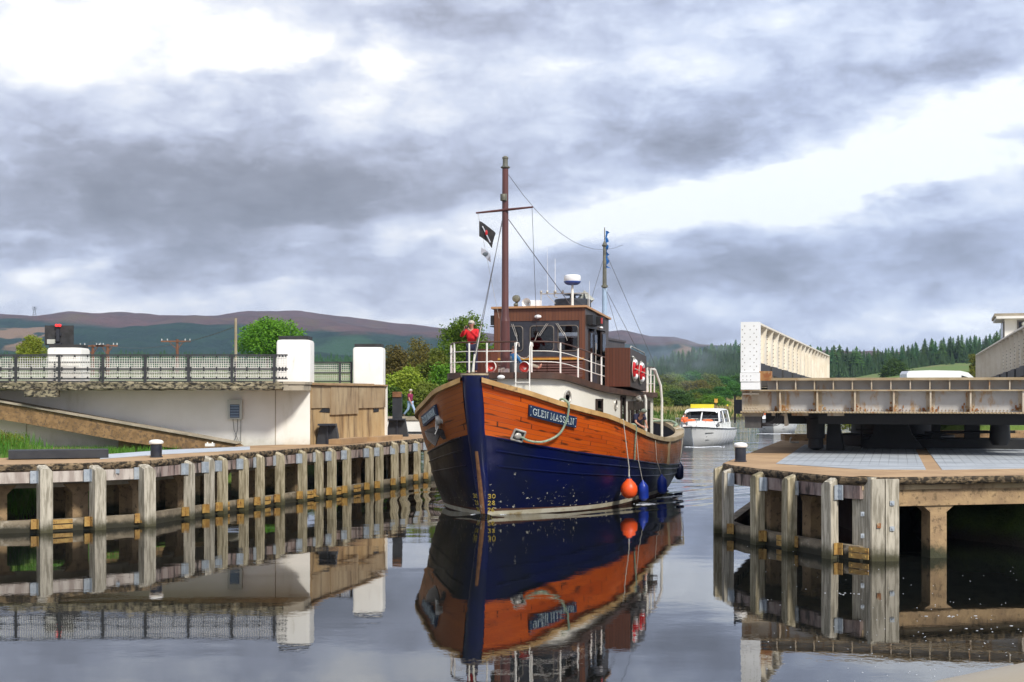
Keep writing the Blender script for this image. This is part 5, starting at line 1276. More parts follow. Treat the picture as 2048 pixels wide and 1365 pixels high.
def drafts(side):
    mb=MB()
    for txt,z in(('30',.58),('28',.37),('26',.15)):
        st,w=strokes(txt,.1); k=.13
        for l in st:
            q=[]
            for x,y in l:
                zz=z+y*k; u=.15+(x*k if side>0 else (w-x)*k)*1.0
                K=cub(US,KZ,u); q.append(hs(u,2-zz/K,side,.012))
            mb.tube(q,.011,5)
    mb.build('draft_marks','draft_yellow',hull)
drafts(1); drafts(-1)
# hawse pipe, port, and anchor, starboard
p=hs(.78,.88,1,.02); n=hn(.78,.88,1); t=(hs(1.0,.88,1)-hs(.6,.88,1)).normalized(); up=n.cross(t); up=up if up.z>0 else -up; mm=Matrix((t,n,up)).transposed()
mb=MB(); pr=[(-.21,-.16),(.2,-.17),(.21,.15),(-.19,.17)]
for (a,b),(c,d) in zip(pr,pr[1:]+pr[:1]): mb.tube([p+mm@Vector((a,0,b)),p+mm@Vector((c,0,d))],.034,8)
h=mb.build('hawse_frame','steel_pale',V)
MB().box(p,(.38,.02,.28),m=mm).build('hawse_hole','mech_black',h); 
mb=MB(); mb.ell(p+mm@Vector((-.02,.02,-.02)),(.13,.06,.11),10,8,mm); mb.build('fairlead','steel_pale',h)
p=hs(1.0,.83,-1,.08)
an=MB(); an.ext([p+Vector(q) for q in((-.52,-.10,.10),(-.30,-.02,.22),(.05,.12,.12),(.22,.30,-.10),(.02,.16,-.16),(-.08,.10,-.02),(-.20,.02,-.36),(-.42,-.08,-.16))],(0,-.12,0),(0,-.02,.02)); an.bar(p+Vector((.0,.05,.0)),p+Vector((.1,.35,.42)),.09); anc=an.build('anchor','anchor_steel',V)
an=MB(); q=p+Vector((.0,.02,.36)); an.lathe(q+Vector((0,-.06,.10)),[(.001,-.16),(.15,-.15),(.15,-.06),(.10,0),(.15,.06),(.15,.15),(.001,.16)],16,'X'); an.box(q+Vector((-.17,0,.0)),(.03,.26,.42)); an.box(q+Vector((.17,0,.0)),(.03,.26,.42)); an.bar(q+Vector((-.14,0,-.25)),q+Vector((-.14,0,.1)),.03,.1); an.bar(q+Vector((.14,0,-.25)),q+Vector((.14,0,.1)),.03,.1); an.bar(q+Vector((-.1,-.1,-.1)),q+Vector((-.2,-.14,-.35)),.03); an.build('anchor_roller','steel_pale',anc)
# ---------------------------------------------------------------- deckhouse and boat deck
DS=[2.9,3.0,3.4,4.2,5.2,6.3,8,10,13,15.6]; DO=[.9,1.55,1.92,2.16,2.38,2.58,2.66,2.68,2.66,2.6]
DZs=[2.9,3.5,5,6.3,7.5,9.4,13,16]; DZ=[4.44,4.40,4.20,4.04,3.97,3.90,3.82,3.80]
def dz(s): return cub(DZs,DZ,s)
def outline(off,st=None):
    s_=[2.9+off*.6]; o=[]
    pts=[]
    S=[2.9,2.92,3.0,3.15,3.4,3.8,4.2,4.7,5.2,5.8,6.3,7,8,9,10,11.5,13,14.3,15.6]; O=[0,.9,1.5,1.75,1.92,2.05,2.16,2.28,2.38,2.49,2.58,2.63,2.66,2.68,2.68,2.67,2.66,2.63,2.6]
    for a,b in zip(S,O): pts.append((max(0,b-off),a+off*(.9 if a<3.6 else 0)))
    return pts
def shell(off,zt,zb,mb,s_end=15.6):
    o=outline(off)
    for sd in(1,-1):
        mb.grid([[(x*sd,y,zt(y)) for x,y in o],[(x*sd,y,zb(y)) for x,y in o]],True)
mb=MB(); shell(.16,lambda s:dz(s)-.13,lambda s:min(dz(s)-.5,cub(US,RZ,s)-1.1),mb); o_=outline(.16)[-1]
mb.add([(-o_[0],15.6,1.0),(o_[0],15.6,1.0),(o_[0],15.6,3.7),(-o_[0],15.6,3.7)],[(0,1,2,3)]); house=mb.build('deckhouse','house_white',V,fix=False)
mb=MB(); shell(-.02,lambda s:dz(s)+.045,lambda s:dz(s)-.15,mb); shell(.14,lambda s:dz(s)-.15,lambda s:dz(s)-.151,mb)
o=outline(-.02); i_=outline(.2)
for sd in(1,-1): mb.grid([[(x*sd,y,dz(y)-.15) for x,y in o],[(x*sd,y,dz(y)-.15) for x,y in i_]],False)
band=mb.build('deck_edge','brown_band',V,fix=False)
mb=MB(); o=outline(-.02)
mb.grid([[(x*k,y,dz(y)+.045) for k in(-1,-.5,0,.5,1)] for x,y in o],False); mb.build('boat_deck','red_deck',V,fix=False)
# dark recess in the front of the house, ladder
mb=MB(); mb.box((-.72,3.02,3.98),(.86,.10,.52)); mb.box((-.52,2.96,4.17),(.8,.04,.14)); mb.build('front_locker','wheel_wood',house)
def ladder(x0,x1,y,z0,z1,name='ladder'):
    mb=MB()
    for x in(x0,x1): mb.tube([(x,y+.35,z1-.1),(x,y+.3,z1),(x,y+.1,z1+.02),(x,y,z1-.12),(x,y-.06,z0)],.022,6)
    k=z0+.1
    while k<dz(3)-.1: mb.tube([(x0,y-.05,k),(x1,y-.05,k)],.018,6); k+=.27
    return mb.build(name,'rail_white',V)
ladder(.56,1.02,2.86,3.25,5.42)
mb=MB(); mb.tube([(.58,2.95,5.05),(.68,2.98,4.95),(.79,2.98,4.92),(.9,2.98,4.95),(1.0,2.95,5.05)],.014,5); mb.build('chain','rope_white',V)
def onwall(s,z,off,w,h,m,name,parent,th=.03,sd=1):
    o=outline(.16); a=None
    ys=[q[1] for q in o]; xs=[q[0] for q in o]
    x=interp(ys,xs,s); x2=interp(ys,xs,s+.15); x1=interp(ys,xs,s-.15); t=Vector((x2-x1,.3,0)).normalized(); n=Vector((t.y,-t.x,0)); mm=Matrix((n,t,Vector((0,0,1)))).transposed()
    return Vector((x,s,z))+n*off,mm
def porthole(s,z,r=.19):
    p,mm=onwall(s,z,.0,0,0,'','',None); mb=MB(); P=[p+mm@Vector((.02,r*math.cos(a),r*math.sin(a))) for a in[6.2832*i/18 for i in range(19)]]; mb.tube(P,.032,6); o=mb.build('porthole','steel_pale',house)
    mb=MB(); mb.add([p+mm@Vector((.012,r*math.cos(a),r*math.sin(a))) for a in[6.2832*i/18 for i in range(18)]],[tuple(range(18))]); mb.build('pane','boat_glass',o)
porthole(4.0,3.70,.20); porthole(8.5,3.42,.18)
def win(s,z,w,h,panes=1,name='window'):
    p,mm=onwall(s,z,.0,0,0,'','',None); mb=MB(); f=.06
    for dy in(-w/2,w/2): mb.box(p+mm@Vector((.03,dy,0)),(.06,f,h),m=mm)
    for dz_ in(-h/2,h/2): mb.box(p+mm@Vector((.032,0,dz_)),(.065,w+f,f),m=mm)
    for j in range(1,panes): mb.box(p+mm@Vector((.03,0,-h/2+h*j/panes)),(.05,w,f),m=mm)
    o=mb.build(name,'dark_frame',house); MB().box(p+mm@Vector((.012,0,0)),(.012,w,h),m=mm).build('pane','boat_glass',o)
    return o
win(6.35,3.10,.55,1.0,3); win(9.6,2.85,.62,1.7,1,'side_door')
for s in(10.9,11.75,12.6,13.45,14.3): win(s,2.62,.66,1.25,1); 
for s in(10.9,11.75,12.6,13.45,14.3):
    p,mm=onwall(s,3.36,0,0,0,'','',None); MB().box(p+mm@Vector((.03,0,0)),(.05,.8,.34),m=mm).build('window_header','dark_frame',house)
# big scuttle fan outboard of the house
p,mm=onwall(11.3,3.62,.0,0,0,'','',None); mb=MB(); mb.lathe(p+Vector((.2,0,-.02)),[(.04,-.15),(.05,0),(.11,.14),(.12,.15)],14,'Y',cap=False); mb.bar(p,p+Vector((.3,0,.1)),.06); mb.tube([p+Vector((.1,.1,.1)),p+Vector((.25,.4,-.05)),p+Vector((.25,.7,-.12))],.03,7); mb.build('loudhailer','steel_pale',V)
# ---------------------------------------------------------------- wheelhouse
WX=1.66; W0,W1=7.5,11.1
def roofz(s): return 6.80-(s-7.5)*.062
def wz(s): return dz(s)+.045
wh=MB()
def panel(mb,x0,x1,z0,z1,y=W0,th=.06): mb.box(((x0+x1)/2,y+th/2,(z0+z1)/2),(x1-x0,th,z1-z0))
z_sill,z_head,z_pan=5.30,6.18,6.26
panel(wh,-WX,WX,3.95,5.10); panel(wh,-WX,WX,6.36,6.78); panel(wh,-WX,-WX+.26,5.10,6.36); panel(wh,WX-.20,WX,5.10,6.36)
front=wh.build('wheelhouse_front','wheel_wood',V)
wins=[(-1.08,.62),(-.02,.80),(1.02,.72)]      # centre, width
wins=[(-.93,.66),(.10,.86),(1.05,.72)]
cb=MB(); xa=-WX+.26
for c,w in wins+[(None,None)]:
    xb=c-w/2 if c is not None else WX-.20
    cb.box(((xa+xb)/2,W0+.045,5.73),(xb-xa,.05,1.26)); 
    if c is not None:
        cb.box((c,W0+.045,(5.10+z_sill)/2),(w,.05,z_sill-5.10)); cb.box((c,W0+.045,(z_head+6.36)/2),(w,.05,6.36-z_head)); xa=c+w/2
cb.build('window_band','charcoal',front)
for c,w in wins:
    mb=MB(); r=.12; pts=[]; h2=(z_head-z_sill)/2; zc=(z_head+z_sill)/2
    for a0,cx,cz in((0,w/2-r,h2-r),(90,-w/2+r,h2-r),(180,-w/2+r,-h2+r),(270,w/2-r,-h2+r)):
        for k in range(5): a=R(a0+90*k/4); pts.append((c+cx+r*math.cos(a),W0+.012,zc+cz+r*math.sin(a)))
    mb.tube(pts+[pts[0]],.021,6); f=mb.build('window_frame','window_frame',front)
    MB().box((c,W0+.05,zc),(w,.012,h2*2)).build('pane','glass',f)
mb=MB(); mb.box((0.05,W0-.10,5.02),(3.15,.16,.07)); mb.build('varnished_bar','varnish_bar',front)
mb=MB()
for x,dx in((-1.0,.16),(.28,-.30),(.62,.30)):
    mb.tube([(x,W0-.03,6.26),(x+dx,W0-.05,5.82)],.010,5); mb.tube([(x+.06,W0-.03,6.26),(x+.06+dx,W0-.05,5.82)],.010,5); mb.tube([(x+dx,W0-.04,5.95),(x+dx*1.4,W0-.05,5.65)],.012,5)
mb.build('wipers','steel_pale',front)
mb=MB(); mb.ell((-.02,W0-.07,6.50),(.13,.07,.07),14,8); mb.build('deck_light','plastic_white',front)
sd=MB()      # port side wall, with door and window openings, and starboard wall
def side(mb,x,y0,y1,z0,z1): mb.box((x,(y0+y1)/2,(z0+z1)/2),(.05,y1-y0,z1-z0))
side(sd,WX-.025,W0+.06,8.0,4.9,6.75); side(sd,WX-.025,W0+.06,8.0,3.9,4.9); side(sd,WX-.025,8.0,8.9,6.1,6.72); side(sd,WX-.025,8.9,9.2,3.9,6.68); side(sd,WX-.025,9.2,10.6,3.9,5.0); side(sd,WX-.025,9.2,10.6,6.1,6.62); side(sd,WX-.025,10.6,W1,3.9,6.55)
side(sd,-WX+.025,W0+.06,W1,3.9,6.55); sd.box((0,W1,4.95),(WX*2,.05,1.9)); sd.box((0,W1,6.35),(WX*2,.05,.5)); sd.box((-1.05,W1,6.0),(1.2,.05,.4)); sd.box((1.15,W1,6.0),(1.0,.05,.4)); 
walls=sd.build('wheelhouse_side','side_wood',V)
mb=MB(); side(mb,WX+.01,8.55,9.15,4.05,6.0); f=mb.build('side_door','charcoal',walls); mb=MB(); side(mb,WX+.045,8.65,9.05,5.0,5.9); mb.build('pane','glass',f)
mb=MB(); mb.tube([(WX+.08,8.7,4.5),(WX+.1,8.7,5.6)],.02,6); mb.build('door_handle','steel_pale',f)
mb=MB(); side(mb,WX+.01,8.06,8.1,5.05,6.0); side(mb,WX+.01,8.4,8.45,5.05,6.0); side(mb,WX+.01,9.85,10.45,5.0,6.05); mb.build('window_frame','dark_frame',walls); mb=MB(); side(mb,WX+.04,9.9,10.4,5.08,5.98); mb.build('pane','glass',walls)
mb=MB(); side(mb,WX+.03,8.12,8.38,5.1,5.95); mb.build('pane','boat_glass',walls)
mb=MB(); mb.add([(-WX-.08,W0-.10,roofz(7.4)),(WX+.08,W0-.10,roofz(7.4)),(WX+.08,W1+.1,roofz(11.2)-.02),(-WX-.08,W1+.1,roofz(11.2)-.02)]+[(-WX-.08,W0-.10,roofz(7.4)+.07),(WX+.08,W0-.10,roofz(7.4)+.07),(WX+.08,W1+.1,roofz(11.2)+.05),(-WX-.08,W1+.1,roofz(11.2)+.05)],[(0,3,2,1),(4,5,6,7),(0,1,5,4),(1,2,6,5),(2,3,7,6),(3,0,4,7)]); mb.build('wheelhouse_roof','roof_tan',V)
mb=MB(); mb.box((0,9.2,4.6),(3.1,.1,1.5)); mb.box((0,7.9,5.12),(3.0,.6,.12)); mb.box((-1.5,9.5,5.3),(.1,2.5,2.4)); mb.box((0,8.3,6.5),(3.1,1.5,.05)); mb.build('interior_console','interior',V)
mb=MB(); mb.box((-.68,9.0,5.7),(.1,.1,1.2)); mb.box((-1.2,9.6,5.7),(.5,.1,1.2)); mb.box((1.2,8.6,5.3),(.4,.3,.5)); mb.build('curtain','curtain',V)
mb=MB(); mb.lathe((.0,7.85,5.28),[(.16,-.02),(.2,0),(.16,.02),(.14,0),(.16,-.02)],16,'Y'); mb.build('steering_wheel','worn_wood',V)
# port side lights
mb=MB(); mb.box((WX+.12,7.95,6.38),(.22,.5,.34)); mb.box((WX+.22,8.7,6.38),(.24,.6,.30)); mb.box((WX+.05,8.3,6.22),(.12,1.2,.05)); o=mb.build('sidelight_box','mech_black',V); MB().box((WX+.3,8.55,6.38),(.12,.2,.2)).build('lens','horn_red',o)
mb=MB(); mb.box((-WX-.06,7.6,6.40),(.1,.3,.34)); mb.box((-WX-.05,7.6,6.18),(.14,.4,.03)); mb.build('sidelight_box','mech_black',V)
mb=MB(); mb.ell((WX+.08,9.6,6.18),(.07,.12,.05),10,6); mb.build('deck_light','plastic_white',V)
# roof gear
rz=roofz
def P(*a): return a
mb=MB(); mb.lathe((.78,9.2,rz(9.2)+.06),[(.66,0),(.66,.42),(.63,.45),(.3,.47),(.12,.50),(.1,.58),(.34,.60),(.34,.62),(.001,.66)],28); mb.build('funnel','funnel_black',V)
mb=MB(); mb.lathe((1.0,8.3,rz(8.3)+.05),[(.05,0),(.05,.6),(.04,.88)],10); mb.box((1.0,8.3,rz(8.3)+.08),(.2,.2,.04)); rp=mb.build('radar_post','rail_white',V)
mb=MB(); mb.lathe((1.0,8.3,rz(8.3)+1.0),[(.20,-.02),(.28,.02),(.30,.07),(.30,.17),(.285,.23),(.22,.26),(.001,.27)],26); r_=mb.build('radar_dome','plastic_white',rp)
mb=MB(); mb.lathe((1.0,8.3,rz(8.3)+.90),[(.06,-.01),(.19,.01),(.26,.05),(.298,.10),(.302,.13)],26); mb.build('radar_base','radar_blue',rp)
mb=MB(); mb.box((1.25,8.0,rz(8.3)+1.46),(.12,.02,.03)); 
mb=MB(); mb.lathe((-.52,8.0,rz(8)+.24),[(.17,-.30),(.13,-.16),(.05,-.02),(.04,.2)],18,'Y',cap=False); mb.box((-.25,8.0,rz(8)+.22),(.34,.3,.24)); mb.box((-.52,8.1,rz(8)+.08),(.1,.1,.18)); mb.build('horn','plastic_white',V)
mb=MB(); mb.lathe((-1.0,8.1,rz(8)+.42),[(.001,-.2),(.12,-.16),(.14,0),(.1,.14),(.001,.16)],14,'Y'); mb.bar((-1.0,8.1,rz(8)+.05),(-1.0,8.1,rz(8)+.3),.08); mb.ell((-1.0,8.0,rz(8)+.2),(.09,.09,.07),8,6); mb.build('searchlight','brass_grey',V)
mb=MB(); mb.lathe((.12,8.6,rz(8.6)+.05),[(.14,0),(.14,.12),(.1,.17),(.001,.18)],14); mb.build('vent','mech_grey',V)
mb=MB(); z=rz(8.4)+.62
mb.tube([(-.18,8.4,rz(8.4)+.05),(-.18,8.4,z)],.02,6); mb.tube([(-.22,8.4,z),(1.55,8.4,z)],.018,6); mb.tube([(1.55,8.4,z),(1.55,8.4,rz(8.4)+.05)],.018,6)
for x in(-.18,.05,.35,.62): mb.ell((x,8.4,z+.07),(.05,.05,.06),8,6); mb.tube([(x,8.4,z),(x,8.4,z+.05)],.012,5)
mb.tube([(.05,8.4,z-.05),(.35,8.4,z-.35)],.012,5); mb.tube([(.3,8.4,z+.1),(.3,8.45,z-.1),(.42,8.4,z-.14)],.02,6)
mb.build('aerial_rack','steel_pale',V)
mb=MB(); mb.tube([(.07,8.4,z),(.05,8.4,z+1.65)],[.010,.004],5); mb.tube([(.34,8.4,z),(.34,8.4,z+1.25)],[.014,.008],5); mb.tube([(1.5,8.8,rz(8.8)+.05),(1.5,8.8,rz(8.8)+1.1)],[.012,.006],5); mb.build('whip_aerials','plastic_white',V)
mb=MB(); c=Vector((1.18,9.4,rz(9.4)+.50)); r=.36
for a,b in(((1,0,0),(0,1,0)),((1,0,0),(0,0,1)),((0,1,0),(0,0,1))):
    a,b=Vector(a),Vector(b); q=[c+a*r,c+b*r,c-a*r,c-b*r]; mb.ext(q,a.cross(b)*.006,a.cross(b)*-.006)
mm=Matrix.Rotation(R(12),4,'X')@Matrix.Rotation(R(25),4,'Z'); mb.v=[tuple(c+(mm@(Vector(v)-c))) for v in mb.v]
mb.tube([c-Vector((0,0,.3)),c-Vector((.25,0,.75))],.012,5); mb.build('radar_reflector','box_cream',V)
# ---------------------------------------------------------------- masts and rigging
mb=MB(); mb.tube([(0,3.5,3.9),(0,3.5,6.15)],.155,16); mb.tube([(0,3.5,6.15),(0,3.5,6.35),(0,3.52,11.1),(0,3.52,11.12)],[.155,.115,.10,.10],16); mast=mb.build('mast','mast_brown',V)
mb=MB(); mb.lathe((0,3.52,11.10),[(.12,0),(.15,.02),(.15,.05),(.10,.07),(.085,.12),(.085,.30),(.10,.31),(.10,.36),(.05,.40),(.001,.41)],16); mb.build('masthead_lantern','brass_grey',mast)
mb=MB(); mb.lathe((-.02,3.38,10.05),[(.08,0),(.085,.02),(.085,.17),(.08,.19)],12); mb.box((-.02,3.42,10.15),(.2,.12,.22)); mb.build('mast_lantern','brass_grey',mast)
mb=MB(); mb.tube([(-.96,3.42,9.68),(0,3.42,9.74),(.96,3.42,9.80)],[.03,.045,.03],10); mb.build('yard','mast_brown',mast)
mb=MB(); mb.box((0,3.36,4.50),(.34,.14,.22)); mb.tube([(-.04,3.26,4.45),(-.04,3.24,4.62),(.06,3.24,4.62)],.02,6); mb.build('mast_winch','steel_pale',mast)
def stay(a,b,r=.012,sag=0,m='wire',name='stay'):
    a,b=Vector(a),Vector(b); n=10 if sag else 1
    mb=MB(); mb.tube([a.lerp(b,i/n)-Vector((0,0,4*sag*(i/n)*(1-i/n))) for i in range(n+1)],r,4); return mb.build(name,m,V)
stay((-.09,3.45,9.4),(-.02,.30,4.45),.013); stay((-.07,3.45,9.4),(-.12,.36,4.45),.011)
stay((-.09,3.45,9.42),(-2.55,6.5,2.9),.008) if False else None
stay((.1,3.55,9.45),(1.05,7.9,6.9),.012); stay((.93,3.42,9.78),(.35,6.0,5.9),.009); stay((-.9,3.42,9.66),(-.55,4.6,6.3),.006,0,'rope_white')
stay((.1,3.52,10.9),(.75,17.6,10.0),.008,1.0)
mb=MB(); mb.tube([(-.02,.30,4.45),(-.06,.55,5.0)],[.045,.02],7); mb.tube([(-.07,.34,4.40),(.05,.9,5.9)],[.012,.012],5); mb.build('bottle_screw','rope_white',V)
AM=(0,17.5)
mb=MB(); mb.tube([(*AM,6.9),(*AM,8.3),(*AM,10.0)],[.10,.09,.065],12); am=mb.build('aft_mast','brass_grey',V)
mb=MB(); mb.tube([(*AM,3.6),(*AM,8.2)],.105,12); mb.build('mast_lower','mast_blue',am)
mb=MB(); mb.lathe((*AM,8.25),[(.14,0),(.14,.08)],10); mb.lathe((*AM,9.95),[(.09,0),(.12,.06),(.07,.14),(.02,.25)],10); mb.tube([(*AM,10),(*AM,10.75)],.022,6); mb.build('masthead_fitting','brass_grey',am)
for a,b in(((AM[0],AM[1],9.6),(-.5,15.2,6.0)),((AM[0]+.05,AM[1],9.7),(2.35,18.2,4.2)),((AM[0],AM[1],8.3),(1.55,13.5,5.9)),((AM[0],AM[1],8.25),(2.0,18.8,4.0))): stay(a,b,.011)
# railings along the boat deck edge
def rail(pts,h,posts,name='guard_rail',mid=(.36,.70)):
    mb=MB(); mb.tube([(x,y,z+h) for x,y,z in pts],.026,7); top=mb.build(name,'rail_top' if 'rail_top' in M else 'brown_band',V)
    mb=MB()
    for m_ in mid: mb.tube([(x,y,z+h*m_) for x,y,z in pts],.014,6)
    mb.build('rail_bars','rail_white',top)
    for x,y,z in posts: MB().tube([(x,y,z),(x,y,z+h)],.030,8).build('stanchion','rail_white',top)
def edge(a):   # a: parameter along outline from starboard side (-) round the bow to port (+): s with sign of side
    pass
O=[(x,y) for x,y in outline(.08)]
def pt(s,sd): 
    ys=[q[1] for q in O]; xs=[q[0] for q in O]; x=interp(ys,xs,s); return (x*sd,s,dz(s)+.03)
def run(side,s0,s1,n=14): return [pt(lerp(s0,s1,i/n),side) for i in range(n+1)]
fr=O[0][1]
A_=[pt(s,-1) for s in(5.2,4.6,4.0,3.6,3.35,3.2,3.08)]+[(-1.2,fr+.02,dz(3)+.03),(-.6,fr,dz(3)+.03),(0,fr,dz(3)+.03),(.55,fr,dz(3)+.03)]
rail(A_,1.0,[pt(5.0,-1),pt(4.2,-1),pt(3.65,-1),pt(3.2,-1),(-1.05,fr,dz(3)),(-.45,fr,dz(3)),(.5,fr,dz(3))])
B2=[(1.02,fr+.02,dz(3)+.03)]+[pt(s,1) for s in(3.08,3.2,3.35,3.6,4,4.6,5.2,5.8,6.4,6.75)]
rail(B2,1.0,[(1.04,fr+.02,dz(3)),pt(3.5,1),pt(4.55,1),pt(5.55,1),pt(6.4,1)])
rail([(x,y,z) for x,y,z in[pt(s,1) for s in(12.7,13.4,14.2,15,15.5)]]+[(0,15.5,dz(15.5)+.03),(-2.5,15.5,dz(15.5)+.03)],1.0,[pt(13.0,1),pt(13.8,1),pt(14.6,1),pt(15.4,1),(1.2,15.5,dz(15.5)),(0,15.5,dz(15.5))])
mb=MB(); mb.box((2.45,13.9,4.35),(.06,1.3,.95)); mb.build('windbreak','house_white',V)
mb=MB(); mb.box((0.2,12.9,4.85),(2.6,3.4,1.95)); mb.box((.2,12.9,5.86),(2.7,3.5,.08)); mb.build('aft_coaming','side_wood',V)
mb=MB(); p=pt(15.4,1); mb.tube([(p[0]-.1,p[1]-.9,p[2]+.98),(p[0]+.05,p[1]-.1,p[2]+.92),(p[0]+.22,p[1]+.2,p[2]+.3),(p[0]+.25,p[1]+.3,p[2]-.3),(p[0]+.25,p[1]+.3,2.05)],.05,8); mb.tube([(2.75,12.4,3.75),(2.8,12.4,3.6),(2.8,12.4,1.9)],.05,7); mb.build('davit_post','rail_white',V)
# big side locker overhanging the port edge, hatched for the engine room
BX0,BX1,BY0,BY1=1.92,2.82,9.5,12.4
def bz(s,top): return (5.43 if top else 4.06)-(s-9.5)*(.075 if top else .06)
mb=MB(); mb.add([(x,y,bz(y,t)) for t in(0,1) for x,y in((BX0,BY0),(BX1,BY0),(BX1,BY1),(BX0,BY1))],[(0,3,2,1),(4,5,6,7),(1,2,6,5),(2,3,7,6),(3,0,4,7)]); lk=mb.build('side_locker','side_wood',V)
mb=MB(); mb.add([(BX0-.01,BY0-.02,bz(BY0,0)),(BX1+.01,BY0-.02,bz(BY0,0)),(BX1+.01,BY0-.02,bz(BY0,1)+.02),(BX0-.01,BY0-.02,bz(BY0,1)+.02),(BX0-.01,BY0+.02,bz(BY0,0)),(BX1+.01,BY0+.02,bz(BY0,0)),(BX1+.01,BY0+.02,bz(BY0,1)+.02),(BX0-.01,BY0+.02,bz(BY0,1)+.02)],[(0,1,2,3),(4,7,6,5),(0,4,5,1),(1,5,6,2),(2,6,7,3),(3,7,4,0)]); mb.build('locker_front','box_wood',lk)
mb=MB(); mb.tube([(BX1-.05,BY0+.3,bz(9.8,1)+.03),(BX1-.05,BY0+.4,bz(9.9,1)+.12),(BX1-.05,BY1-.2,bz(12.2,1)+.12),(BX1-.05,BY1-.1,bz(12.2,1)+.03)],.022,6); mb.build('grab_rail','steel_pale',lk)
mb=MB(); mb.ell((BX1+.04,BY0+.3,bz(9.8,1)-.28),(.05,.08,.04),8,6); mb.build('locker_light','box_cream',lk)
# deck furniture belonging to the vessel: benches, cowl vents, lockers
def bench(x0,x1):
    t=MB(); y=W0-.12; z=wz(7.2)
    for k in range(6): t.box(((x0+x1)/2,y-.02*k*.2,z+.42+.09*k),(x1-x0,.03,.055))
    for k in range(4): t.box(((x0+x1)/2,y-.12-.11*k,z+.38),(x1-x0,.09,.035))
    for x in(x0+.1,x1-.1): t.box((x,y-.25,z+.19),(.06,.4,.38))
    return t.build('bench','bench_wood',V)
bench(-1.55,-.05); bench(.35,1.6); bench(-.02,.32) 
def cowl(x,y):
    z=wz(y); t=MB(); t.lathe((x,y,z),[(.08,0),(.08,.14),(.10,.20)],14); o=None
    t.lathe((x,y-.02,z+.22),[(.17,-.14),(.19,-.10),(.16,.02),(.1,.12),(.001,.15)],20,'Y',cap=False); o=t.build('cowl_vent','rail_white',V)
    MB().lathe((x,y-.02,z+.22),[(.001,-.04),(.10,-.06),(.155,-.125),(.16,-.13)],20,'Y',cap=False).build('cowl_mouth','horn_red',o)
cowl(-.40,3.35); cowl(.67,3.55); 
mb=MB(); mb.ell((.06,2.86,4.33),(.13,.06,.07),14,8); mb.build('deck_light','plastic_white',V)
mb=MB(); mb.box((-1.12,5.1,wz(5.1)+.50),(.5,.7,1.05)); mb.box((-1.12,5.1,wz(5.1)+1.04),(.56,.76,.05)); mb.build('deck_locker','box_wood',V)
mb=MB(); mb.lathe((-.62,6.4,wz(6.4)),[(.42,0),(.42,.72),(.38,.78),(.001,.80)],20); mb.build('dark_cask','mech_black',V)
# ---------------------------------------------------------------- separate things aboard
def AT(o,s,z): return BW(o,s,z)
def lifebelt(s,label):
    t=thing('lifebelt',label,'lifebelt',AT(BX1+.09,s,bz(s,1)-.72),-TH,'red and white lifebelts on the side locker'); R_=.29;r=.085
    def arcs(a0,a1,n):
        rows=[]
        for i in range(n+1):
            a=lerp(a0,a1,i/n); rows.append([((r*.8)*math.cos(b),(R_+r*math.sin(b))*math.sin(a),(R_+r*math.sin(b))*math.cos(a)) for b in[6.2832*k/10 for k in range(11)]])
        return rows
    mb=MB(); mb.grid(arcs(.75,2.39,14)); mb.grid(arcs(-2.39,-.75,14)); mb.build('red_segment','lifebelt_red',t)
    mb=MB(); mb.grid(arcs(-.75,.75,10)); mb.grid(arcs(2.39,3.89,10)); mb.build('white_segment','plastic_white',t)
    mb=MB(); mb.tube([(.085,-.42,.02),(.10,-.2,.0),(.10,.2,-.03),(.085,.42,-.05)],.018,5); mb.tube([(-.02,.42*math.sin(a),.42*math.cos(a)) for a in[6.2832*k/20 for k in range(21)]],.012,5); mb.build('grab_line','rope_white',t)
lifebelt(9.98,'red and white lifebelt nearer the bow on the brown side locker'); lifebelt(11.15,'red and white lifebelt nearer the stern on the brown side locker')
def fender_ball():
    p=hs(5.35,1.52,1,.40); q=hs(5.35,-.0,1,.10)
    t=thing('buoy_fender','round orange buoy fender hanging by a white rope from the port bulwark','fender',BW(p.x,p.y,.62),-TH)
    MB().lathe((0,0,0),[(.001,-.30),(.14,-.27),(.24,-.18),(.285,-.04),(.27,.10),(.20,.22),(.11,.31),(.075,.36)],24).build('ball','orange_buoy',t)
    MB().lathe((0,0,0),[(.078,.34),(.07,.40),(.045,.43),(.001,.44)],14).build('neck','navy_fender',t)
    d=Vector((q.x-p.x,q.y-p.y,q.z-.62)); mb=MB(); mb.tube([(0,0,.42),(0,0,.75),(d.x*.9,d.y*.9,d.z-.1),(d.x,d.y,d.z+.11),(d.x-.35,d.y,d.z+.12)],[.03,.016,.016,.018,.018],6); mb.build('rope','rope_white',t)
fender_ball()
def fender_cyl(u,z,label,m='blue_fender',tilt=.12,h=.62,ut=None):
    p=hs(u,1.45,1,.26); t=thing('fender',label,'fender',BW(p.x,p.y,z),-TH,'blue fenders along the port quarter')
    o=MB().lathe((0,0,0),[(.001,-h/2),(.10,-h/2+.02),(.175,-h/2+.1),(.18,0),(.175,h/2-.12),(.12,h/2-.03),(.05,h/2+.05),(.03,h/2+.10)],20).build('body',m,t)
    q=hs(ut or u,.02,1,.1); d=Vector((q.x-p.x,q.y-p.y,q.z-z)); mb=MB(); mb.tube([(0,0,h/2+.05),(d.x*.9,d.y*.8,d.z*.55),(d.x,d.y,d.z+.1)],.013,5); mb.build('rope','wire' if m=='navy_fender' else 'rope_white',t); t.rotation_euler[1]=-tilt*.3
    t.rotation_euler[0]=tilt
fender_cyl(7.3,.43,'blue fender right beside the orange buoy'); fender_cyl(10.2,.48,'middle blue fender on the port quarter, below the pale strip','blue_fender',.1)
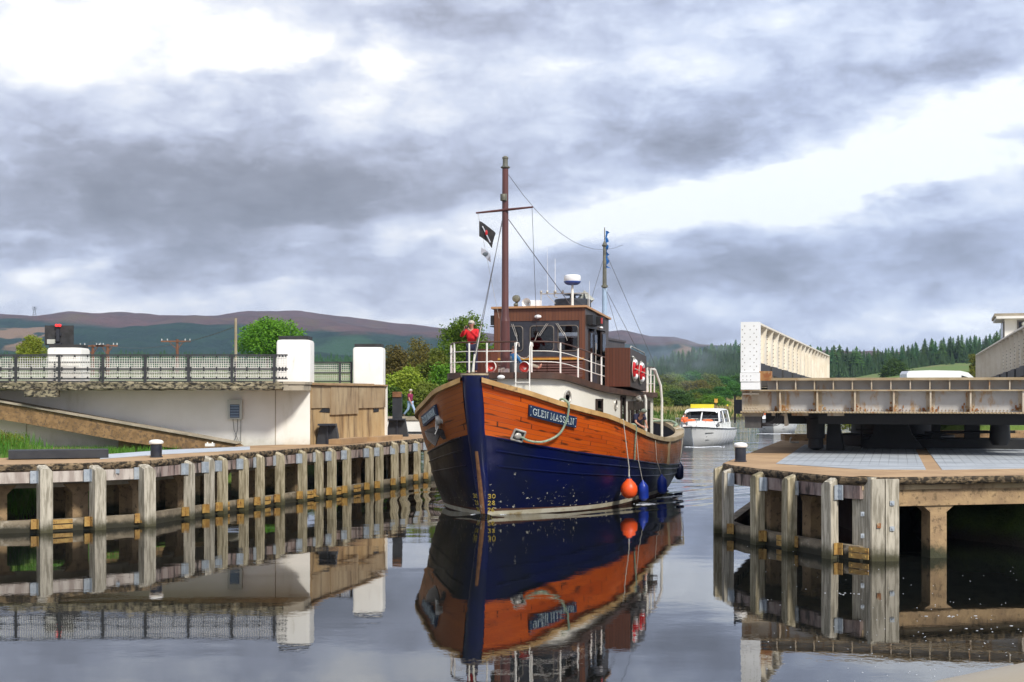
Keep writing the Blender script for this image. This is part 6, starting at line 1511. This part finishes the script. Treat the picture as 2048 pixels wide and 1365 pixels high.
p=hs(17.6,1.2,1,.25); fender_cyl(17.2,.62,'dark navy fender hanging at the stern, highest above the water','navy_fender',0,.66)
def rope(name,label,pts,r,m):
    mb=MB(); P=[Vector(p) for p in pts]; out=[]
    for i in range(len(P)-1):
        a,b,c,d=P[max(0,i-1)],P[i],P[i+1],P[min(len(P)-1,i+2)]
        for k in range(6): 
            t=k/6; out.append(.5*((2*b)+(c-a)*t+(2*a-5*b+4*c-d)*t*t+(3*b-a-3*c+d)*t**3))
    out.append(P[-1]); mb.tube(out,r,7); o=mb.build(name,m); o.location=(ST_O[0],ST_O[1],0); o.rotation_euler=(0,0,-TH); tag(o,label,'rope'); return o
rope('mooring_rope','pale green rope looping from the hawse hole over the rail beside the name board',[hs(.85,.89,1,.08),hs(1.15,.93,1,.10),hs(1.6,.88,1,.11),hs(2.05,.66,1,.12),hs(2.25,.35,1,.12),hs(2.32,.05,1,.12),hs(2.3,-.0,1,.12)+Vector((0,0,.13)),hs(2.25,0,1,-.2)+Vector((0,0,.14)),hs(2.2,0,1,-.3)+Vector((0,.0,-.4))],.036,'rope_green')
rope('mooring_rope','mottled green rope hanging over the port bulwark by the man in navy',[hs(6.2,0,1,-.3)+Vector((0,0,.13)),hs(6.6,0,1,-.1)+Vector((0,0,.14)),hs(6.75,0,1,.11)+Vector((0,0,.10)),hs(6.85,.35,1,.05),hs(6.95,.8,1,.05),hs(7.0,1.0,1,.06)],.03,'rope_green')
rope('mooring_rope','thick green rope slung inside the stern bulwark',[hs(17.9,0,1,-.2)+Vector((0,0,.14)),hs(18.2,0,1,.0)+Vector((0,0,.15)),hs(18.8,0,1,-.15)+Vector((0,0,.16)),Vector((1.3,18.3,2.5)),Vector((1.5,17.0,1.6))],.05,'rope_green')
rope('mooring_rope','white rope looped over the stern rail above the navy fender',[hs(17.3,0,1,-.2)+Vector((0,0,.13)),hs(17.4,0,1,.12)+Vector((0,0,.10)),hs(17.45,.4,1,.06),hs(17.5,.9,1,.06),hs(17.45,1.1,1,.07)],.025,'rope_white')
def flag(name,label,pts,w,h,m,loc,seed,tail=None):
    rows=[];rnd=random.Random(seed)
    for j in range(9):
        rows.append([(w*i/10*(1-.15*j/8),.10*math.sin(i*.8+seed+j*.3)*i/10,-h*j/8-(i/10)**1.3*w*.75) for i in range(11)])
    mb=MB(); mb.grid(rows); mb.grid([[(x,y+.006,z) for x,y,z in r] for r in rows]); o=mb.build(name,m,fix=False); o.location=loc; o.rotation_euler=(0,0,-TH); return tag(o,label,'flag')
f=flag('flag','dark flag with a red and white emblem on the starboard yardarm halyard',None,.55,.50,'flag_dark',BW(-.86,3.42,9.42),1)
mb=MB(); mb.tube([(.12,-.03,-.18),(.40,-.05,-.72)],.018,5); mb.build('emblem_stripe','flag_pale',f); mb=MB(); mb.ell((.26,-.045,-.40),(.045,.02,.09),10,8); mb.build('emblem','lifebelt_red',f)
f=flag('flag','small pale pennant with a grey oval below the dark flag',None,.36,.22,'flag_pale',BW(-.82,3.5,8.56),3)
mb=MB(); mb.ell((.16,-.04,-.22),(.10,.012,.06),12,8); mb.build('emblem','grey_cloth',f)
rows=[]
mb=MB()
for j in range(26):
    z=10.62-j*.062; rows.append([(AM[0]+.04+k*(.07+.045*math.sin(j*1.3)*(1 if j%3 else .3))*(1+.25*(j>18)),AM[1]+.05*math.sin(j*.9+k*2),z-k*.02) for k in(0,.5,1,1.4+.3*math.sin(j*2.1))])
mb.grid(rows); o=mb.build('flag','flag_blue',fix=False); o.location=(ST_O[0],ST_O[1],0); o.rotation_euler=(0,0,-TH); tag(o,'tattered blue flag furled along the top of the aft mast','flag')
# ================================================================ MOTOR CRUISERS
def cruiser(px,yw,rz,label,sign=True):
    d=HC*F/(yw-HY); t=thing('motor_cruiser',label,'boat',(X(px,d),d+4,0),rz,'white motor cruisers following the trawler')
    st=[(-5.2,.02,1.42),(-5.0,.35,1.40),(-4.4,.95,1.36),(-3.5,1.45,1.30),(-2,1.82,1.24),(0,1.95,1.18),(3,1.95,1.12),(5,1.85,1.10)]
    def row(f): return f
    mb=MB()
    for sd in(1,-1):
        mb.grid([[(x*sd,y,z) for y,x,z in st],[(x*.99*sd,y+.12*(5-y)/10,z-.12) for y,x,z in st],[(x*.95*sd,y+.35*(5-y)/10,z*.45) for y,x,z in st],[(x*.82*sd,y+.9*(5-y)/10,.0) for y,x,z in st],[(x*.4*sd,y+1.4*(5-y)/10,-.4) for y,x,z in st]],True)
    mb.add([(1.85,5,1.1),(-1.85,5,1.1),(-.75,5,-.4),(.75,5,-.4)],[(0,1,2,3)]); mb.build('hull','gel_white',t,fix=False)
    mb=MB(); mb.grid([[(x*k,y,z+.01+.10*(1-k*k)) for y,x,z in st] for k in(-1,-.6,0,.6,1)],True); mb.build('foredeck','gel_white',t,fix=False)
    mb=MB()
    for sd in(1,-1):
        mb.tube([(x*sd*1.01,y,z-.02) for y,x,z in st],.035,6)
    mb.build('rubbing_strip','strake_black',t)
    mb=MB()
    for (y0,y1,z) in((-4.3,-2.9,.93),(-4.1,-2.6,.66),(-3.95,-2.8,.42)):
        for sd in(1,-1):
            P_=[]
            for k in range(5):
                y=lerp(y0,y1,k/4); xx=interp([a for a,b,c in st],[b for a,b,c in st],y-.3*(1.3-z))*(.66+.33*min(1,z/1.2)); P_.append((xx*sd+.03*sd,y,z))
            mb.tube(P_,.03,5)
    mb.build('hull_strakes','strake_black',t)
    # coachroof and wheelhouse
    mb=MB(); prof=[(-3.3,1.35),(-2.9,1.62),(-1.6,1.78),(-1.2,1.80)]
    mb.grid([[(x,y,z-.12*abs(x/1.2)**2) for x in(-1.25,-.8,0,.8,1.25)] for y,z in prof],True); mb.grid([[(1.25,y,z-.12),(1.45,y,1.15)] for y,z in prof]); mb.grid([[(-1.25,y,z-.12),(-1.45,y,1.15)] for y,z in prof])
    mb.box((0,1.5,1.35),(3.0,5.2,.5)); mb.build('coachroof','gel_white',t,fix=False)
    mb=MB()
    fr=[(-1.42,-1.15,1.7),(1.42,-1.15,1.7),(1.22,-.25,2.52),(-1.22,-.25,2.52)]
    for a,b in((0,3),(1,2)): mb.bar(fr[a],fr[b],.12,.10)
    mb.bar(fr[0],fr[1],.10,.08); mb.bar((-.0,-1.15,1.7),(0,-.25,2.52),.09,.08)
    for sx in(1,-1):
        mb.bar((1.42*sx,1.2,1.6),(1.24*sx,1.0,2.52),.16,.10); mb.bar((1.42*sx,3.8,1.6),(1.24*sx,3.6,2.52),.16,.10)
    mb.build('cabin_frame','gel_white',t)
    mb=MB(); mb.add([(-1.38,-1.1,1.74),(1.38,-1.1,1.74),(1.18,-.25,2.48),(-1.18,-.25,2.48)],[(0,1,2,3)]); mb.build('windscreen','boat_glass',t,fix=False)
    for sx in(1,-1):
        mb=MB(); mb.add([(1.41*sx,-1.05,1.72),(1.41*sx,3.8,1.65),(1.22*sx,3.6,2.48),(1.22*sx,-.2,2.48)],[(0,1,2,3)]); mb.build('side_window','boat_glass',t,fix=False)
        mb=MB(); mb.tube([(1.36*sx,-2.3,1.43),(1.36*sx,-1.9,1.54),(1.38*sx,-1.4,1.55),(1.42*sx,-1.2,1.4),(1.4*sx,-2.3,1.41)],.035,5); mb.build('coachroof_window','strake_black',t)
    mb=MB(); rows=[]
    for y,w,z in((-.55,1.1,2.46),(-.35,1.30,2.56),(0,1.36,2.63),(2,1.38,2.66),(3.9,1.3,2.60),(4.1,1.1,2.5)): rows.append([(-w,y,z-.10),(-w*.9,y,z),(0,y,z+.04),(w*.9,y,z),(w,y,z-.10)])
    mb.grid(rows); mb.build('cabin_roof','gel_white',t,fix=False)
    MB().box((0,1.5,2.0),(2.4,.1,1.1)).build('cabin_interior','interior',t)
    mb=MB(); mb.tube([(.3,-1.0,1.85),(.75,-.5,2.32)],.02,5); mb.build('wiper','strake_black',t)
    mb=MB()
    for x in(-.75,.55): mb.ell((x,-1.32,1.80),(.42,.14,.09),10,6)
    mb.build('orange_covers','orange_vest',t)
    for sx in(1,-1):
        P_=[(interp([a for a,b,c in st],[b for a,b,c in st],y)*sx*.96,y,1.35+.62) for y in(-5.0,-4.4,-3.5,-2.0,0)]
        mb=MB(); mb.tube(P_,.018,5)
        for p in P_: mb.tube([(p[0],p[1],1.25),p],.014,5)
        mb.build('guard_rail','steel_pale',t)
    mb=MB(); mb.tube([(-.45,-5.0,1.97),(0,-5.25,1.99),(.45,-5.0,1.97)],.018,5); mb.build('bow_rail','steel_pale',t)
    if sign: 
        MB().box((-.1,.2,2.86),(1.75,.25,.30)).build('roof_sign','sign_yellow',t)
    mb=MB(); mb.bar((0,-3.9,1.40),(-.35,-4.3,1.50),.08,.06); mb.bar((0,-3.9,1.4),(.25,-4.3,1.48),.05); mb.build('anchor','steel_pale',t)
    MB().lathe((1.75,-2.2,.80),[(.001,-.28),(.09,-.26),(.11,0),(.09,.26),(.001,.3)],12).build('side_fender','gel_grey',t) if False else None
    return t
C1=cruiser(1421,892,-R(17),'white motor cruiser with yellow roof sign and person in orange on its foredeck')
C2=cruiser(1568,867,-R(14),'white motor cruiser half hidden beneath the end of the swing bridge',False)
def foam(name,label,pts,seed,n=260,sz=.05):
    rnd=random.Random(seed); mb=MB()
    for i in range(n):
        a,b,w=pts[rnd.randrange(len(pts))]; x=a+rnd.gauss(0,w); y=b+rnd.gauss(0,w*1.2); s=sz*rnd.uniform(.3,1.3)
        mb.ell((x,y,wave(x,y)+.004),(s*1.4,s,s*.35),6,4)
    tag(mb.build(name,'foam' ,fix=False),label,'foam',kind='stuff')
mat('foam',(.78,.80,.82),(.62,.65,.68),8,.6,.1)
def B2D(o,s): q=BW(o,s); return (q[0],q[1])
foam('wake_foam','white foam where the blue fenders drag in the water',[(*B2D(3.75,7.5),.10),(*B2D(3.8,7.9),.16),(*B2D(3.85,10.4),.12),(*B2D(3.9,10.9),.2),(*B2D(3.75,17.6),.12)],1,420,.03)
foam('bow_foam','thin white foam line curling off the starboard bow',[(*B2D(-2.9,5.2),.10),(*B2D(-3.1,5.6),.16),(*B2D(-2.5,4.4),.07),(*B2D(-.35,1.35),.05),(*B2D(.5,1.6),.05)],2,200,.014)
for c,px,yw,sd in((C1,1400,895,3),(C2,1545,868,4)):
    d=HC*F/(yw-HY); foam('bow_foam','small white bow wave under the '+('nearer' if sd==3 else 'farther')+' white motor cruiser',[(X(px+k*10,d),d-.1+abs(k)*.3,.16) for k in(-2,-1,0,1,2,3,4)],sd,260,.05)
# ================================================================ PEOPLE
def skinmesh(name,pts,edges,parent,m,sub=2,root=0):
    me=bpy.data.meshes.new(name); me.from_pydata([p[:3] for p in pts],edges,[]); o=bpy.data.objects.new(name,me); COL.objects.link(o)
    md=o.modifiers.new('skin','SKIN'); md.use_smooth_shade=True
    for i,p in enumerate(pts):
        v=me.skin_vertices[0].data[i]; r=p[3]; v.radius=(r,r) if not isinstance(r,tuple) else r; v.use_root=(i==root)
    sb=o.modifiers.new('sub','SUBSURF'); sb.levels=sub; sb.render_levels=sub
    bpy.context.view_layer.update(); dg=bpy.context.evaluated_depsgraph_get()
    nm=bpy.data.meshes.new_from_object(o.evaluated_get(dg)); nm.materials.clear(); nm.materials.append(M[m])
    for p in nm.polygons: p.material_index=0; p.use_smooth=True
    o.modifiers.clear(); o.data=nm; o.parent=parent; bpy.data.meshes.remove(me); return o
def person(label,loc,rz,J,top,trs,shoes='shoe_black',hair='hair_grey',slv='wr',look=0,glasses=False,hat=None,barefoot=False,scale=1,grip=False,legs=True,vest=None):
    """J: joints in the person's own frame; the person faces -y, x to the viewer's right"""
    t=thing('person',label,'person',loc,rz); t.scale=(scale,)*3
    V3=Vector; g={k:V3(v) for k,v in J.items()}
    pts=[];ed=[];ix={}
    def a(k,p,r,par=None):
        ix[k]=len(pts); pts.append((*p,r)); 
        if par is not None: ed.append((ix[par],ix[k]))
    a('pe',g['pe'],.115); a('sp',g['pe'].lerp(g['ch'],.5),.115,'pe'); a('ch',g['ch'],.135,'sp'); nk=g['ne']; a('ne',nk,.052,'ch')
    hd=g['he']; up=(hd-nk).normalized(); a('jw',nk.lerp(hd,.62)+V3((math.sin(look)*-.0,-.012,0)),.062,'ne'); a('sk',hd+up*.02,.092,'jw'); a('cr',hd+up*.085,.062,'sk')
    for s in 'LR':
        sh,el,wr=g['sh'+s],g['el'+s],g['wr'+s]
        a('sh'+s,sh,.056,'ch'); a('el'+s,el,.040,'sh'+s); a('wr'+s,wr,.026,'el'+s)
        d=(g['hd'+s]-wr).normalized() if 'hd'+s in g else (wr-el).normalized()
        sd=d.cross(V3((0,-1,.3))).normalized(); nn=sd.cross(d)
        pm=wr+d*.055; a('pm'+s,pm,.030,'wr'+s)
        for i,(o,l) in enumerate(((-.030,.062),(-.010,.075),(.010,.070),(.030,.055))):
            b=pm+d*.035+sd*o; a(f'f{s}{i}',b,.0095,'pm'+s); cv=.6 if grip else .25
            m_=b+d*l*.55-nn*l*.2*cv*2; a(f'g{s}{i}',m_,.0088,f'f{s}{i}'); a(f'h{s}{i}',m_+(d*(1-cv)-nn*cv).normalized()*l*.5,.0075,f'g{s}{i}')
        b=pm-sd*.035; a('t'+s,b,.011,'pm'+s); a('u'+s,b-sd*.018+d*.035,.0095,'t'+s)
        if legs:
            hp_,kn,an=g['hp'+s],g['kn'+s],g['an'+s]; a('hp'+s,hp_,.085,'pe'); a('kn'+s,kn,.056,'hp'+s); a('an'+s,an,.040,'kn'+s)
            f=g['to'+s]; a('to'+s,f,.030,'an'+s)
    b=skinmesh('body',pts,ed,t,'skin')
    r=lambda k:g[k]
    # clothes: jumper
    pts=[];ed=[];ix={}
    a('pe',g['pe']+V3((0,0,.0)),.150); a('sp',g['pe'].lerp(g['ch'],.5),.148,'pe'); a('ch',g['ch'],.165,'sp'); a('nk',g['ch'].lerp(nk,.62),.075,'ch')
    for s in 'LR':
        a('sh'+s,r('sh'+s),.078,'ch'); e=r('el'+s); w=r('wr'+s)
        if slv=='wr': a('el'+s,e,.058,'sh'+s); a('wr'+s,e.lerp(w,.93),.040,'el'+s)
        else: a('el'+s,r('sh'+s).lerp(e,.75),.066,'sh'+s)
    skinmesh('jumper' if slv=='wr' else 'shirt',pts,ed,t,top)
    if legs:
        pts=[];ed=[];ix={}
        a('pe',g['pe']+V3((0,0,-.01)),.140)
        for s in 'LR': a('hp'+s,r('hp'+s),.108,'pe'); a('kn'+s,r('kn'+s),.078,'hp'+s); a('an'+s,r('kn'+s).lerp(r('an'+s),.92),.060,'kn'+s)
        skinmesh('trousers',pts,ed,t,trs)
        if not barefoot:
            for s in 'LR':
                an,to=r('an'+s),r('to'+s); d=(to-an); L=d.length; mb=MB(); mb.tube([an+V3((0,0,.0))-d*.25,an-d*.0+V3((0,0,-.02)),an+d*.6+V3((0,0,-.0)),to,to+d*.25],[.035,.055,.052,.045,.02],8); mb.build('shoe',shoes,t)
    # head details
    f=V3((math.sin(look),-math.cos(look),0)); sx=V3((f.y*-1,f.x,0)); hc=hd+up*.015
    mb=MB(); mb.ell(hc+f*.098+up*-.02,(.013,.016,.024),8,6); mb.ell(hc+sx*.094-up*.01,(.012,.022,.034),8,6); mb.ell(hc-sx*.094-up*.01,(.012,.022,.034),8,6); mb.build('nose_and_ears','skin',b)
    mb=MB(); 
    for q in(-1,1): mb.ell(hc+f*.088+sx*.036*q+up*.012,(.024 if glasses else .012,.012,.016 if glasses else .008),8,6)
    if glasses: mb.tube([hc+f*.09+sx*.06+up*.015,hc+f*.1+up*.016,hc+f*.09-sx*.06+up*.015],.006,5)
    mb.build('sunglasses' if glasses else 'eyes','shoe_black',b)
    mb=MB(); mb.ell(hc+f*.088-up*.055,(.026,.010,.006),8,6); mb.build('mouth','lifebelt_red' if False else 'maroon_shirt',b)
    mb=MB(); mb.ell(hc-f*.022+up*.048,(.106,.108,.082),14,9); mb.build('hair' if not hat else 'beanie_hat',hat or hair,b)
    if hat: mb=MB(); mb.tube([hc-f*.012+up*.02+(sx*math.cos(k)+f*math.sin(k))*.104 for k in[6.2832*i/16 for i in range(17)]],.018,6); mb.build('hat_rim',hat,b)
    if vest:
        pts=[];ed=[];ix={}; a('pe',g['pe'].lerp(g['ch'],.15),.175); a('ch',g['ch']-V3((0,0,.02)),.19,'pe'); a('nk',g['ch'].lerp(nk,.45),.12,'ch'); skinmesh('vest',pts,ed,t,vest)
    return t
stand=dict(pe=(0,0,.95),ch=(0,.0,1.30),ne=(0,-.01,1.50),he=(0,-.03,1.62),shL=(.19,0,1.42),shR=(-.19,0,1.42),elL=(.24,.02,1.14),elR=(-.24,.02,1.14),wrL=(.25,-.08,.90),wrR=(-.25,-.08,.90),hpL=(.10,0,.90),hpR=(-.10,0,.90),knL=(.12,-.02,.50),knR=(-.12,-.02,.50),anL=(.13,.02,.08),anR=(-.13,.02,.08),toL=(.15,-.13,.04),toR=(-.15,-.13,.04))
# 1 man in red photographing
J=dict(stand); J.update(elR=(-.33,-.18,1.24),wrR=(-.20,-.34,1.45),elL=(.22,-.24,1.20),wrL=(-.02,-.36,1.43),hdR=(-.13,-.38,1.55),hdL=(-.09,-.38,1.50),he=(-.01,-.05,1.63))
zd=dz(3.7)+.045
person('man in red jumper and sunglasses photographing from the bow of the boat deck',(*BW(-1.22,3.75)[:2],zd),-R(6),J,'red_jumper','navy_cloth',glasses=True,look=-.35,grip=True,scale=1.01)
c=thing('camera','small camera held up by the man in the red jumper','camera',(BW(-1.22,3.75)[0]-.155,BW(-1.22,3.75)[1]-.42,zd+1.545)); MB().box((0,0,0),(.11,.03,.065)).build('body','mech_black',c); MB().lathe((0,-.02,0),[(.001,-.03),(.024,-.03),(.026,.01),(.001,.01)],12,'Y').build('lens','mech_grey',c)
# 2 lounging on the bench, legs out to starboard-to-port
J=dict(pe=(0,0,.14),ch=(-.10,-.02,.50),ne=(-.09,-.04,.66),he=(-.06,-.06,.78),shL=(.04,-.14,.58),shR=(-.22,.12,.58),elL=(.20,-.20,.38),elR=(-.2,.2,.3),wrL=(.32,-.16,.20),wrR=(.0,.16,.2),hpL=(.06,-.09,.12),hpR=(.06,.09,.12),knL=(.48,-.10,.22),knR=(.46,.08,.24),anL=(.92,-.08,.10),anR=(.90,.06,.12),toL=(.98,-.10,.24),toR=(.96,.05,.26))
person('person in blue jacket and grey gilet lounging on the bench beside the mast',BW(-.62,6.75,wz(7.1)+.56),-TH,J,'blue_jacket','khaki_cloth',hair='hair_brown',barefoot=True,vest='grey_cloth',look=-.2,scale=.95)
# 3 helmsman
person('grey haired helmsman in dark clothes behind the middle wheelhouse window',BW(.32,8.05,wz(8)),-TH,stand,'navy_cloth','navy_cloth',scale=1.02)
# 4 crewman leaning on the bulwark (faces outboard: rotated a quarter turn)
J=dict(pe=(0,.16,.92),ch=(0,-.10,1.22),ne=(0,-.27,1.38),he=(0,-.37,1.44),shL=(.19,-.16,1.30),shR=(-.19,-.16,1.30),elL=(.24,-.22,1.06),elR=(-.22,-.22,1.06),wrL=(.14,-.40,.93),wrR=(-.12,-.42,.93),hdL=(.08,-.5,.90),hdR=(-.06,-.5,.90),hpL=(.10,.16,.88),hpR=(-.10,.16,.88),knL=(.12,.06,.48),knR=(-.12,.10,.48),anL=(.13,.12,.06),anR=(-.13,.16,.06),toL=(.13,-.03,.03),toR=(-.13,.01,.03))
person('crewman in navy shirt and striped beanie leaning on the port bulwark rail',BW(3.05,9.6,1.72),-TH+R(50),J,'navy_cloth','navy_cloth',slv='el',hat='beanie',grip=True)
# 5 walker in maroon
J=dict(stand); J.update(knL=(.10,-.22,.52),anL=(.10,-.34,.12),toL=(.10,-.50,.08),knR=(-.10,.10,.50),anR=(-.10,.42,.16),toR=(-.10,.34,.05),elL=(.23,.12,1.16),wrL=(.22,.06,.92),elR=(-.23,-.06,1.15),wrR=(-.22,-.2,.94))
d=88; person('man in maroon shirt and pale jeans walking behind the tall black chock',(X(820.5,d),d,2.33),R(62),J,'maroon_shirt','jeans',slv='el',look=-.7,scale=1.0,shoes='shoe_brown')
# 6 passenger on the cruiser
m4=Matrix.Translation(C1.location)@Matrix.Rotation(C1.rotation_euler[2],4,'Z'); q=m4@Vector((-.95,-2.6,1.42))
J=dict(pe=(0,0,.12),ch=(0,-.06,.50),ne=(0,-.10,.68),he=(0,-.12,.80),shL=(.18,-.06,.60),shR=(-.18,-.06,.60),elL=(.24,-.12,.36),elR=(-.24,-.12,.36),wrL=(.12,-.34,.28),wrR=(-.12,-.34,.28),hpL=(.10,-.04,.10),hpR=(-.10,-.04,.10),knL=(.20,-.42,.26),knR=(-.20,-.42,.26),anL=(.16,-.50,-.12),anR=(-.16,-.50,-.12),toL=(.17,-.64,-.14),toR=(-.17,-.64,-.14))
person('person in bright orange life vest sitting on the foredeck of the nearer cruiser',q,-R(10),J,'orange_vest','grey_cloth',hair='hair_brown',vest='orange_vest')
# ================================================================ AIR
def haze():
    mb=MB(); mb.box((0,1800,198),(5200,4300,406)); m=bpy.data.materials.new('haze'); m.use_nodes=True; t=m.node_tree; t.nodes.remove(t.nodes['Principled BSDF']); g=G(t)
    v=g.n('ShaderNodeVolumePrincipled'); v.inputs['Color'].default_value=(.55,.70,.95,1); v.inputs['Density'].default_value=.00011; v.inputs['Anisotropy'].default_value=.2
    t.links.new(v.outputs[0],t.nodes['Material Output'].inputs['Volume']); M['haze']=m
    tag(mb.build('haze','haze'),'thin blue haze over the distant hills','haze',kind='stuff')
haze()

def smoke():
    mb=MB(); q=BW(0,9.2,7.3); C_=Vector((X(1350,72),72,Zp(700,72))); mb.ell(tuple(C_),(4.6,5.0,2.5),24,14)
    m=bpy.data.materials.new('smoke'); m.use_nodes=True; t=m.node_tree; t.nodes.remove(t.nodes['Principled BSDF']); g=G(t)
    p=g.n('ShaderNodeNewGeometry').outputs['Position']; e=g.v('MULTIPLY',g.v('SUBTRACT',p,tuple(C_)),(1/4.6,1/5.0,1/2.5)); r=g.v('LENGTH',e)
    n=g.noise(g.v('MULTIPLY',p,(1,1,1.6)),.75,3,.6); f=g.m('MULTIPLY',g.ramp(r,1,.25),g.ramp(n,.42,.68))
    v=g.n('ShaderNodeVolumePrincipled'); v.inputs['Color'].default_value=(.72,.82,1,1); g.put(v.inputs['Density'],g.m('MULTIPLY',f,.11))
    t.links.new(v.outputs[0],t.nodes['Material Output'].inputs['Volume']); M['smoke']=m; m.cycles.volume_sampling='MULTIPLE_IMPORTANCE' if hasattr(m.cycles,'volume_sampling') else None
    tag(mb.build('smoke','smoke'),'thin blue exhaust smoke drifting right behind the trawler','smoke',kind='stuff')
smoke()

rnd=random.Random(77); mb=MB()
for i in range(150):
    px=rnd.choice([rnd.uniform(1480,2048),rnd.uniform(1700,2048)]); py=rnd.uniform(1050,1365)
    if 840<px<1370: continue
    x,y=W(px,py); r=rnd.uniform(.003,.008)
    if x>8.0 and y>31.5 and py<1130: continue
    mb.ell((x,y,.003),(r*1.6,r*1.6,.003),6,3)
for x0,y0 in((X(1910,24),24.3),(X(1950,23),23.0),(X(1700,27),27)):
    for k in range(9): mb.ell((x0+rnd.gauss(0,.3),y0+rnd.gauss(0,.12),.004),(rnd.uniform(.01,.035),.012,.004),6,3)
tag(mb.build('floating_specks','foam',fix=False),'scattered white foam flecks floating on the dark water','foam',kind='stuff')
